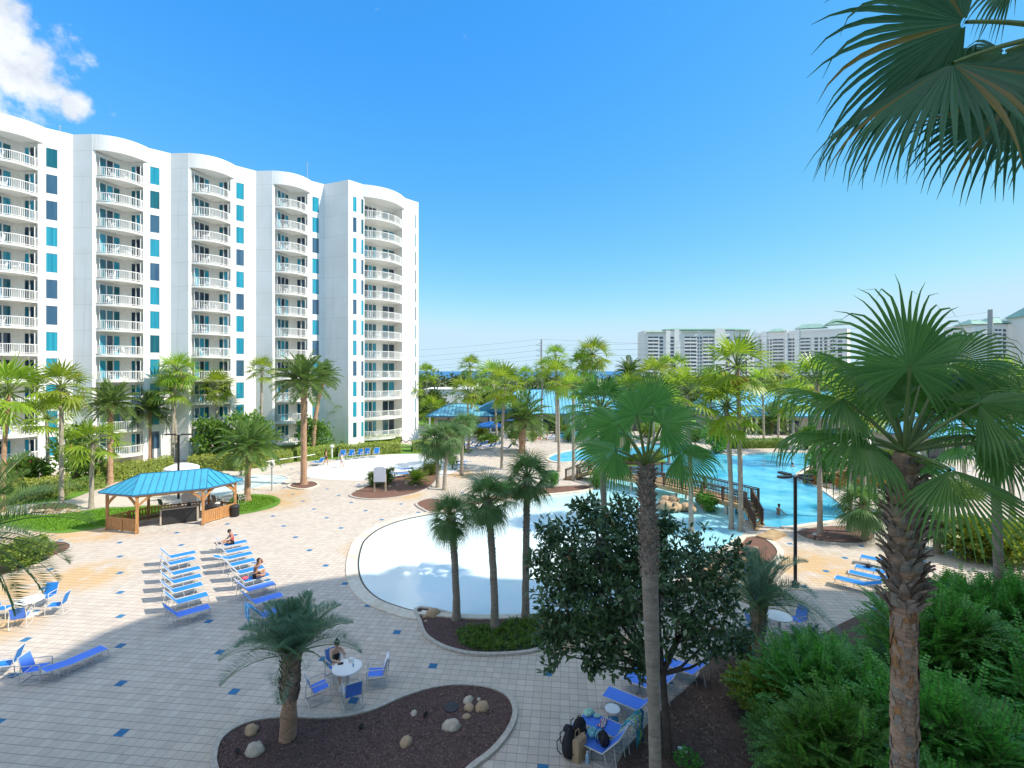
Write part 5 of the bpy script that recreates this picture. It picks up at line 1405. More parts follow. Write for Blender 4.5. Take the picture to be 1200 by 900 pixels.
# --- far woods between the club and the sea, read as one mass
NPR = np.random.default_rng(21); rg = random.Random(21); mb = MB()
for k in range(420):
    D = rg.uniform(122, 300); X = rg.uniform(-.35, 1.25) * D; h = rg.uniform(8.2, 11.0) if D > 160 else rg.uniform(3.5, 6.5); w = rg.uniform(3, 6)
    if -26 < X < -4 and D < 140: continue
    n = 46; u = unit(n); u[:, 2] = np.abs(u[:, 2]) * 1.0
    pos = np.array([X, D, h * .35]) + u * np.array([w, w * .7, h * .62]) * NPR.uniform(.65, 1.05, (n, 1))
    mb.leaves(pos, unit(n), unit(n) + u, NPR.uniform(1.0, 2.2, n), NPR.uniform(.8, 1.5, n), 0)
    mb.tube([(X, D, 0), (X, D, h * .6)], [.2, .1], 4, 1)
o = mb.build('distant_woods', [M['wild'], M['stem']], origin=(60, 200, 0)); tag(o, 'belt of coastal scrub trees in front of the sea, beyond the club roofs', 'woods', kind='stuff')
for k, (px, D, h, w_, lab) in enumerate([(505, 112, 6.5, 8, 'dark bushy tree right of the tower before the sea'), (566, 112, 6.0, 8, 'dark green tree behind the main club roof, left of the large bright palm'), (625, 125, 7.0, 9, 'dark broad tree at the foot of the utility pole'), (722, 118, 6.6, 7, 'round grey-green tree beyond the club roof, right of the street lamp'), (765, 130, 7.2, 9, 'broad tree in front of the left end of the far tower'), (835, 120, 7.4, 9, 'broad tree in front of the right end of the far tower'), (905, 115, 7.0, 10, 'dark tree beyond the long clubhouse roof'), (1185, 105, 9.0, 10, 'tree below the tower at the right edge'), (1110, 110, 8.0, 9, 'tree between the big palm and the right-edge tower'), (690, 118, 5.4, 6, 'low dark tree behind the tall dense-headed palm pair')]):
    bush(px, 0, w_, h, 'wild', lab, 'tree', D=D, name='tree', n=150, ln=.26)
# ------------------------------------------------------------------- gazebo bar
C0 = Vector((-24.5, 35.4)); FLp = Vector((-25.4, 32.95)); FRp = Vector((-22.1, 34.8)); Lp = Vector((-28.0, 33.65)); Rp = Vector((-21.1, 37.1)); BL = 2 * C0 - FRp; BR = 2 * C0 - FLp
HEX = [Lp, FLp, FRp, Rp, BR, BL]
gz = thing('gazebo', (C0.x, C0.y, 0), 'open cedar gazebo with a blue standing-seam roof on the sunny patio', 'gazebo')
mb = MB(); mb.prism([C0 + (p - C0) * 1.02 for p in HEX], 0, .05); mb.build('floor', M['concrete'], gz, world=True)
for p in HEX:
    mb = MB(); mb.box((p.x, p.y, 1.32), (.17, .17, 2.54), .5); mb.box((p.x, p.y, .12), (.22, .22, .14), .5); mb.build('post', M['wood'], gz, world=True, bevel=.01)
mb = MB()
for i in range(6):
    a, b = HEX[i], HEX[(i + 1) % 6]; mb.beam((a.x, a.y, 2.55), (b.x, b.y, 2.55), .13, .22)
    d = (b - a).normalized()
    for s, e in ((a, d), (b, -d)):
        n = 6; prev = None          # curved knee braces
        for k in range(n + 1):
            t = k / n; q = Vector((s.x + e.x * .78 * t ** 1.25, s.y + e.y * .78 * t ** 1.25, 1.70 + .78 * t ** .85))
            if prev is not None: mb.beam(prev, q, .09, .14)
            prev = q
mb.build('beam', M['wood'], gz, world=True)
axl = (FRp - FLp).normalized(); R0 = C0 - axl * 2.05; R1 = C0 + axl * 2.05
EZ, RZ = 2.68, 3.72
ev = [Vector((*(C0 + (p - C0) * 1.13), EZ)) for p in HEX]; r0 = Vector((*R0, RZ)); r1 = Vector((*R1, RZ))
mb = MB(); th = Vector((0, 0, -.09))
for f in ([ev[1], ev[2], r1, r0], [ev[0], ev[1], r0], [ev[2], ev[3], r1], [ev[3], ev[4], r1], [ev[4], ev[5], r0, r1], [ev[5], ev[0], r0]):
    mb.face(f, 0)
for i in range(6):
    a, b = ev[i], ev[(i + 1) % 6]; mb.face([a + th, b + th, b, a], 1)
mb.face([e + th for e in reversed(ev)], 2)
def seamline(p, q): mb.beam(p + Vector((0, 0, .015)), q + Vector((0, 0, .015)), .035, .05, 1)
for k in range(1, 10): seamline(ev[1].lerp(ev[2], k / 10), r0.lerp(r1, k / 10)); seamline(ev[4].lerp(ev[5], k / 10), r1.lerp(r0, k / 10))
for a, b, r in ((ev[0], ev[1], r0), (ev[2], ev[3], r1), (ev[3], ev[4], r1), (ev[5], ev[0], r0)):
    seamline(a, r); seamline(b, r); m_ = a.lerp(b, .5)
    for k in range(1, 6):
        s = a.lerp(b, k / 6); dd = r - m_; t = 1 - abs(k / 6 - .5) * 2
        if t > .02: seamline(s, s + dd * t)
seamline(r0, r1)
mb.build('roof', [M['roofblue'], M['seam'], M['wood']], gz, world=True)
def panel(a, b, solid):
    m2 = MB(); d = b - a; L = d.length; d.normalize()
    for z in (.16, .92): m2.beam((a.x, a.y, z), (b.x, b.y, z), .07, .10)
    n = int(L / (.16 if solid else .19))
    for k in range(n + 1):
        q = a + d * (L * k / n); m2.box((q.x, q.y, .54), (.145 if solid else .075, .03, .70), math.atan2(d.y, d.x))
    mid = a + d * L * .5; m2.box((mid.x, mid.y, .52), (.10, .10, .98), math.atan2(d.y, d.x))
    m2.build('rail_panel', M['wood'], gz, world=True)
panel(Lp, FLp, True); panel(FRp, Rp, True); panel(Lp, BL, False); panel(BL, BR, False); panel(BR, Rp, False)
bar = thing('bar_counter', (-24.1, 35.3, .05), 'dark grey bar counter with pale ends standing under the gazebo', 'bar')
mb = MB(); mb.box((-24.1, 35.3, .60), (2.1, .65, 1.02), .51); mb.build('front', M['charcoal'], bar, world=True)
mb = MB()
for s in (-1.1, 1.1): mb.box((-24.1 + s * .873, 35.3 + s * .488, .62), (.09, .75, 1.06), .51)
mb.box((-24.1, 35.3, 1.14), (2.25, .72, .05), .51); mb.build('counter_trim', M['beige'], bar, world=True)
t = thing('bar_screen', (-23.6, 35.6, 1.17), 'grey monitor standing on the gazebo bar counter', 'screen')
mb = MB(); mb.box((-23.6, 35.55, 1.72), (.9, .09, .56), .3); mb.build('screen', M['grey'], t, world=True); mb = MB(); mb.box((-23.6, 35.57, 1.3), (.2, .12, .3), .3); mb.build('stand', M['charcoal'], t, world=True)
t = thing('bench', (-25.7, 35.0, .05), 'dark bench along the back railing of the gazebo', 'bench')
mb = MB(); mb.box((-26.4, 35.1, .47), (2.2, .5, .08), .9); mb.build('seat', M['deckwood'], t, world=True); mb = MB()
for s in (-.9, .9): mb.box((-26.4 + s * .62, 35.1 + s * .78, .24), (.08, .4, .38), .9)
mb.build('leg', M['deckwood'], t, world=True)
t = thing('grill_cart', (-22.4, 36.5, .05), 'dark grill cart with folded cloths under the right half of the gazebo', 'grill')
mb = MB(); mb.box((-22.5, 36.6, .72), (1.3, .55, .28), .5); mb.sphere((-22.5, 36.6, .86), (.55, .3, .25), 12, 6, rot=Matrix.Rotation(.5, 3, 'Z')); mb.build('hood', M['charcoal'], t, world=True)
mb = MB()
for sx in (-.55, .55):
    for sy in (-.2, .2): mb.box((-22.5 + sx * .88 - sy * .48, 36.6 + sx * .48 + sy * .88, .31), (.05, .05, .54), .5)
mb.build('leg', M['black'], t, world=True)
def bin_(loc, label, h=.95, w=.55):
    t = thing('litter_bin', loc, label, 'bin'); mb = MB()
    mb.lathe([(w * .44, 0), (w * .5, .04), (w * .53, h * .86)], 16); mb.build('body', M['black'], t)
    mb = MB(); mb.lathe([(w * .56, h * .86), (w * .57, h * .92), (w * .46, h), (w * .2, h + .04)], 16); mb.build('lid', M['charcoal'], t)
bin_(G(275, 605), 'black litter bin against the right-hand gazebo rail', .85, .62)
bin_(G(873, 770), 'tall black round litter bin at the pine straw edge, left of the round table', 1.0, .6)
# white round umbrella behind the gazebo
u = thing('patio_umbrella', G(213, 578), 'round white canvas umbrella with a straight valance behind the gazebo roof', 'umbrella')
mb = MB(); mb.lathe([(.05, 2.75), (.7, 2.62), (1.3, 2.38), (1.36, 2.33), (1.36, 1.85), (1.34, 1.85), (1.34, 2.3), (.7, 2.55), (.05, 2.68)], 20); mb.build('canopy', M['umbrella'], u)
mb = MB(); mb.tube([(0, 0, 0), (0, 0, 2.7)], .035, 8); mb.lathe([(.3, 0), (.3, .08), (.1, .12)], 16); mb.build('pole', M['alu'], u)
u = thing('patio_umbrella', G(574, 515), 'wide flat blue canvas umbrella among the loungers before the clubhouse', 'umbrella')
mb = MB(); mb.lathe([(.05, 2.95), (1.2, 2.7), (2.4, 2.3), (2.4, 2.15), (2.38, 2.15), (1.2, 2.62), (.05, 2.85)], 8); mb.build('canopy', M['umbrellablue'], u)
mb = MB(); mb.tube([(0, 0, 0), (0, 0, 2.9)], .04, 8); mb.lathe([(.35, 0), (.35, .1), (.1, .14)], 16); mb.build('pole', M['alu'], u)
u = thing('patio_umbrella', G(598, 505), 'closed-side blue canvas umbrella further back, right of the wide one', 'umbrella')
mb = MB(); mb.lathe([(.05, 2.6), (.8, 2.4), (1.5, 2.05), (1.5, 1.95), (1.48, 1.95), (.05, 2.5)], 8); mb.build('canopy', M['umbrellablue'], u)
mb = MB(); mb.tube([(0, 0, 0), (0, 0, 2.5)], .04, 8); mb.build('pole', M['alu'], u)

# ------------------------------------------------------------------- timber footbridge
A3, B3 = Vector((7.7, 48.9)), Vector((17.3, 36.0)); bd = (B3 - A3); BLn = bd.length; bd.normalize(); bn = Vector((-bd.y, bd.x))   # bn points away to the right
br = thing('footbridge', (12.5, 42.4, 0), 'brown timber footbridge with slatted railings crossing between the two pools', 'bridge'); BW = 1.9; DZ = 1.0
def bp(s, t, z): q = A3 + bd * s + bn * t; return Vector((q.x, q.y, z))
def deckz(s): return DZ + .22 * math.sin(PI * s / BLn)
mb = MB(); n = 100
for k in range(n):
    s = BLn * (k + .5) / n; c = bp(s, BW / 2, deckz(s) - .03); mb.box(c, (BLn / n - .015, BW, .05), math.atan2(bd.y, bd.x))
mb.build('deck', M['decklight'], br, world=True)
for t in (-.03, BW + .03):
    mb = MB()
    for k in range(16):
        s0, s1 = BLn * k / 16, BLn * (k + 1) / 16; mb.beam(bp(s0, t, deckz(s0) - .19), bp(s1, t, deckz(s1) - .19), .09, .34)
    mb.build('side_beam', M['decklight'], br, world=True)
def rail_run(pts, name='railing', h=1.05, bal=.125, posts=True, hand=.11):
    m2 = MB()
    for a, b in zip(pts[:-1], pts[1:]):
        m2.beam(a + UP * h, b + UP * h, hand, .06); m2.beam(a + UP * (h - .12), b + UP * (h - .12), .05, .09); m2.beam(a + UP * .12, b + UP * .12, .05, .08)
        L = (b - a).length; n = max(1, int(L / bal))
        for k in range(1, n):
            q = a.lerp(b, k / n); m2.beam(q + UP * .12, q + UP * (h - .1), .036, .036, up=(1, 0, 0))
    if posts:
        for q in pts: m2.beam(q - UP * .3, q + UP * (h + .02), .12, .12, up=(bd.x, bd.y, 0))
    m2.build(name, M['deckwood'], br, world=True)
npst = 9; mid0, mid1 = BLn * .40, BLn * .58; OUT = 1.25
near = [bp(s, 0, deckz(s)) for s in [BLn * k / npst for k in range(npst + 1)]]
rail_run(near)
farpts = [bp(s, BW, deckz(s)) for s in (0, BLn * .2, mid0)] ; rail_run(farpts)
rail_run([bp(mid0, BW, deckz(mid0)), bp(mid0, BW + OUT, deckz(mid0)), bp((mid0 + mid1) / 2, BW + OUT + .3, deckz(mid1)), bp(mid1, BW + OUT, deckz(mid1)), bp(mid1, BW, deckz(mid1))], h=1.25)
farpts = [bp(s, BW, deckz(s)) for s in (mid1, BLn * .72, BLn * .86, BLn)]; rail_run(farpts)
mb = MB(); mb.prism([bp(mid0, BW, 0).xy, bp(mid1, BW, 0).xy, bp(mid1, BW + OUT, 0).xy, bp(mid0, BW + OUT, 0).xy], DZ + .05, DZ + .19); mb.build('platform', M['decklight'], br, world=True)
def stairs(e0, e1, dirv, n, top):
    m2 = MB(); rise = top / n; run = .42
    for k in range(n):
        z = top - rise * (k + 1); a = e0 + dirv * (run * k); b = e1 + dirv * (run * k); c = b + dirv * run * 1.04; d2 = a + dirv * run * 1.04
        m2.prism([a, b, c, d2], max(0, z - .05), z if z > .01 else .02)
    for e in (e0, e1):
        m2.beam((e.x, e.y, top - .2), (e.x + dirv.x * run * n, e.y + dirv.y * run * n, .02), .08, .26)
    m2.build('stairs', M['decklight'], br, world=True)
    for e in (e0, e1):
        p0 = Vector((e.x, e.y, top)); p1 = Vector((e.x + dirv.x * run * (n - .6), e.y + dirv.y * run * (n - .6), top - rise * (n - .6)))
        rail_run([p0, p0.lerp(p1, .5), p1], 'stair_railing', 1.0)
sd = Vector((-.12, -1)).normalized()
stairs(Vector((17.15, 35.9)), Vector((18.35, 37.2)) , Vector((-.15, -.99)).normalized(), 6, 1.0)
stairs(Vector((A3.x, A3.y)), Vector((A3.x + bn.x * BW, A3.y + bn.y * BW)), Vector((-.78, .1)).normalized(), 6, 1.0)
for s in (BLn * .12, BLn * .33, BLn * .62, BLn * .9):
    for t in (.15, BW - .15): q = bp(s, t, 0); mb = MB(); mb.box((q.x, q.y, .36), (.2, .2, .72), .6); mb.build('pier', M['concrete'], br, world=True)
t = thing('timber_step', G(907, 633), 'pale timber landing step at the foot of the bridge stairs', 'step')
c = Vector((17.0, 32.4)); mb = MB(); mb.prism([c + Vector(q) for q in ((-.9, -.3), (.9, 1.1), (1.4, .2), (-.2, -1.1))], 0, .16); mb.build('tread', M['decklight'], t, world=True)

# ------------------------------------------------------------------- rocks
def rock(loc, r, m, label, seed, name='rock', group=None, sq=(1, .8, .65)):
    rg = random.Random(seed); mb = MB()
    mb.sphere((0, 0, r * sq[2] * .45), (r * sq[0], r * sq[1], r * sq[2]), 11, 8, noise=.16, rg=rg, rot=Matrix.Rotation(rg.uniform(0, 3), 3, 'Z') @ Matrix.Rotation(rg.uniform(-.3, .3), 3, 'X'))
    o = mb.build(name, M[m], origin=None, smooth=True); o.location = loc
    return tag(o, label, 'rock', group)
for i, (px, py, r, m_, lab) in enumerate([
    (549, 823, .19, 'rockpale', 'pale flat rock at the top of the rock group in the kidney bed'), (561, 821, .09, 'rockpale', 'small pale rock at the top of the rock group in the kidney bed'),
    (550, 832, .19, 'rock', 'brown rock in the middle of the rock group in the kidney bed'), (565, 832, .25, 'rock', 'largest orange-tan rock, right end of the rock group in the kidney bed'),
    (547, 842, .15, 'rock', 'small orange rock below the rock group in the kidney bed'), (529, 854, .27, 'rockpale', 'smooth pale boulder lying alone left of the rock group in the kidney bed'),
    (476, 873, .22, 'rock', 'round tan rock nearest the camera in the middle of the kidney bed'), (485, 838, .14, 'rockpale', 'small pale rock near the far edge of the kidney bed'),
    (295, 859, .24, 'rock', 'flat brown rock left of the feather palm trunk'), (299, 883, .29, 'rockpale', 'pointed pale rock at the left end of the kidney bed'),
    (508, 722, .33, 'rock', 'tan rock at the pool end of the cabbage palm bed'), (498, 724, .13, 'rock', 'small tan rock beside the larger one in the cabbage palm bed'), (499, 729, .10, 'rock', 'tiny tan rock at the kerb of the cabbage palm bed')]):
    rock(G(px, py), r, m_, lab, 400 + i)
rg = random.Random(14)
for i in range(34):                     # boulders under and around the bridge
    px, py = rg.uniform(772, 836), rg.uniform(588, 604)
    if i > 14: px, py = rg.uniform(842, 888), rg.uniform(642, 676)
    if i > 26: px, py = rg.uniform(815, 850), rg.uniform(655, 690)
    p = G(px, py); p.z = .05 if i > 14 else rg.uniform(0, .35)
    rock(p, rg.uniform(.35, .7) if i <= 14 else rg.uniform(.14, .38), 'rock', 'tan boulder heaped under the middle of the bridge' if i <= 14 else 'tan stone lying in the mulch at the foot of the bridge stairs', 500 + i, group='boulders under the bridge' if i <= 14 else 'stones at the foot of the bridge stairs')
for i in range(22):
    p = G(rg.uniform(938, 1042), rg.uniform(556, 572)); rock(p, rg.uniform(.25, .6), 'rock', 'brown rock in the planted garden beside the swimming pool', 560 + i, group='rocks in the pool-side garden')
for i in range(14):
    p = G(36 + 4.2 * i, 602 - .2 * abs(i - 6) + rg.uniform(-1.5, .5)); rock(p, rg.uniform(.2, .38), 'rock' if i % 3 else 'rockpale', 'brown edging rock in the small bed on the left lawn', 590 + i, group='edging rocks on the left lawn')
for i, (px, py, r) in enumerate([(477, 568, .35), (457, 571, .2), (466, 569, .16), (487, 570, .18)]):
    rock(G(px, py), r, 'rock', ['orange-tan rock on the mulch right of the notice board', 'dark little rock at the right post of the notice board', 'pale little rock in the middle of the notice board bed', 'small rock at the sago palm'][i], 610 + i)

# ------------------------------------------------------------------- lamp posts, poles, signs, lifebuoy
lp = thing('street_lamp', G(932, 688), 'dark lamp post with four flat arms standing by the swimming pool', 'lamp post')
mb = MB(); mb.tube([(0, 0, 0), (0, 0, 5.6)], .085, 10); mb.lathe([(.17, 0), (.17, .25), (.1, .32)], 14); mb.build('pole', M['black'], lp)
for k in range(4):
    a = R(15 + 90 * k); mb = MB(); d = Vector((math.cos(a), math.sin(a), 0))
    mb.beam(d * .05 + UP * 5.62, d * .35 + UP * 5.64, .07, .06); c = d * .68 + UP * 5.66
    mb.box(c, (.66, .30, .10), a); mb.box(c - UP * .06, (.5, .22, .03), a); mb.build('lamp_head', M['black'], lp, bevel=.03)
lp = thing('street_lamp', Vector((-28.8, 42, 0)), 'dark lamp post with two arms rising behind the gazebo', 'lamp post')
mb = MB(); mb.tube([(0, 0, 0), (0, 0, 5.5)], .09, 10); mb.build('pole', M['black'], lp)
for s in (-1, 1):
    mb = MB(); mb.beam((0, 0, 5.35), (s * .3, 0, 5.5), .07, .06); mb.box((s * .72, 0, 5.55), (.9, .34, .10)); mb.build('lamp_head', M['black'], lp, bevel=.03)
lp = thing('street_lamp', Vector((17.5, 118, 0)), 'thin grey street lamp beyond the clubhouse', 'lamp post')
mb = MB(); mb.tube([(0, 0, 0), (0, 0, 12.6), (-.4, 0, 13.2), (-1.6, 0, 13.4)], [.14, .1, .09, .07], 8); mb.build('pole', M['grey'], lp); mb = MB(); mb.box((-2.0, 0, 13.36), (.9, .3, .12)); mb.build('lamp_head', M['grey'], lp)
lp = thing('street_lamp', Vector((-4.5, 125, 0)), 'thin pale street lamp left of the utility pole', 'lamp post')
mb = MB(); mb.tube([(0, 0, 0), (0, 0, 10.5)], [.12, .08], 8); mb.build('pole', M['grey'], lp); mb = MB(); mb.box((.4, 0, 10.5), (1.0, .3, .12)); mb.build('lamp_head', M['grey'], lp)
up = thing('utility_pole', Vector((10.9, 180, 0)), 'tall wooden utility pole with zigzag insulator brackets above the clubhouse', 'pole')
mb = MB(); mb.tube([(0, 0, 0), (0, 0, 22.8)], [.42, .30], 10); mb.build('pole', M['grey'], up)
tips = []
for z in (21.6, 19.6, 17.6):
    mb = MB(); mb.tube([(0, 0, z), (-1.9, 0, z - .9), (0, 0, z - 1.5)], .09, 6); mb.sphere((-1.9, 0, z - .9), .16, 8, 6); mb.build('insulator', M['grey'], up); tips.append(Vector((9.0, 180, z - .9)))
up2 = thing('utility_pole', Vector((147.5, 150, 0)), 'thick grey steel pole in front of the right-edge tower', 'pole')
mb = MB(); mb.tube([(0, 0, 0), (0, 0, 30)], [.85, .62], 12); mb.build('pole', M['grey'], up2)
mb = MB(); mb.beam((0, -.6, 27.5), (2.4, -.6, 27.5), .12, .12); mb.build('arm', M['grey'], up2)
for k, tpt in enumerate(tips + [Vector((10.9, 180, 22.9)), Vector((9.6, 180, 15.4))]):
    for side, far in ((0, Vector((-150, 185, tpt.z - 7.5 + .4 * k))), (1, Vector((147.5, 151, 29.3 - 2.0 * k)))):
        mb = MB(); pts = []
        for j in range(25):
            f = j / 24; q = tpt.lerp(far, f); q.z -= 4 * f * (1 - f) * 2.8; pts.append(q - tpt)
        mb.tube(pts, .045, 4); o = mb.build('power_line', M['grey'], origin=None); o.location = tpt
        tag(o, 'thin power line running from the wooden utility pole out to the ' + ('left' if side == 0 else 'right'), 'cable', 'power lines to the left' if side == 0 else 'power lines to the right')
sg = thing('notice_board', G(445, 577), 'white arched notice board on two pale posts in the mulch bed by the splash pad', 'sign')
mb = MB(); prof = [(-.55, .95), (.55, .95), (.55, 2.15)] + [(.55 * math.cos(a), 2.15 + .18 * math.sin(a)) for a in [PI * k / 10 for k in range(1, 10)]] + [(-.55, 2.15)]
for y, fl in ((-.03, 0), (.03, 1)):
    f = [(x, y, z) for x, z in prof]; mb.face(f if not fl else list(reversed(f)))
for i in range(len(prof)):
    a, b = prof[i], prof[(i + 1) % len(prof)]; mb.face([(a[0], -.03, a[1]), (a[0], .03, a[1]), (b[0], .03, b[1]), (b[0], -.03, b[1])])
mb.build('board', M['signgrey'], sg)
for s in (-.5, .5): mb = MB(); mb.box((s, .1, .8), (.12, .12, 1.6)); mb.build('post', M['palepost'], sg)
t = thing('shower_post', G(389, 537), 'short white shower post with a round head at the hedge by the splash pad', 'shower')
mb = MB(); mb.tube([(0, 0, 0), (0, 0, 1.35)], .09, 10); mb.build('post', M['white'], t); mb = MB(); mb.sphere((0, 0, 1.5), (.3, .2, .22), 12, 8); mb.build('head', M['white'], t)
t = thing('lifebuoy_post', G(318.6, 575), 'white lifebuoy on a grey post with a long white rescue pole, by the paddling pool', 'lifebuoy')
mb = MB(); mb.tube([(0, 0, 0), (0, 0, 3.0)], .07, 8); mb.build('post', M['grey'], t)
o2 = G(353, 562) - G(318.6, 575); mb = MB(); mb.tube([(o2.x, o2.y, 0), (o2.x, o2.y, 3.0)], .06, 8); mb.build('post', M['white'], t)
mb = MB(); N1 = 20
for k in range(N1):
    a, b = 2 * PI * k / N1, 2 * PI * (k + 1) / N1
    mb.tube([(.02 + .24 * math.cos(a), -.13, 2.45 + .24 * math.sin(a)), (.02 + .24 * math.cos(b), -.13, 2.45 + .24 * math.sin(b))], .085, 8)
mb.build('ring', M['white'], t)
e0 = P(311, 541, 43.5) - t.location; e1 = P(369, 532.5, 53) - t.location; mb = MB(); mb.tube([e0, e1], .04, 8); mb.build('rescue_pole', M['white'], t)
t = thing('metal_bench', G(475, 528), 'dark arched metal bench standing at a gap between the hedges', 'bench')
mb = MB()
for s in (-.9, .9): mb.tube([(s, -.3, 0), (s, -.3, .5), (s * .95, .3, .6), (s, .3, 0)], .06, 6)
mb.tube([(-.95, .3, .5), (-.9, .3, 1.2), (-.5, .3, 1.45), (0, .3, 1.1), (.5, .3, 1.45), (.9, .3, 1.2), (.95, .3, .5)], .07, 6); mb.build('frame', M['black'], t)
mb = MB(); mb.box((0, 0, .5), (1.8, .6, .06)); mb.build('seat', M['deckwood'], t)
for px, py, lab in ((816, 775, 'small black path light in the pine straw below the dark tree'), (955, 634, 'small dark path light in the right-hand mulch bed')):
    t = thing('path_light', G(px, py), lab, 'garden light'); mb = MB(); mb.tube([(0, 0, 0), (0, 0, .42)], .03, 8); mb.build('stake', M['black'], t); mb = MB(); mb.lathe([(.16, .42), (.15, .46), (.03, .54)], 12); mb.build('shade', M['grey'], t)
t = thing('utility_cover', G(800, 884), 'square white box cover in the pine straw at the bottom', 'cover'); mb = MB(); mb.box((0, 0, .12), (.22, .2, .06)); mb.build('lid', M['white'], t); mb = MB(); mb.box((0, 0, .045), (.18, .16, .09)); mb.build('body', M['grey'], t)
for px, py, lab in ((498, 841, 'grey path spotlight beside the pale rock in the kidney bed'), (278, 884, 'black spotlight at the left end of the kidney bed'), (423, 855, 'black spotlight by the far kerb of the kidney bed')):
    t = thing('spotlight', G(px, py), lab, 'garden light'); mb = MB(); mb.tube([(0, 0, .05), (0, 0, .12)], .03, 8); mb.build('stake', M['black'], t); mb = MB(); mb.tube([(0, 0, .12), (.06, -.1, .2)], .06, 10); mb.build('lamp', M['black'], t)
t = thing('drain_cover', G(529, 831), 'round grey drain lid in the mulch of the kidney bed', 'cover'); mb = MB(); mb.lathe([(.24, .05), (.24, .075), (.02, .085)], 20); mb.build('lid', M['charcoal'], t)

# ------------------------------------------------------------------- loungers, chairs, tables
def make_lounger(kind, back=55, name='sun_lounger'):
    root = thing(name, (0, 0, 0), 'x', 'sun lounger'); fab = M['sling' + kind]; W = .62; h = .40
    bl = .78; ca, sa = math.cos(R(back)), math.sin(R(back)); bt = Vector((-bl * ca, 0, h + bl * sa))
    mb = MB(); mb.box((.60, 0, h), (1.20, W - .05, .018)); mb.box((1.205, 0, h - .02), (.03, W - .05, .05)); mb.build('seat', fab, root)
    mb = MB(); mb.beam((-.01, 0, h + .005), bt, W - .05, .018); mb.build('backrest', fab, root)
    mb = MB()
    for s in (-1, 1):
        y = s * W / 2; mb.tube([(0, y, h), (1.22, y, h)], .019, 6); mb.tube([(0, y, h), (bt.x, y, bt.z)], .019, 6)
        mb.tube([(-.33 * ca / max(ca, .3), y * .94, h + .33 * sa), (-.42, y * .94, .12)], .012, 5)
    mb.tube([(1.22, -W / 2, h), (1.22, W / 2, h)], .019, 6); mb.tube([(bt.x, -W / 2, bt.z), (bt.x, W / 2, bt.z)], .019, 6); mb.build('frame', M['alu'], root)
    for x0, x1 in ((.86, 1.17), (-.05, .36)):
        mb = MB()
        for s in (-1, 1):
            y = s * (W / 2 - .01); mb.tube([(x0, y, h), (x0 - .10, y, .03), (x1 + .08, y, .03), (x1, y, h)], .015, 6)
        mb.tube([(x0 - .10, -W / 2, .03), (x0 - .10, W / 2, .03)], .013, 6); mb.build('leg', M['alu'], root)
    return root
LB = make_lounger('blue', 52); LN = make_lounger('navy', 50); LFlat = make_lounger('navy', 8); LLow = make_lounger('blue', 22)
used = {}
def place(proto, loc, rz, label, group=None, scale=None):
    if proto not in used:
        used[proto] = 1; proto.location = loc; proto.rotation_euler = (0, 0, rz); proto['label'] = label
        if group: proto['group'] = group
        if scale: proto.scale = (scale,) * 3
        return proto
    return clone(proto, loc, rz, label, scale, group)
ang = math.atan2(.68, .73)
lef = [(-19.5, 27.75), (-18.86, 26.75), (-17.75, 25.45), (-17.05, 24.45), (-16.35, 23.45), (-15.4, 22.35), (-14.56, 21.15)]
ordn = ['first and farthest', 'second', 'third', 'fourth', 'fifth', 'sixth', 'seventh and nearest']
for i, (x, y) in enumerate(lef):
    place(LN if i == 6 else LB, (x, y, 0), ang + rnd.uniform(-.04, .04), 'blue sun lounger, %s from the gazebo in the left column' % ordn[i], 'left column of sun loungers')
rig = [(-17.5, 29.6, 'f'), (-16.75, 28.5, 0), (-16.1, 27.6, 'l'), (-15.4, 26.6, 0), (-14.4, 25.6, 0), (-13.6, 24.6, 0), (-12.85, 23.6, 'n'), (-11.86, 22.35, 'n'), (-10.9, 21.1, 'n')]
rlab = ['blue lounger with the person in coral on it, far end of the right column', 'blue lounger with raised back just in front of the person in coral, right column', 'blue lounger with its back let halfway down, third in the right column', 'blue lounger, fourth in the right column of loungers', 'blue lounger, fifth in the right column, next behind the crossed-legged sunbather', 'blue lounger on which the cross-legged sunbather sits', 'deep blue lounger in the shade right behind the feather palm, in front of the sunbather', 'deep blue lounger partly hidden by the feather palm fronds', 'deep blue lounger with a patterned towel, nearest in the right column']
for i, (x, y, k) in enumerate(rig):
    place({'f': LB, 'l': LLow, 0: LB, 'n': LN}[k], (x, y, 0), ang + rnd.uniform(-.05, .05), rlab[i], 'right column of sun loungers')
place(LFlat, (-16.2, 17.75, 0), R(64), 'blue lounger let down flat, standing alone in the shade at the left', scale=.92)
# loungers at the lower right, feet to the upper left
a2 = math.atan2(.57, -.82)
for i, (fx, fy, lab, pr) in enumerate([(1.69, 14.40, 'blue lounger loaded with black bags at the bottom edge', LN), (2.18, 14.98, 'blue lounger with mint and red towels and a striped towel over its back', LN), (3.12, 16.12, 'blue lounger with an empty seat beside the white side table', LN), (3.98, 17.0, 'empty deep blue lounger next above the side table one, left of the grey trunk', LN), (4.5, 17.62, 'deep blue lounger half hidden under the dark tree branches', LN), (5.5, 17.9, 'deep blue lounger right of the grey palm trunk under the tree', LN)]):
    d = Vector((math.cos(a2), math.sin(a2))); place(pr, (fx - d.x * 1.2, fy - d.y * 1.2, 0), a2, lab, 'loungers along the pine straw')
a3 = math.atan2(.72, -.78)
for i, (x, y, lab) in enumerate([(17.55, 24.25, 'sunlit blue lounger nearest the lamp post, front of the right-hand group'), (18.75, 24.95, 'second sunlit blue lounger of the right-hand group'), (19.6, 25.7, 'third sunlit blue lounger of the right-hand group, towel on it'), (20.9, 27.1, 'rearmost sunlit blue lounger of the right-hand group beside the trunk')]):
    place(LLow, (x, y, 0), a3, lab, 'right-hand group of sunlit loungers')
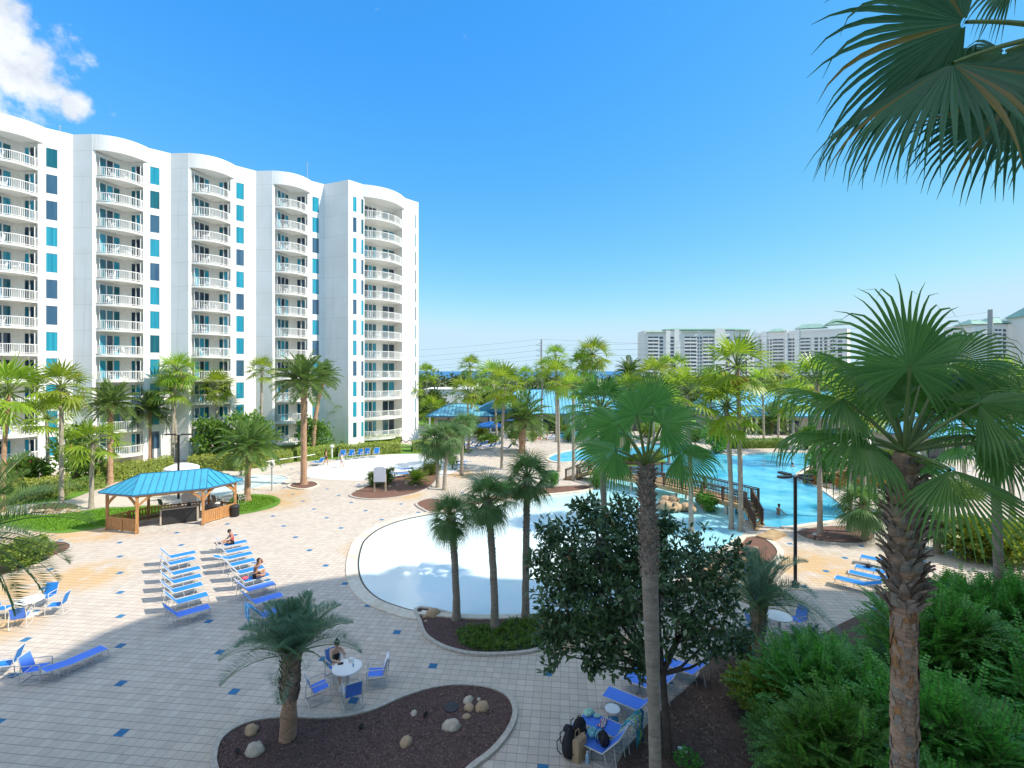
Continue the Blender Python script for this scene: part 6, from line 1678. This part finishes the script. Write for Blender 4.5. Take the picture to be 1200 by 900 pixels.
fl = [(465, 560, .5, 'low blue lounger right behind the notice board'), (470, 554, .5, 'blue and white lounger behind the first one at the notice board'), (536, 545, .3, 'blue lounger at the yellow-green shrub, by the cabbage palms'), (534, 549, .3, 'blue lounger in the shade of the cabbage palms')]
for k in range(9): fl.append((541 + 5.4 * k, 527.5 - (k % 3) * 1.6, 2.6, 'small far blue lounger in the row on the pale patio left of the fat palm'))
fl += [(596, 528.5, 2.4, 'far bright blue lounger with raised back just left of the fat palm'), (607, 527, .4, 'far dark lounger with a towel left of the fat palm'), (622, 517, 3.0, 'far blue lounger left of the seated far couple'), (628, 516, 2.8, 'far light blue lounger beside the seated far couple'), (645, 516, 3.0, 'far deep blue lounger right of the seated far couple'), (652, 515.5, 3.0, 'second far deep blue lounger right of the seated far couple'), (636, 504, 2.6, 'far blue lounger upright at the clubhouse wall'), (813, 508, 2.6, 'far blue lounger behind the two bridge palms'), (800, 513, 2.6, 'far blue lounger left of the two bridge palms')]
for i, (px, py, rz, lab) in enumerate(fl):
    place(LLow if i in (0, 1, 2, 3) else LB, G(px, py), rz + rnd.uniform(-.2, .2), lab, 'far row of loungers' if 'in the row' in lab else None)
def make_chair(kind='navy'):
    root = thing('patio_chair', (0, 0, 0), 'x', 'chair'); fab = M['sling' + kind]
    mb = MB(); mb.beam((.26, 0, .44), (-.22, 0, .40), .50, .02); mb.build('seat', fab, root)
    mb = MB(); mb.beam((-.24, 0, .42), (-.40, 0, .92), .50, .02); mb.build('backrest', fab, root)
    for s in (-1, 1):
        y = s * .28; mb = MB(); mb.tube([(-.36, y, .02), (.30, y, .02), (.30, y, .62), (.24, y, .66), (-.30, y, .64), (-.34, y, .3), (-.36, y, .02)], .018, 6); mb.tube([(.28, y * .93, .44), (-.24, y * .93, .40), (-.41, y * .93, .94)], .016, 6); mb.build('side_frame', M['alu'], root)
    for a, z in ((.28, .44), (-.41, .94), (-.36, .02)): mb = MB(); mb.tube([(a, -.27, z), (a, .27, z)], .015, 6); mb.build('crossbar', M['alu'], root)
    return root
def make_table(r=.50, h=.73):
    root = thing('patio_table', (0, 0, 0), 'x', 'table')
    mb = MB(); mb.lathe([(r * .9, h - .04), (r, h - .03), (r, h), (r * .97, h + .01), (.02, h + .012)], 36); mb.build('tabletop', M['white'], root)
    mb = MB(); mb.lathe([(.30, 0), (.30, .03), (.10, .07), (.075, .12), (.075, h - .04)], 18); mb.build('pedestal', M['alu'], root)
    return root
CB, CN, CD, TB = make_chair('blue'), make_chair('navy'), make_chair('dark'), make_table()
def chairs(tc_, lst, grp):
    for (a, dist, turn, kind, lab) in lst:
        p = tc_ + Vector((math.cos(R(a)), math.sin(R(a)), 0)) * dist
        place(CB if kind == 'b' else CN, (p.x, p.y, 0), R(a) + PI + R(turn), lab, grp)
T1 = Vector((-21.7, 21.9, 0)); place(TB, T1, 0, 'round white patio table in the sun at the left edge')
chairs(T1, [(100, .95, 0, 'b', 'blue chair behind the sunlit left table'), (10, 1.05, 8, 'b', 'blue chair to the right of the sunlit left table'), (-62, 1.0, 0, 'n', 'blue chair in front of the sunlit left table, its back to the viewer'), (190, 1.05, 0, 'b', 'blue chair left of the sunlit left table')], 'chairs round the sunlit left table')
T2 = Vector((-5.73, 16.9, 0)); place(TB, T2, 0, 'round white patio table at which the woman sits')
chairs(T2, [(135, .80, 0, 'n', 'blue chair in which the woman at the table sits'), (12, .98, 0, 'n', 'blue chair with a white towel on its back, right of the woman\'s table'), (-62, .95, 0, 'n', 'blue chair before the woman\'s table, its back to the viewer'), (-142, .95, 0, 'n', 'empty blue chair at the lower left of the woman\'s table')], 'chairs round the table with the woman')
T3 = Vector((11.2, 20.4, 0)); place(TB, T3, 0, 'round white patio table behind the feather palm at the right')
chairs(T3, [(-55, 1.0, 0, 'n', 'blue chair in front of the right-hand round table'), (20, 1.0, 0, 'n', 'blue chair to the right of the right-hand round table'), (185, 1.0, 0, 'n', 'blue chair left of the right-hand round table beside the palm'), (95, 1.0, 0, 'n', 'blue chair behind the right-hand round table')], 'chairs round the right-hand table')
place(CB, G(8, 790), 3.5, 'blue chair cut by the left edge, in the sun just above the shade line')
place(CN, (-16.95, 17.35, 0), .15, 'blue chair beside the flat lounger in the shade')
for i, (px, py) in enumerate([(401, 539), (411, 538.5), (421, 537.5), (429, 536.5), (441, 536), (437, 536.2)][:5]):
    place(CB, G(px, py), -1.6 + rnd.uniform(-.15, .15), ['first', 'second', 'third', 'fourth', 'fifth'][i] + ' small blue chair from the left in the row along the hedge', 'row of chairs along the hedge', 1.25)
place(LB, G(375, 546), 2.6, 'blue lounger with tall raised back by the hedge, next to the bare-chested man')
for (px, py, lab) in ((128, 600, 0), (255, 592, 'dark empty chair on the small pool deck behind the gazebo'), (281, 590, 'second dark empty chair near the short date palm'), (193, 597, 'dark empty chair seen under the gazebo roof')):
    if lab: place(CD, G(px, py), 1.2, lab)
def sidetable(loc, label):
    t = thing('side_table', loc, label, 'table'); mb = MB(); mb.lathe([(.22, .40), (.235, .41), (.235, .43), (.02, .44)], 24); mb.build('tabletop', M['white'], t)
    for k in range(3):
        a = 2 * PI * k / 3; mb = MB(); mb.tube([(.16 * math.cos(a), .16 * math.sin(a), .40), (.21 * math.cos(a), .21 * math.sin(a), 0)], .014, 6); mb.build('leg', M['alu'], t)
sidetable((3.15, 15.25, 0), 'small round white side table between the loungers at the bottom')

# ------------------------------------------------------------------- towels, bags and bottles
def drape(name, label, cat, m, pts_rows, th=.012):
    """a cloth sheet given as rows of points, with thickness"""
    mb = MB(); nr, nc = len(pts_rows), len(pts_rows[0])
    b = 0
    for r in pts_rows: mb.v.extend([tuple(p) for p in r])
    for i in range(nr - 1):
        for j in range(nc - 1):
            x = i * nc + j; mb.f.append((x, x + 1, x + nc + 1, x + nc)); mb.m.append(0)
    o3 = Vector(pts_rows[nr // 2][nc // 2]); mb.v = [tuple(Vector(v) - o3) for v in mb.v]
    o = mb.build(name, M[m], smooth=True); o.location = o3
    s = o.modifiers.new('thickness', 'SOLIDIFY'); s.thickness = th
    return tag(o, label, cat)
def on_lounger(fx, fy, rz, x, y, z): return Vector((fx, fy, z)) + Vector((x * math.cos(rz) - y * math.sin(rz), x * math.sin(rz) + y * math.cos(rz), 0))
def towel_back(fx, fy, rz, name, label, m, back=50, over=.62, w=.5, off=0.0, skew=0):
    """towel hung over the top of a lounger back"""
    rows = []; ca, sa = math.cos(R(back)), math.sin(R(back)); rg = random.Random(int(fx * 100))
    path = [(-.78 * ca * f + .03, .40 + .78 * sa * f + .035) for f in (.15, .4, .65, .9, 1.02)] + [(-.78 * ca - .045, .40 + .78 * sa - .02 - over * f) for f in (.0, .25, .5, .75, 1.0)]
    for i, (x, z) in enumerate(path):
        rows.append([on_lounger(fx, fy, rz, x + .03 * math.sin(j * 2.1 + i), off + (j / 6 - .5) * w + skew * i / 9 + rg.uniform(-.012, .012), z + .018 * math.sin(j * 1.9 + i * .8)) for j in range(7)])
    return drape(name, label, 'towel', m, rows)
d = Vector((math.cos(a2), math.sin(a2)))
K2 = Vector((2.18, 14.98)) - d * 1.2; towel_back(K2.x, K2.y, a2, 'beach_towel', 'blue and yellow striped towel hung over the back of a lounger at the bottom', 'towelstripe', over=.30, w=.66, off=.05)
towel_back(K2.x - .03, K2.y - .02, a2, 'beach_towel', 'teal and yellow towel hanging behind the same lounger back', 'towelteal', over=.86, w=.50, off=-.16, skew=-.16)
K9 = Vector((-10.9, 21.1)); towel_back(K9.x, K9.y, ang, 'beach_towel', 'blue patterned towel over the lounger behind the feather palm', 'towelblue', over=.55, w=.6)
def crumple(loc, r, m, name, label, seed, cat='towel', sq=.5, n=.22):
    rg = random.Random(seed); mb = MB(); mb.sphere((0, 0, r * sq * .8), (r, r * .75, r * sq), 14, 9, noise=n, rg=rg, rot=Matrix.Rotation(rg.uniform(0, 3), 3, 'Z'))
    o = mb.build(name, M[m], smooth=True); o.location = loc
    s = o.modifiers.new('soft', 'SUBSURF'); s.levels = 1; s.render_levels = 1
    return tag(o, label, cat)
q = on_lounger(K2.x, K2.y, a2, 1.06, -.12, .41); crumple(q, .19, 'mint', 'towel_bundle', 'crumpled mint green towel on the foot of the lounger', 1)
q = on_lounger(K2.x, K2.y, a2, .80, -.16, .415); crumple(q, .10, 'mint', 'towel_bundle', 'small loose end of pale green cloth next to the mint towel', 2)
rows = [[on_lounger(K2.x, K2.y, a2, .62 - .035 * i + .02 * math.sin(j), -.22 + .06 * j, .425 + .05 * abs(math.sin(i * 1.1 + j * .8))) for j in range(8)] for i in range(6)]
drape('beach_towel', 'red, white and navy towel lying across the lounger seat', 'towel', 'towelred', rows, .02)
K1 = Vector((1.69, 14.40)) - d * 1.2
q = on_lounger(K1.x, K1.y, a2, .52, -.14, .41); crumple(q, .17, 'aqua', 'towel_bundle', 'aqua tie-dyed bundle on the bag-loaded lounger, upper one', 3, sq=.8)
q = on_lounger(K1.x, K1.y, a2, .30, -.20, .41); crumple(q, .17, 'aqua', 'towel_bundle', 'aqua tie-dyed bundle beside the black backpack', 4, sq=.7)
def backpack(loc, rz, label, s=1.0, m='clothblack', tilt=0):
    t = thing('backpack', loc, label, 'bag', rz=rz); mb = MB(); rg = random.Random(int(loc[0] * 50))
    mb.sphere((0, 0, .20 * s), (.20 * s, .13 * s, .23 * s), 14, 10, noise=.04, rg=rg); mb.build('body', M[m], t, smooth=True)
    mb = MB(); mb.sphere((0, -.12 * s, .14 * s), (.14 * s, .06 * s, .11 * s), 12, 8); mb.build('pocket', M[m], t, smooth=True)
    for x in (-.09, .09):
        mb = MB(); mb.tube([(x * s, .12 * s, .38 * s), (x * 1.2 * s, .20 * s, .28 * s), (x * 1.2 * s, .19 * s, .12 * s), (x * s, .11 * s, .04 * s)], .016, 5); mb.build('strap', M['charcoal'], t)
    mb = MB(); mb.tube([(-.05 * s, 0, .42 * s), (-.03 * s, 0, .48 * s), (.03 * s, 0, .48 * s), (.05 * s, 0, .42 * s)], .012, 5); mb.build('handle', M['charcoal'], t)
q = on_lounger(K1.x, K1.y, a2, .10, .0, .41); backpack(q, 2.2, 'black backpack with a tan tab at the head of the bag-loaded lounger', .95)
q = on_lounger(K1.x, K1.y, a2, .85, .02, .41); backpack(q, .6, 'tall black backpack standing on the foot of the bag-loaded lounger', 1.15)
q = on_lounger(K1.x, K1.y, a2, .98, .42, .0); backpack(q, 1.2, 'large black bag on the pavers at the bottom edge, left of the lounger', 1.55)
q = on_lounger(K1.x, K1.y, a2, 1.12, .15, .41); crumple(q, .2, 'clothblack', 'jacket', 'crumpled black jacket on the foot end of the bag-loaded lounger', 6, 'clothing', .6)
t = thing('tote_bag', on_lounger(K1.x, K1.y, a2, .66, .36, .0), 'tan canvas tote bag leaning on the black bags at the bottom edge', 'bag', rz=.8)
mb = MB(); mb.prism([Vector(p) for p in ((-.2, -.1), (.2, -.1), (.24, .1), (-.24, .1))], 0, .62); mb.build('body', M['tan'], t, bevel=.03)
for y in (-.1, .1): mb = MB(); mb.tube([(-.1, y, .60), (-.08, y, .78), (.08, y, .78), (.1, y, .60)], .012, 5); mb.build('handle', M['tan'], t)
for k, (x, y, z, lab) in enumerate([(.42, .38, 0.0, 'clear blue water bottle standing at the bottom edge by the tote bag'), (.75, -.10, .41, 'small clear bottle lying among the bags on the lounger')]):
    t = thing('water_bottle', on_lounger(K1.x, K1.y, a2, x, y, z), lab, 'bottle'); mb = MB(); hh = .34 if k == 0 else .2; mb.lathe([(.05, 0), (.055, .02), (.055, hh * .7), (.02, hh * .88), (.02, hh * .93)], 12); mb.build('body', M['bottle'], t); mb = MB(); mb.lathe([(.024, hh * .93), (.024, hh)], 10); mb.build('cap', M['white'], t)
# things on the woman's table
p = T2 + Vector((-.28, .15, .742)); mb = MB(); mb.box((0, 0, .012), (.18, .12, .024), .3); o = mb.build('phone', M['clothblack'], bevel=.004); o.location = p; tag(o, 'dark phone lying on the table in front of the woman', 'phone')
t = thing('paper_bag', T2 + Vector((.05, .28, .742)), 'small white paper bag standing on the woman\'s table', 'bag'); mb = MB(); mb.prism([Vector(q) for q in ((-.09, -.05), (.09, -.05), (.07, .05), (-.07, .05))], 0, .13); mb.build('body', M['clothwhite'], t)
t = thing('drinking_glass', T2 + Vector((.22, -.02, .742)), 'small glass near the right rim of the woman\'s table', 'glass'); mb = MB(); mb.lathe([(.025, 0), (.032, .1), (.028, .1), (.022, .01)], 12); mb.build('body', M['bottle'], t)
pch = T2 + Vector((math.cos(R(12)) * .98, math.sin(R(12)) * .98, 0)); rz = R(12) + PI
rows = []
for i, (x, z) in enumerate([(-.22, .55), (-.29, .72), (-.36, .92), (-.41, .99), (-.46, .93), (-.44, .75), (-.42, .55)]):
    rows.append([on_lounger(pch.x, pch.y, rz, x + .01 * math.sin(j * 2), (j / 5 - .5) * .44, z + .012 * math.sin(j * 2.4 + i)) for j in range(6)])
drape('beach_towel', 'white towel over the back of the chair right of the woman\'s table', 'towel', 'towelwhite', rows)
q = G(1018, 664, .45); crumple(q, .2, 'clothblack', 'bag_bundle', 'dark small bundle lying on the third sunlit lounger at the right', 12, 'bag', .4)
q = on_lounger(-13.6, 24.6, ang, .1, .05, .42); crumple(q, .17, 'clothred', 'towel_bundle', 'pink folded towel on the lounger of the cross-legged sunbather', 13)
q = on_lounger(-22.4, 36.5, .5, .25, 0, .98); crumple(q, .2, 'clothwhite', 'towel_bundle', 'white cloths lying on the grill cart under the gazebo', 14)

# ------------------------------------------------------------------- people
def skin_body(name, J, E, parent, m, sub=2, root='pelvis'):
    """one continuous body grown from joints J {name: (pos, radius)} and bones E"""
    names = list(J); idx = {n: i for i, n in enumerate(names)}
    me = bpy.data.meshes.new(name); me.from_pydata([tuple(J[n][0]) for n in names], [(idx[a], idx[b]) for a, b in E], [])
    o = bpy.data.objects.new(name, me); COL.objects.link(o)
    md = o.modifiers.new('skin', 'SKIN'); md.use_smooth_shade = True; md.branch_smoothing = .3
    for n in names:
        v = me.skin_vertices[0].data[idx[n]]; r = J[n][1]; v.radius = (r, r) if not hasattr(r, '__len__') else r
        v.use_root = (n == root)
    ss = o.modifiers.new('sub', 'SUBSURF'); ss.levels = sub; ss.render_levels = sub
    dg = bpy.context.evaluated_depsgraph_get(); dg.update()
    nm = bpy.data.meshes.new_from_object(o.evaluated_get(dg)); nm.name = name
    nm.materials.clear(); nm.materials.append(M[m])
    nm.polygons.foreach_set('use_smooth', [True] * len(nm.polygons))
    o.modifiers.clear(); o.data = nm; o.parent = parent
    return o
def person(loc, rz, label, pose, m='skin', s=1.0, clothes=(), hair=.0, hands=True):
    """pose gives joints in metres relative to loc: x forward, y left, z up"""
    root = thing('person', loc, label, 'person', rz=rz); root.scale = (s,) * 3
    p = {k: Vector(v) for k, v in pose.items()}
    J = {'pelvis': (p['pelvis'], (.15, .12)), 'waist': (p['pelvis'].lerp(p['chest'], .45), (.125, .10)), 'chest': (p['chest'], (.16, .115)), 'neck': (p['neck'], .055), 'jaw': (p['head'] * .72 + p['neck'] * .28, .075), 'head': (p['head'] + (p['head'] - p['neck']).normalized() * .02, .095), 'crown': (p['head'] + (p['head'] - p['neck']).normalized() * .075, .075)}
    E = [('pelvis', 'waist'), ('waist', 'chest'), ('chest', 'neck'), ('neck', 'jaw'), ('jaw', 'head'), ('head', 'crown')]
    for sd in 'lr':
        sh, el, wr = p['sh_' + sd], p['el_' + sd], p['wr_' + sd]
        J['sh' + sd] = (sh, .058); J['el' + sd] = (el, .042); J['fa' + sd] = (el.lerp(wr, .35), .042); J['wr' + sd] = (wr, .028); hd = (wr - el).normalized()
        J['palm' + sd] = (wr + hd * .07, (.036, .02))
        E += [('chest', 'sh' + sd), ('sh' + sd, 'el' + sd), ('el' + sd, 'fa' + sd), ('fa' + sd, 'wr' + sd), ('wr' + sd, 'palm' + sd)]
        if hands:
            side = hd.cross(Vector((0, 0, 1)) if abs(hd.z) < .9 else Vector((1, 0, 0))).normalized(); dn = hd.cross(side).normalized()
            if dn.z > 0: dn = -dn
            for q, (o_, l) in enumerate(((-.03, .065), (-.01, .08), (.01, .075), (.028, .058))):
                a = J['palm' + sd][0] + side * o_ + hd * .035; J['f%d%s' % (q, sd)] = (a, .010); J['g%d%s' % (q, sd)] = (a + hd * l * .6 + dn * l * .4, .008)
                E += [('palm' + sd, 'f%d%s' % (q, sd)), ('f%d%s' % (q, sd), 'g%d%s' % (q, sd))]
            a = wr + hd * .03 - side * .035; J['t' + sd] = (a - side * .02 + hd * .02, .011); J['u' + sd] = (a - side * .035 + hd * .055 + dn * .02, .009); E += [('wr' + sd, 't' + sd), ('t' + sd, 'u' + sd)]
        if 'kn_' + sd in p:
            hp, kn, an = p['hip_' + sd], p['kn_' + sd], p['an_' + sd]
            J['hip' + sd] = (hp, .088); J['kn' + sd] = (kn, .058); J['ca' + sd] = (kn.lerp(an, .3), .056); J['an' + sd] = (an, .036); J['toe' + sd] = (p['toe_' + sd], .032)
            E += [('pelvis', 'hip' + sd), ('hip' + sd, 'kn' + sd), ('kn' + sd, 'ca' + sd), ('ca' + sd, 'an' + sd), ('an' + sd, 'toe' + sd)]
    body = skin_body('body', J, E, root, m)
    hdv = (p['head'] - p['neck']).normalized(); face = p.get('face', Vector((1, 0, -.1))).normalized()
    face = (face - hdv * face.dot(hdv)).normalized(); rt = face.cross(hdv)
    hc = p['head'] + hdv * .03
    fb = MB(); fb.sphere(hc + face * .098 - hdv * .015, (.016, .014, .022), 6, 5)
    for e in (-1, 1): fb.sphere(hc + rt * e * .09 - face * .005, (.015, .022, .028), 6, 5)
    fb.build('nose_and_ears', M[m], root, smooth=True)
    eb = MB()
    for e in (-1, 1): eb.sphere(hc + face * .084 + rt * e * .033 + hdv * .018, .012, 6, 5)
    eb.sphere(hc + face * .086 - hdv * .055, (.012, .02, .006), 6, 4); eb.build('eyes_and_mouth', M['hair'], root)
    hb = MB(); hb.sphere(hc - face * .022 + hdv * .035, (.105, .105, .098), 14, 10)
    if hair: hb.sphere(hc - face * .10 + hdv * .09, (.055, .055, .055), 10, 8); hb.sphere(hc - face * .07 - hdv * .03, (.085, .085, .09), 12, 8)
    hb.build('hair', M['hair'], root, smooth=True)
    for (nm, chain, mm) in clothes:
        JJ = {}; EE = []
        for ch in chain:
            prev = None
            for (a, b, f, r) in ch:
                k = '%s%s%.2f' % (a, b, f); JJ[k] = (J[a][0].lerp(J[b][0], f), r)
                if prev: EE.append((prev, k))
                prev = k
        skin_body(nm, JJ, EE, root, mm, 2, list(JJ)[0])
    return root
SIT = dict(pelvis=(0, 0, .10), chest=(-.10, 0, .47), neck=(-.10, 0, .62), head=(-.07, 0, .76))
TRUNKS = ('shorts', [[('pelvis', 'pelvis', 0, (.165, .135)), ('pelvis', 'hipl', .9, .105), ('hipl', 'knl', .4, .088)], [('pelvis', 'pelvis', 0, (.165, .135)), ('pelvis', 'hipr', .9, .105), ('hipr', 'knr', .4, .088)]])
SHIRT = ('top', [[('pelvis', 'waist', .3, (.16, .13)), ('waist', 'waist', 0, (.145, .12)), ('chest', 'chest', 0, (.178, .135)), ('chest', 'neck', .45, .09)], [('chest', 'chest', 0, (.178, .135)), ('chest', 'shl', .9, .075), ('shl', 'ell', .3, .064)], [('chest', 'chest', 0, (.178, .135)), ('chest', 'shr', .9, .075), ('shr', 'elr', .3, .064)]])
BIKINI = ('swimsuit', [[('pelvis', 'pelvis', 0, (.165, .135)), ('waist', 'waist', 0, (.137, .112)), ('chest', 'chest', 0, (.172, .127))]])
# person in coral sitting up on the farthest lounger, legs stretched towards its back
p1 = on_lounger(-17.5, 29.6, ang, .45, 0, .41)
person(p1, ang + PI, 'person in a coral top sitting up on the farthest lounger, feet stretched out', dict(pelvis=(0, 0, .11), chest=(.06, 0, .48), neck=(.12, 0, .63), head=(.18, 0, .76), sh_l=(.06, .19, .56), el_l=(.22, .25, .32), wr_l=(.40, .12, .28), sh_r=(.06, -.19, .56), el_r=(.22, -.25, .32), wr_r=(.40, -.12, .28), hip_l=(.08, .10, .10), kn_l=(.48, .12, .24), an_l=(.86, .13, .14), toe_l=(.93, .14, .27), hip_r=(.08, -.10, .10), kn_r=(.48, -.12, .22), an_r=(.88, -.13, .13), toe_r=(.95, -.14, .26), face=(1, 0, -.4)), 'skin', 1.0, (SHIRT + ('clothred',), ('shorts', TRUNKS[1], 'clothblack')))
p2 = on_lounger(-13.6, 24.6, ang, .55, 0, .41)
person(p2, ang - .5, 'tanned sunbather sitting cross-legged on a lounger with both hands raised to the head', dict(pelvis=(0, 0, .11), chest=(.05, 0, .48), neck=(.10, 0, .62), head=(.16, 0, .75), sh_l=(.05, .19, .55), el_l=(.28, .27, .62), wr_l=(.24, .10, .80), sh_r=(.05, -.19, .55), el_r=(.28, -.27, .62), wr_r=(.24, -.10, .80), hip_l=(.06, .10, .10), kn_l=(.34, .33, .20), an_l=(.36, -.04, .06), toe_l=(.34, -.16, .08), hip_r=(.06, -.10, .10), kn_r=(.34, -.33, .20), an_r=(.42, .06, .06), toe_r=(.42, .18, .08), face=(1, 0, -.5)), 'skin', 1.08, (('shorts', TRUNKS[1], 'clothblack'),))
c = T2 + Vector((math.cos(R(135)) * .80, math.sin(R(135)) * .80, .43))
person(c, R(-45), 'woman with dark pinned-up hair sitting at the round table, hand near her face', dict(pelvis=(-.10, 0, .11), chest=(-.08, 0, .48), neck=(-.04, 0, .63), head=(.02, 0, .77), sh_l=(-.08, .18, .56), el_l=(.16, .24, .36), wr_l=(.20, .06, .58), sh_r=(-.08, -.18, .56), el_r=(.12, -.25, .36), wr_r=(.34, -.16, .36), hip_l=(-.02, .10, .09), kn_l=(.36, .14, .10), an_l=(.40, .14, -.34), toe_l=(.52, .15, -.39), hip_r=(-.02, -.10, .09), kn_r=(.36, -.12, .10), an_r=(.44, -.10, -.34), toe_r=(.56, -.10, -.39), face=(1, -.15, -.25)), 'skinpale', 1.0, (BIKINI + ('clothblack',),), 1)
def stand(px, py, rz, label, m, cl, s=1.0, walk=.12, D=None, sink=0):
    z = sink; b = G(px, py) if D is None else D
    person((b.x, b.y, -z), rz, label, dict(pelvis=(0, 0, .93), chest=(.02, 0, 1.30), neck=(.03, 0, 1.47), head=(.05, 0, 1.62), sh_l=(.02, .19, 1.39), el_l=(-.06, .25, 1.12), wr_l=(.06, .25, .88), sh_r=(.02, -.19, 1.39), el_r=(.06, -.25, 1.12), wr_r=(.20, -.23, .92), hip_l=(0, .10, .90), kn_l=(walk, .10, .50), an_l=(walk * .6, .10, .08), toe_l=(walk * .6 + .15, .11, .03), hip_r=(0, -.10, .90), kn_r=(-walk * .4, -.10, .50), an_r=(-walk * 1.6, -.10, .09), toe_r=(-walk * 1.6 + .15, -.11, .03)), m, s, cl)
stand(382, 545, .2, 'bare-chested man in black shorts walking past the blue lounger at the hedge', 'skin', (('shorts', TRUNKS[1], 'clothblack'),), 1.02, .18)
stand(401, 548, 2.9, 'person in a white shirt standing on the white splash pad', 'skinpale', (SHIRT + ('clothwhite',), ('shorts', TRUNKS[1], 'clothwhite')), .95, .1)
def swimmer(px, py, rz, label, s=1.0, sink=.95):
    b = G(px, py); person((b.x, b.y, -sink), rz, label, dict(pelvis=(0, 0, .93), chest=(.03, 0, 1.30), neck=(.05, 0, 1.47), head=(.08, 0, 1.61), sh_l=(.03, .19, 1.38), el_l=(.22, .30, 1.15), wr_l=(.42, .32, 1.02), sh_r=(.03, -.19, 1.38), el_r=(.22, -.30, 1.15), wr_r=(.42, -.32, 1.02), hip_l=(0, .10, .9), kn_l=(.05, .1, .5), an_l=(0, .1, .08), toe_l=(.15, .11, .03), hip_r=(0, -.10, .9), kn_r=(.05, -.1, .5), an_r=(0, -.1, .08), toe_r=(.15, -.11, .03)), 'skin', s, (), 0)
swimmer(912, 603, .3, 'swimmer standing chest-deep in the swimming pool below the bridge railing')
swimmer(929, 547, 1.2, 'far swimmer with only head and shoulders above the water of the swimming pool', 1.0, 1.3)
for (px, py, rz, lab, cm) in ((633, 519, 3.4, 'far person in coral sitting before the clubhouse, left of the pair', 'clothred'), (641, 519, 3.0, 'far person in a white top sitting before the clubhouse, right of the pair', 'clothwhite'), (602, 526, 0.2, 'far sunbather reclining on a lounger left of the fat-trunked palm', 'clothblack')):
    b = G(px, py); person((b.x, b.y, .40), rz, lab, dict(pelvis=(0, 0, .11), chest=(-.08, 0, .47), neck=(-.08, 0, .62), head=(-.04, 0, .76), sh_l=(-.08, .19, .55), el_l=(.1, .26, .34), wr_l=(.3, .16, .3), sh_r=(-.08, -.19, .55), el_r=(.1, -.26, .34), wr_r=(.3, -.16, .3), hip_l=(.08, .1, .1), kn_l=(.46, .12, .3), an_l=(.78, .12, .06), toe_l=(.9, .12, .1), hip_r=(.08, -.1, .1), kn_r=(.46, -.12, .3), an_r=(.78, -.12, .06), toe_r=(.9, -.12, .1)), 'skin', 1.0, (SHIRT + (cm,),), 0, False)
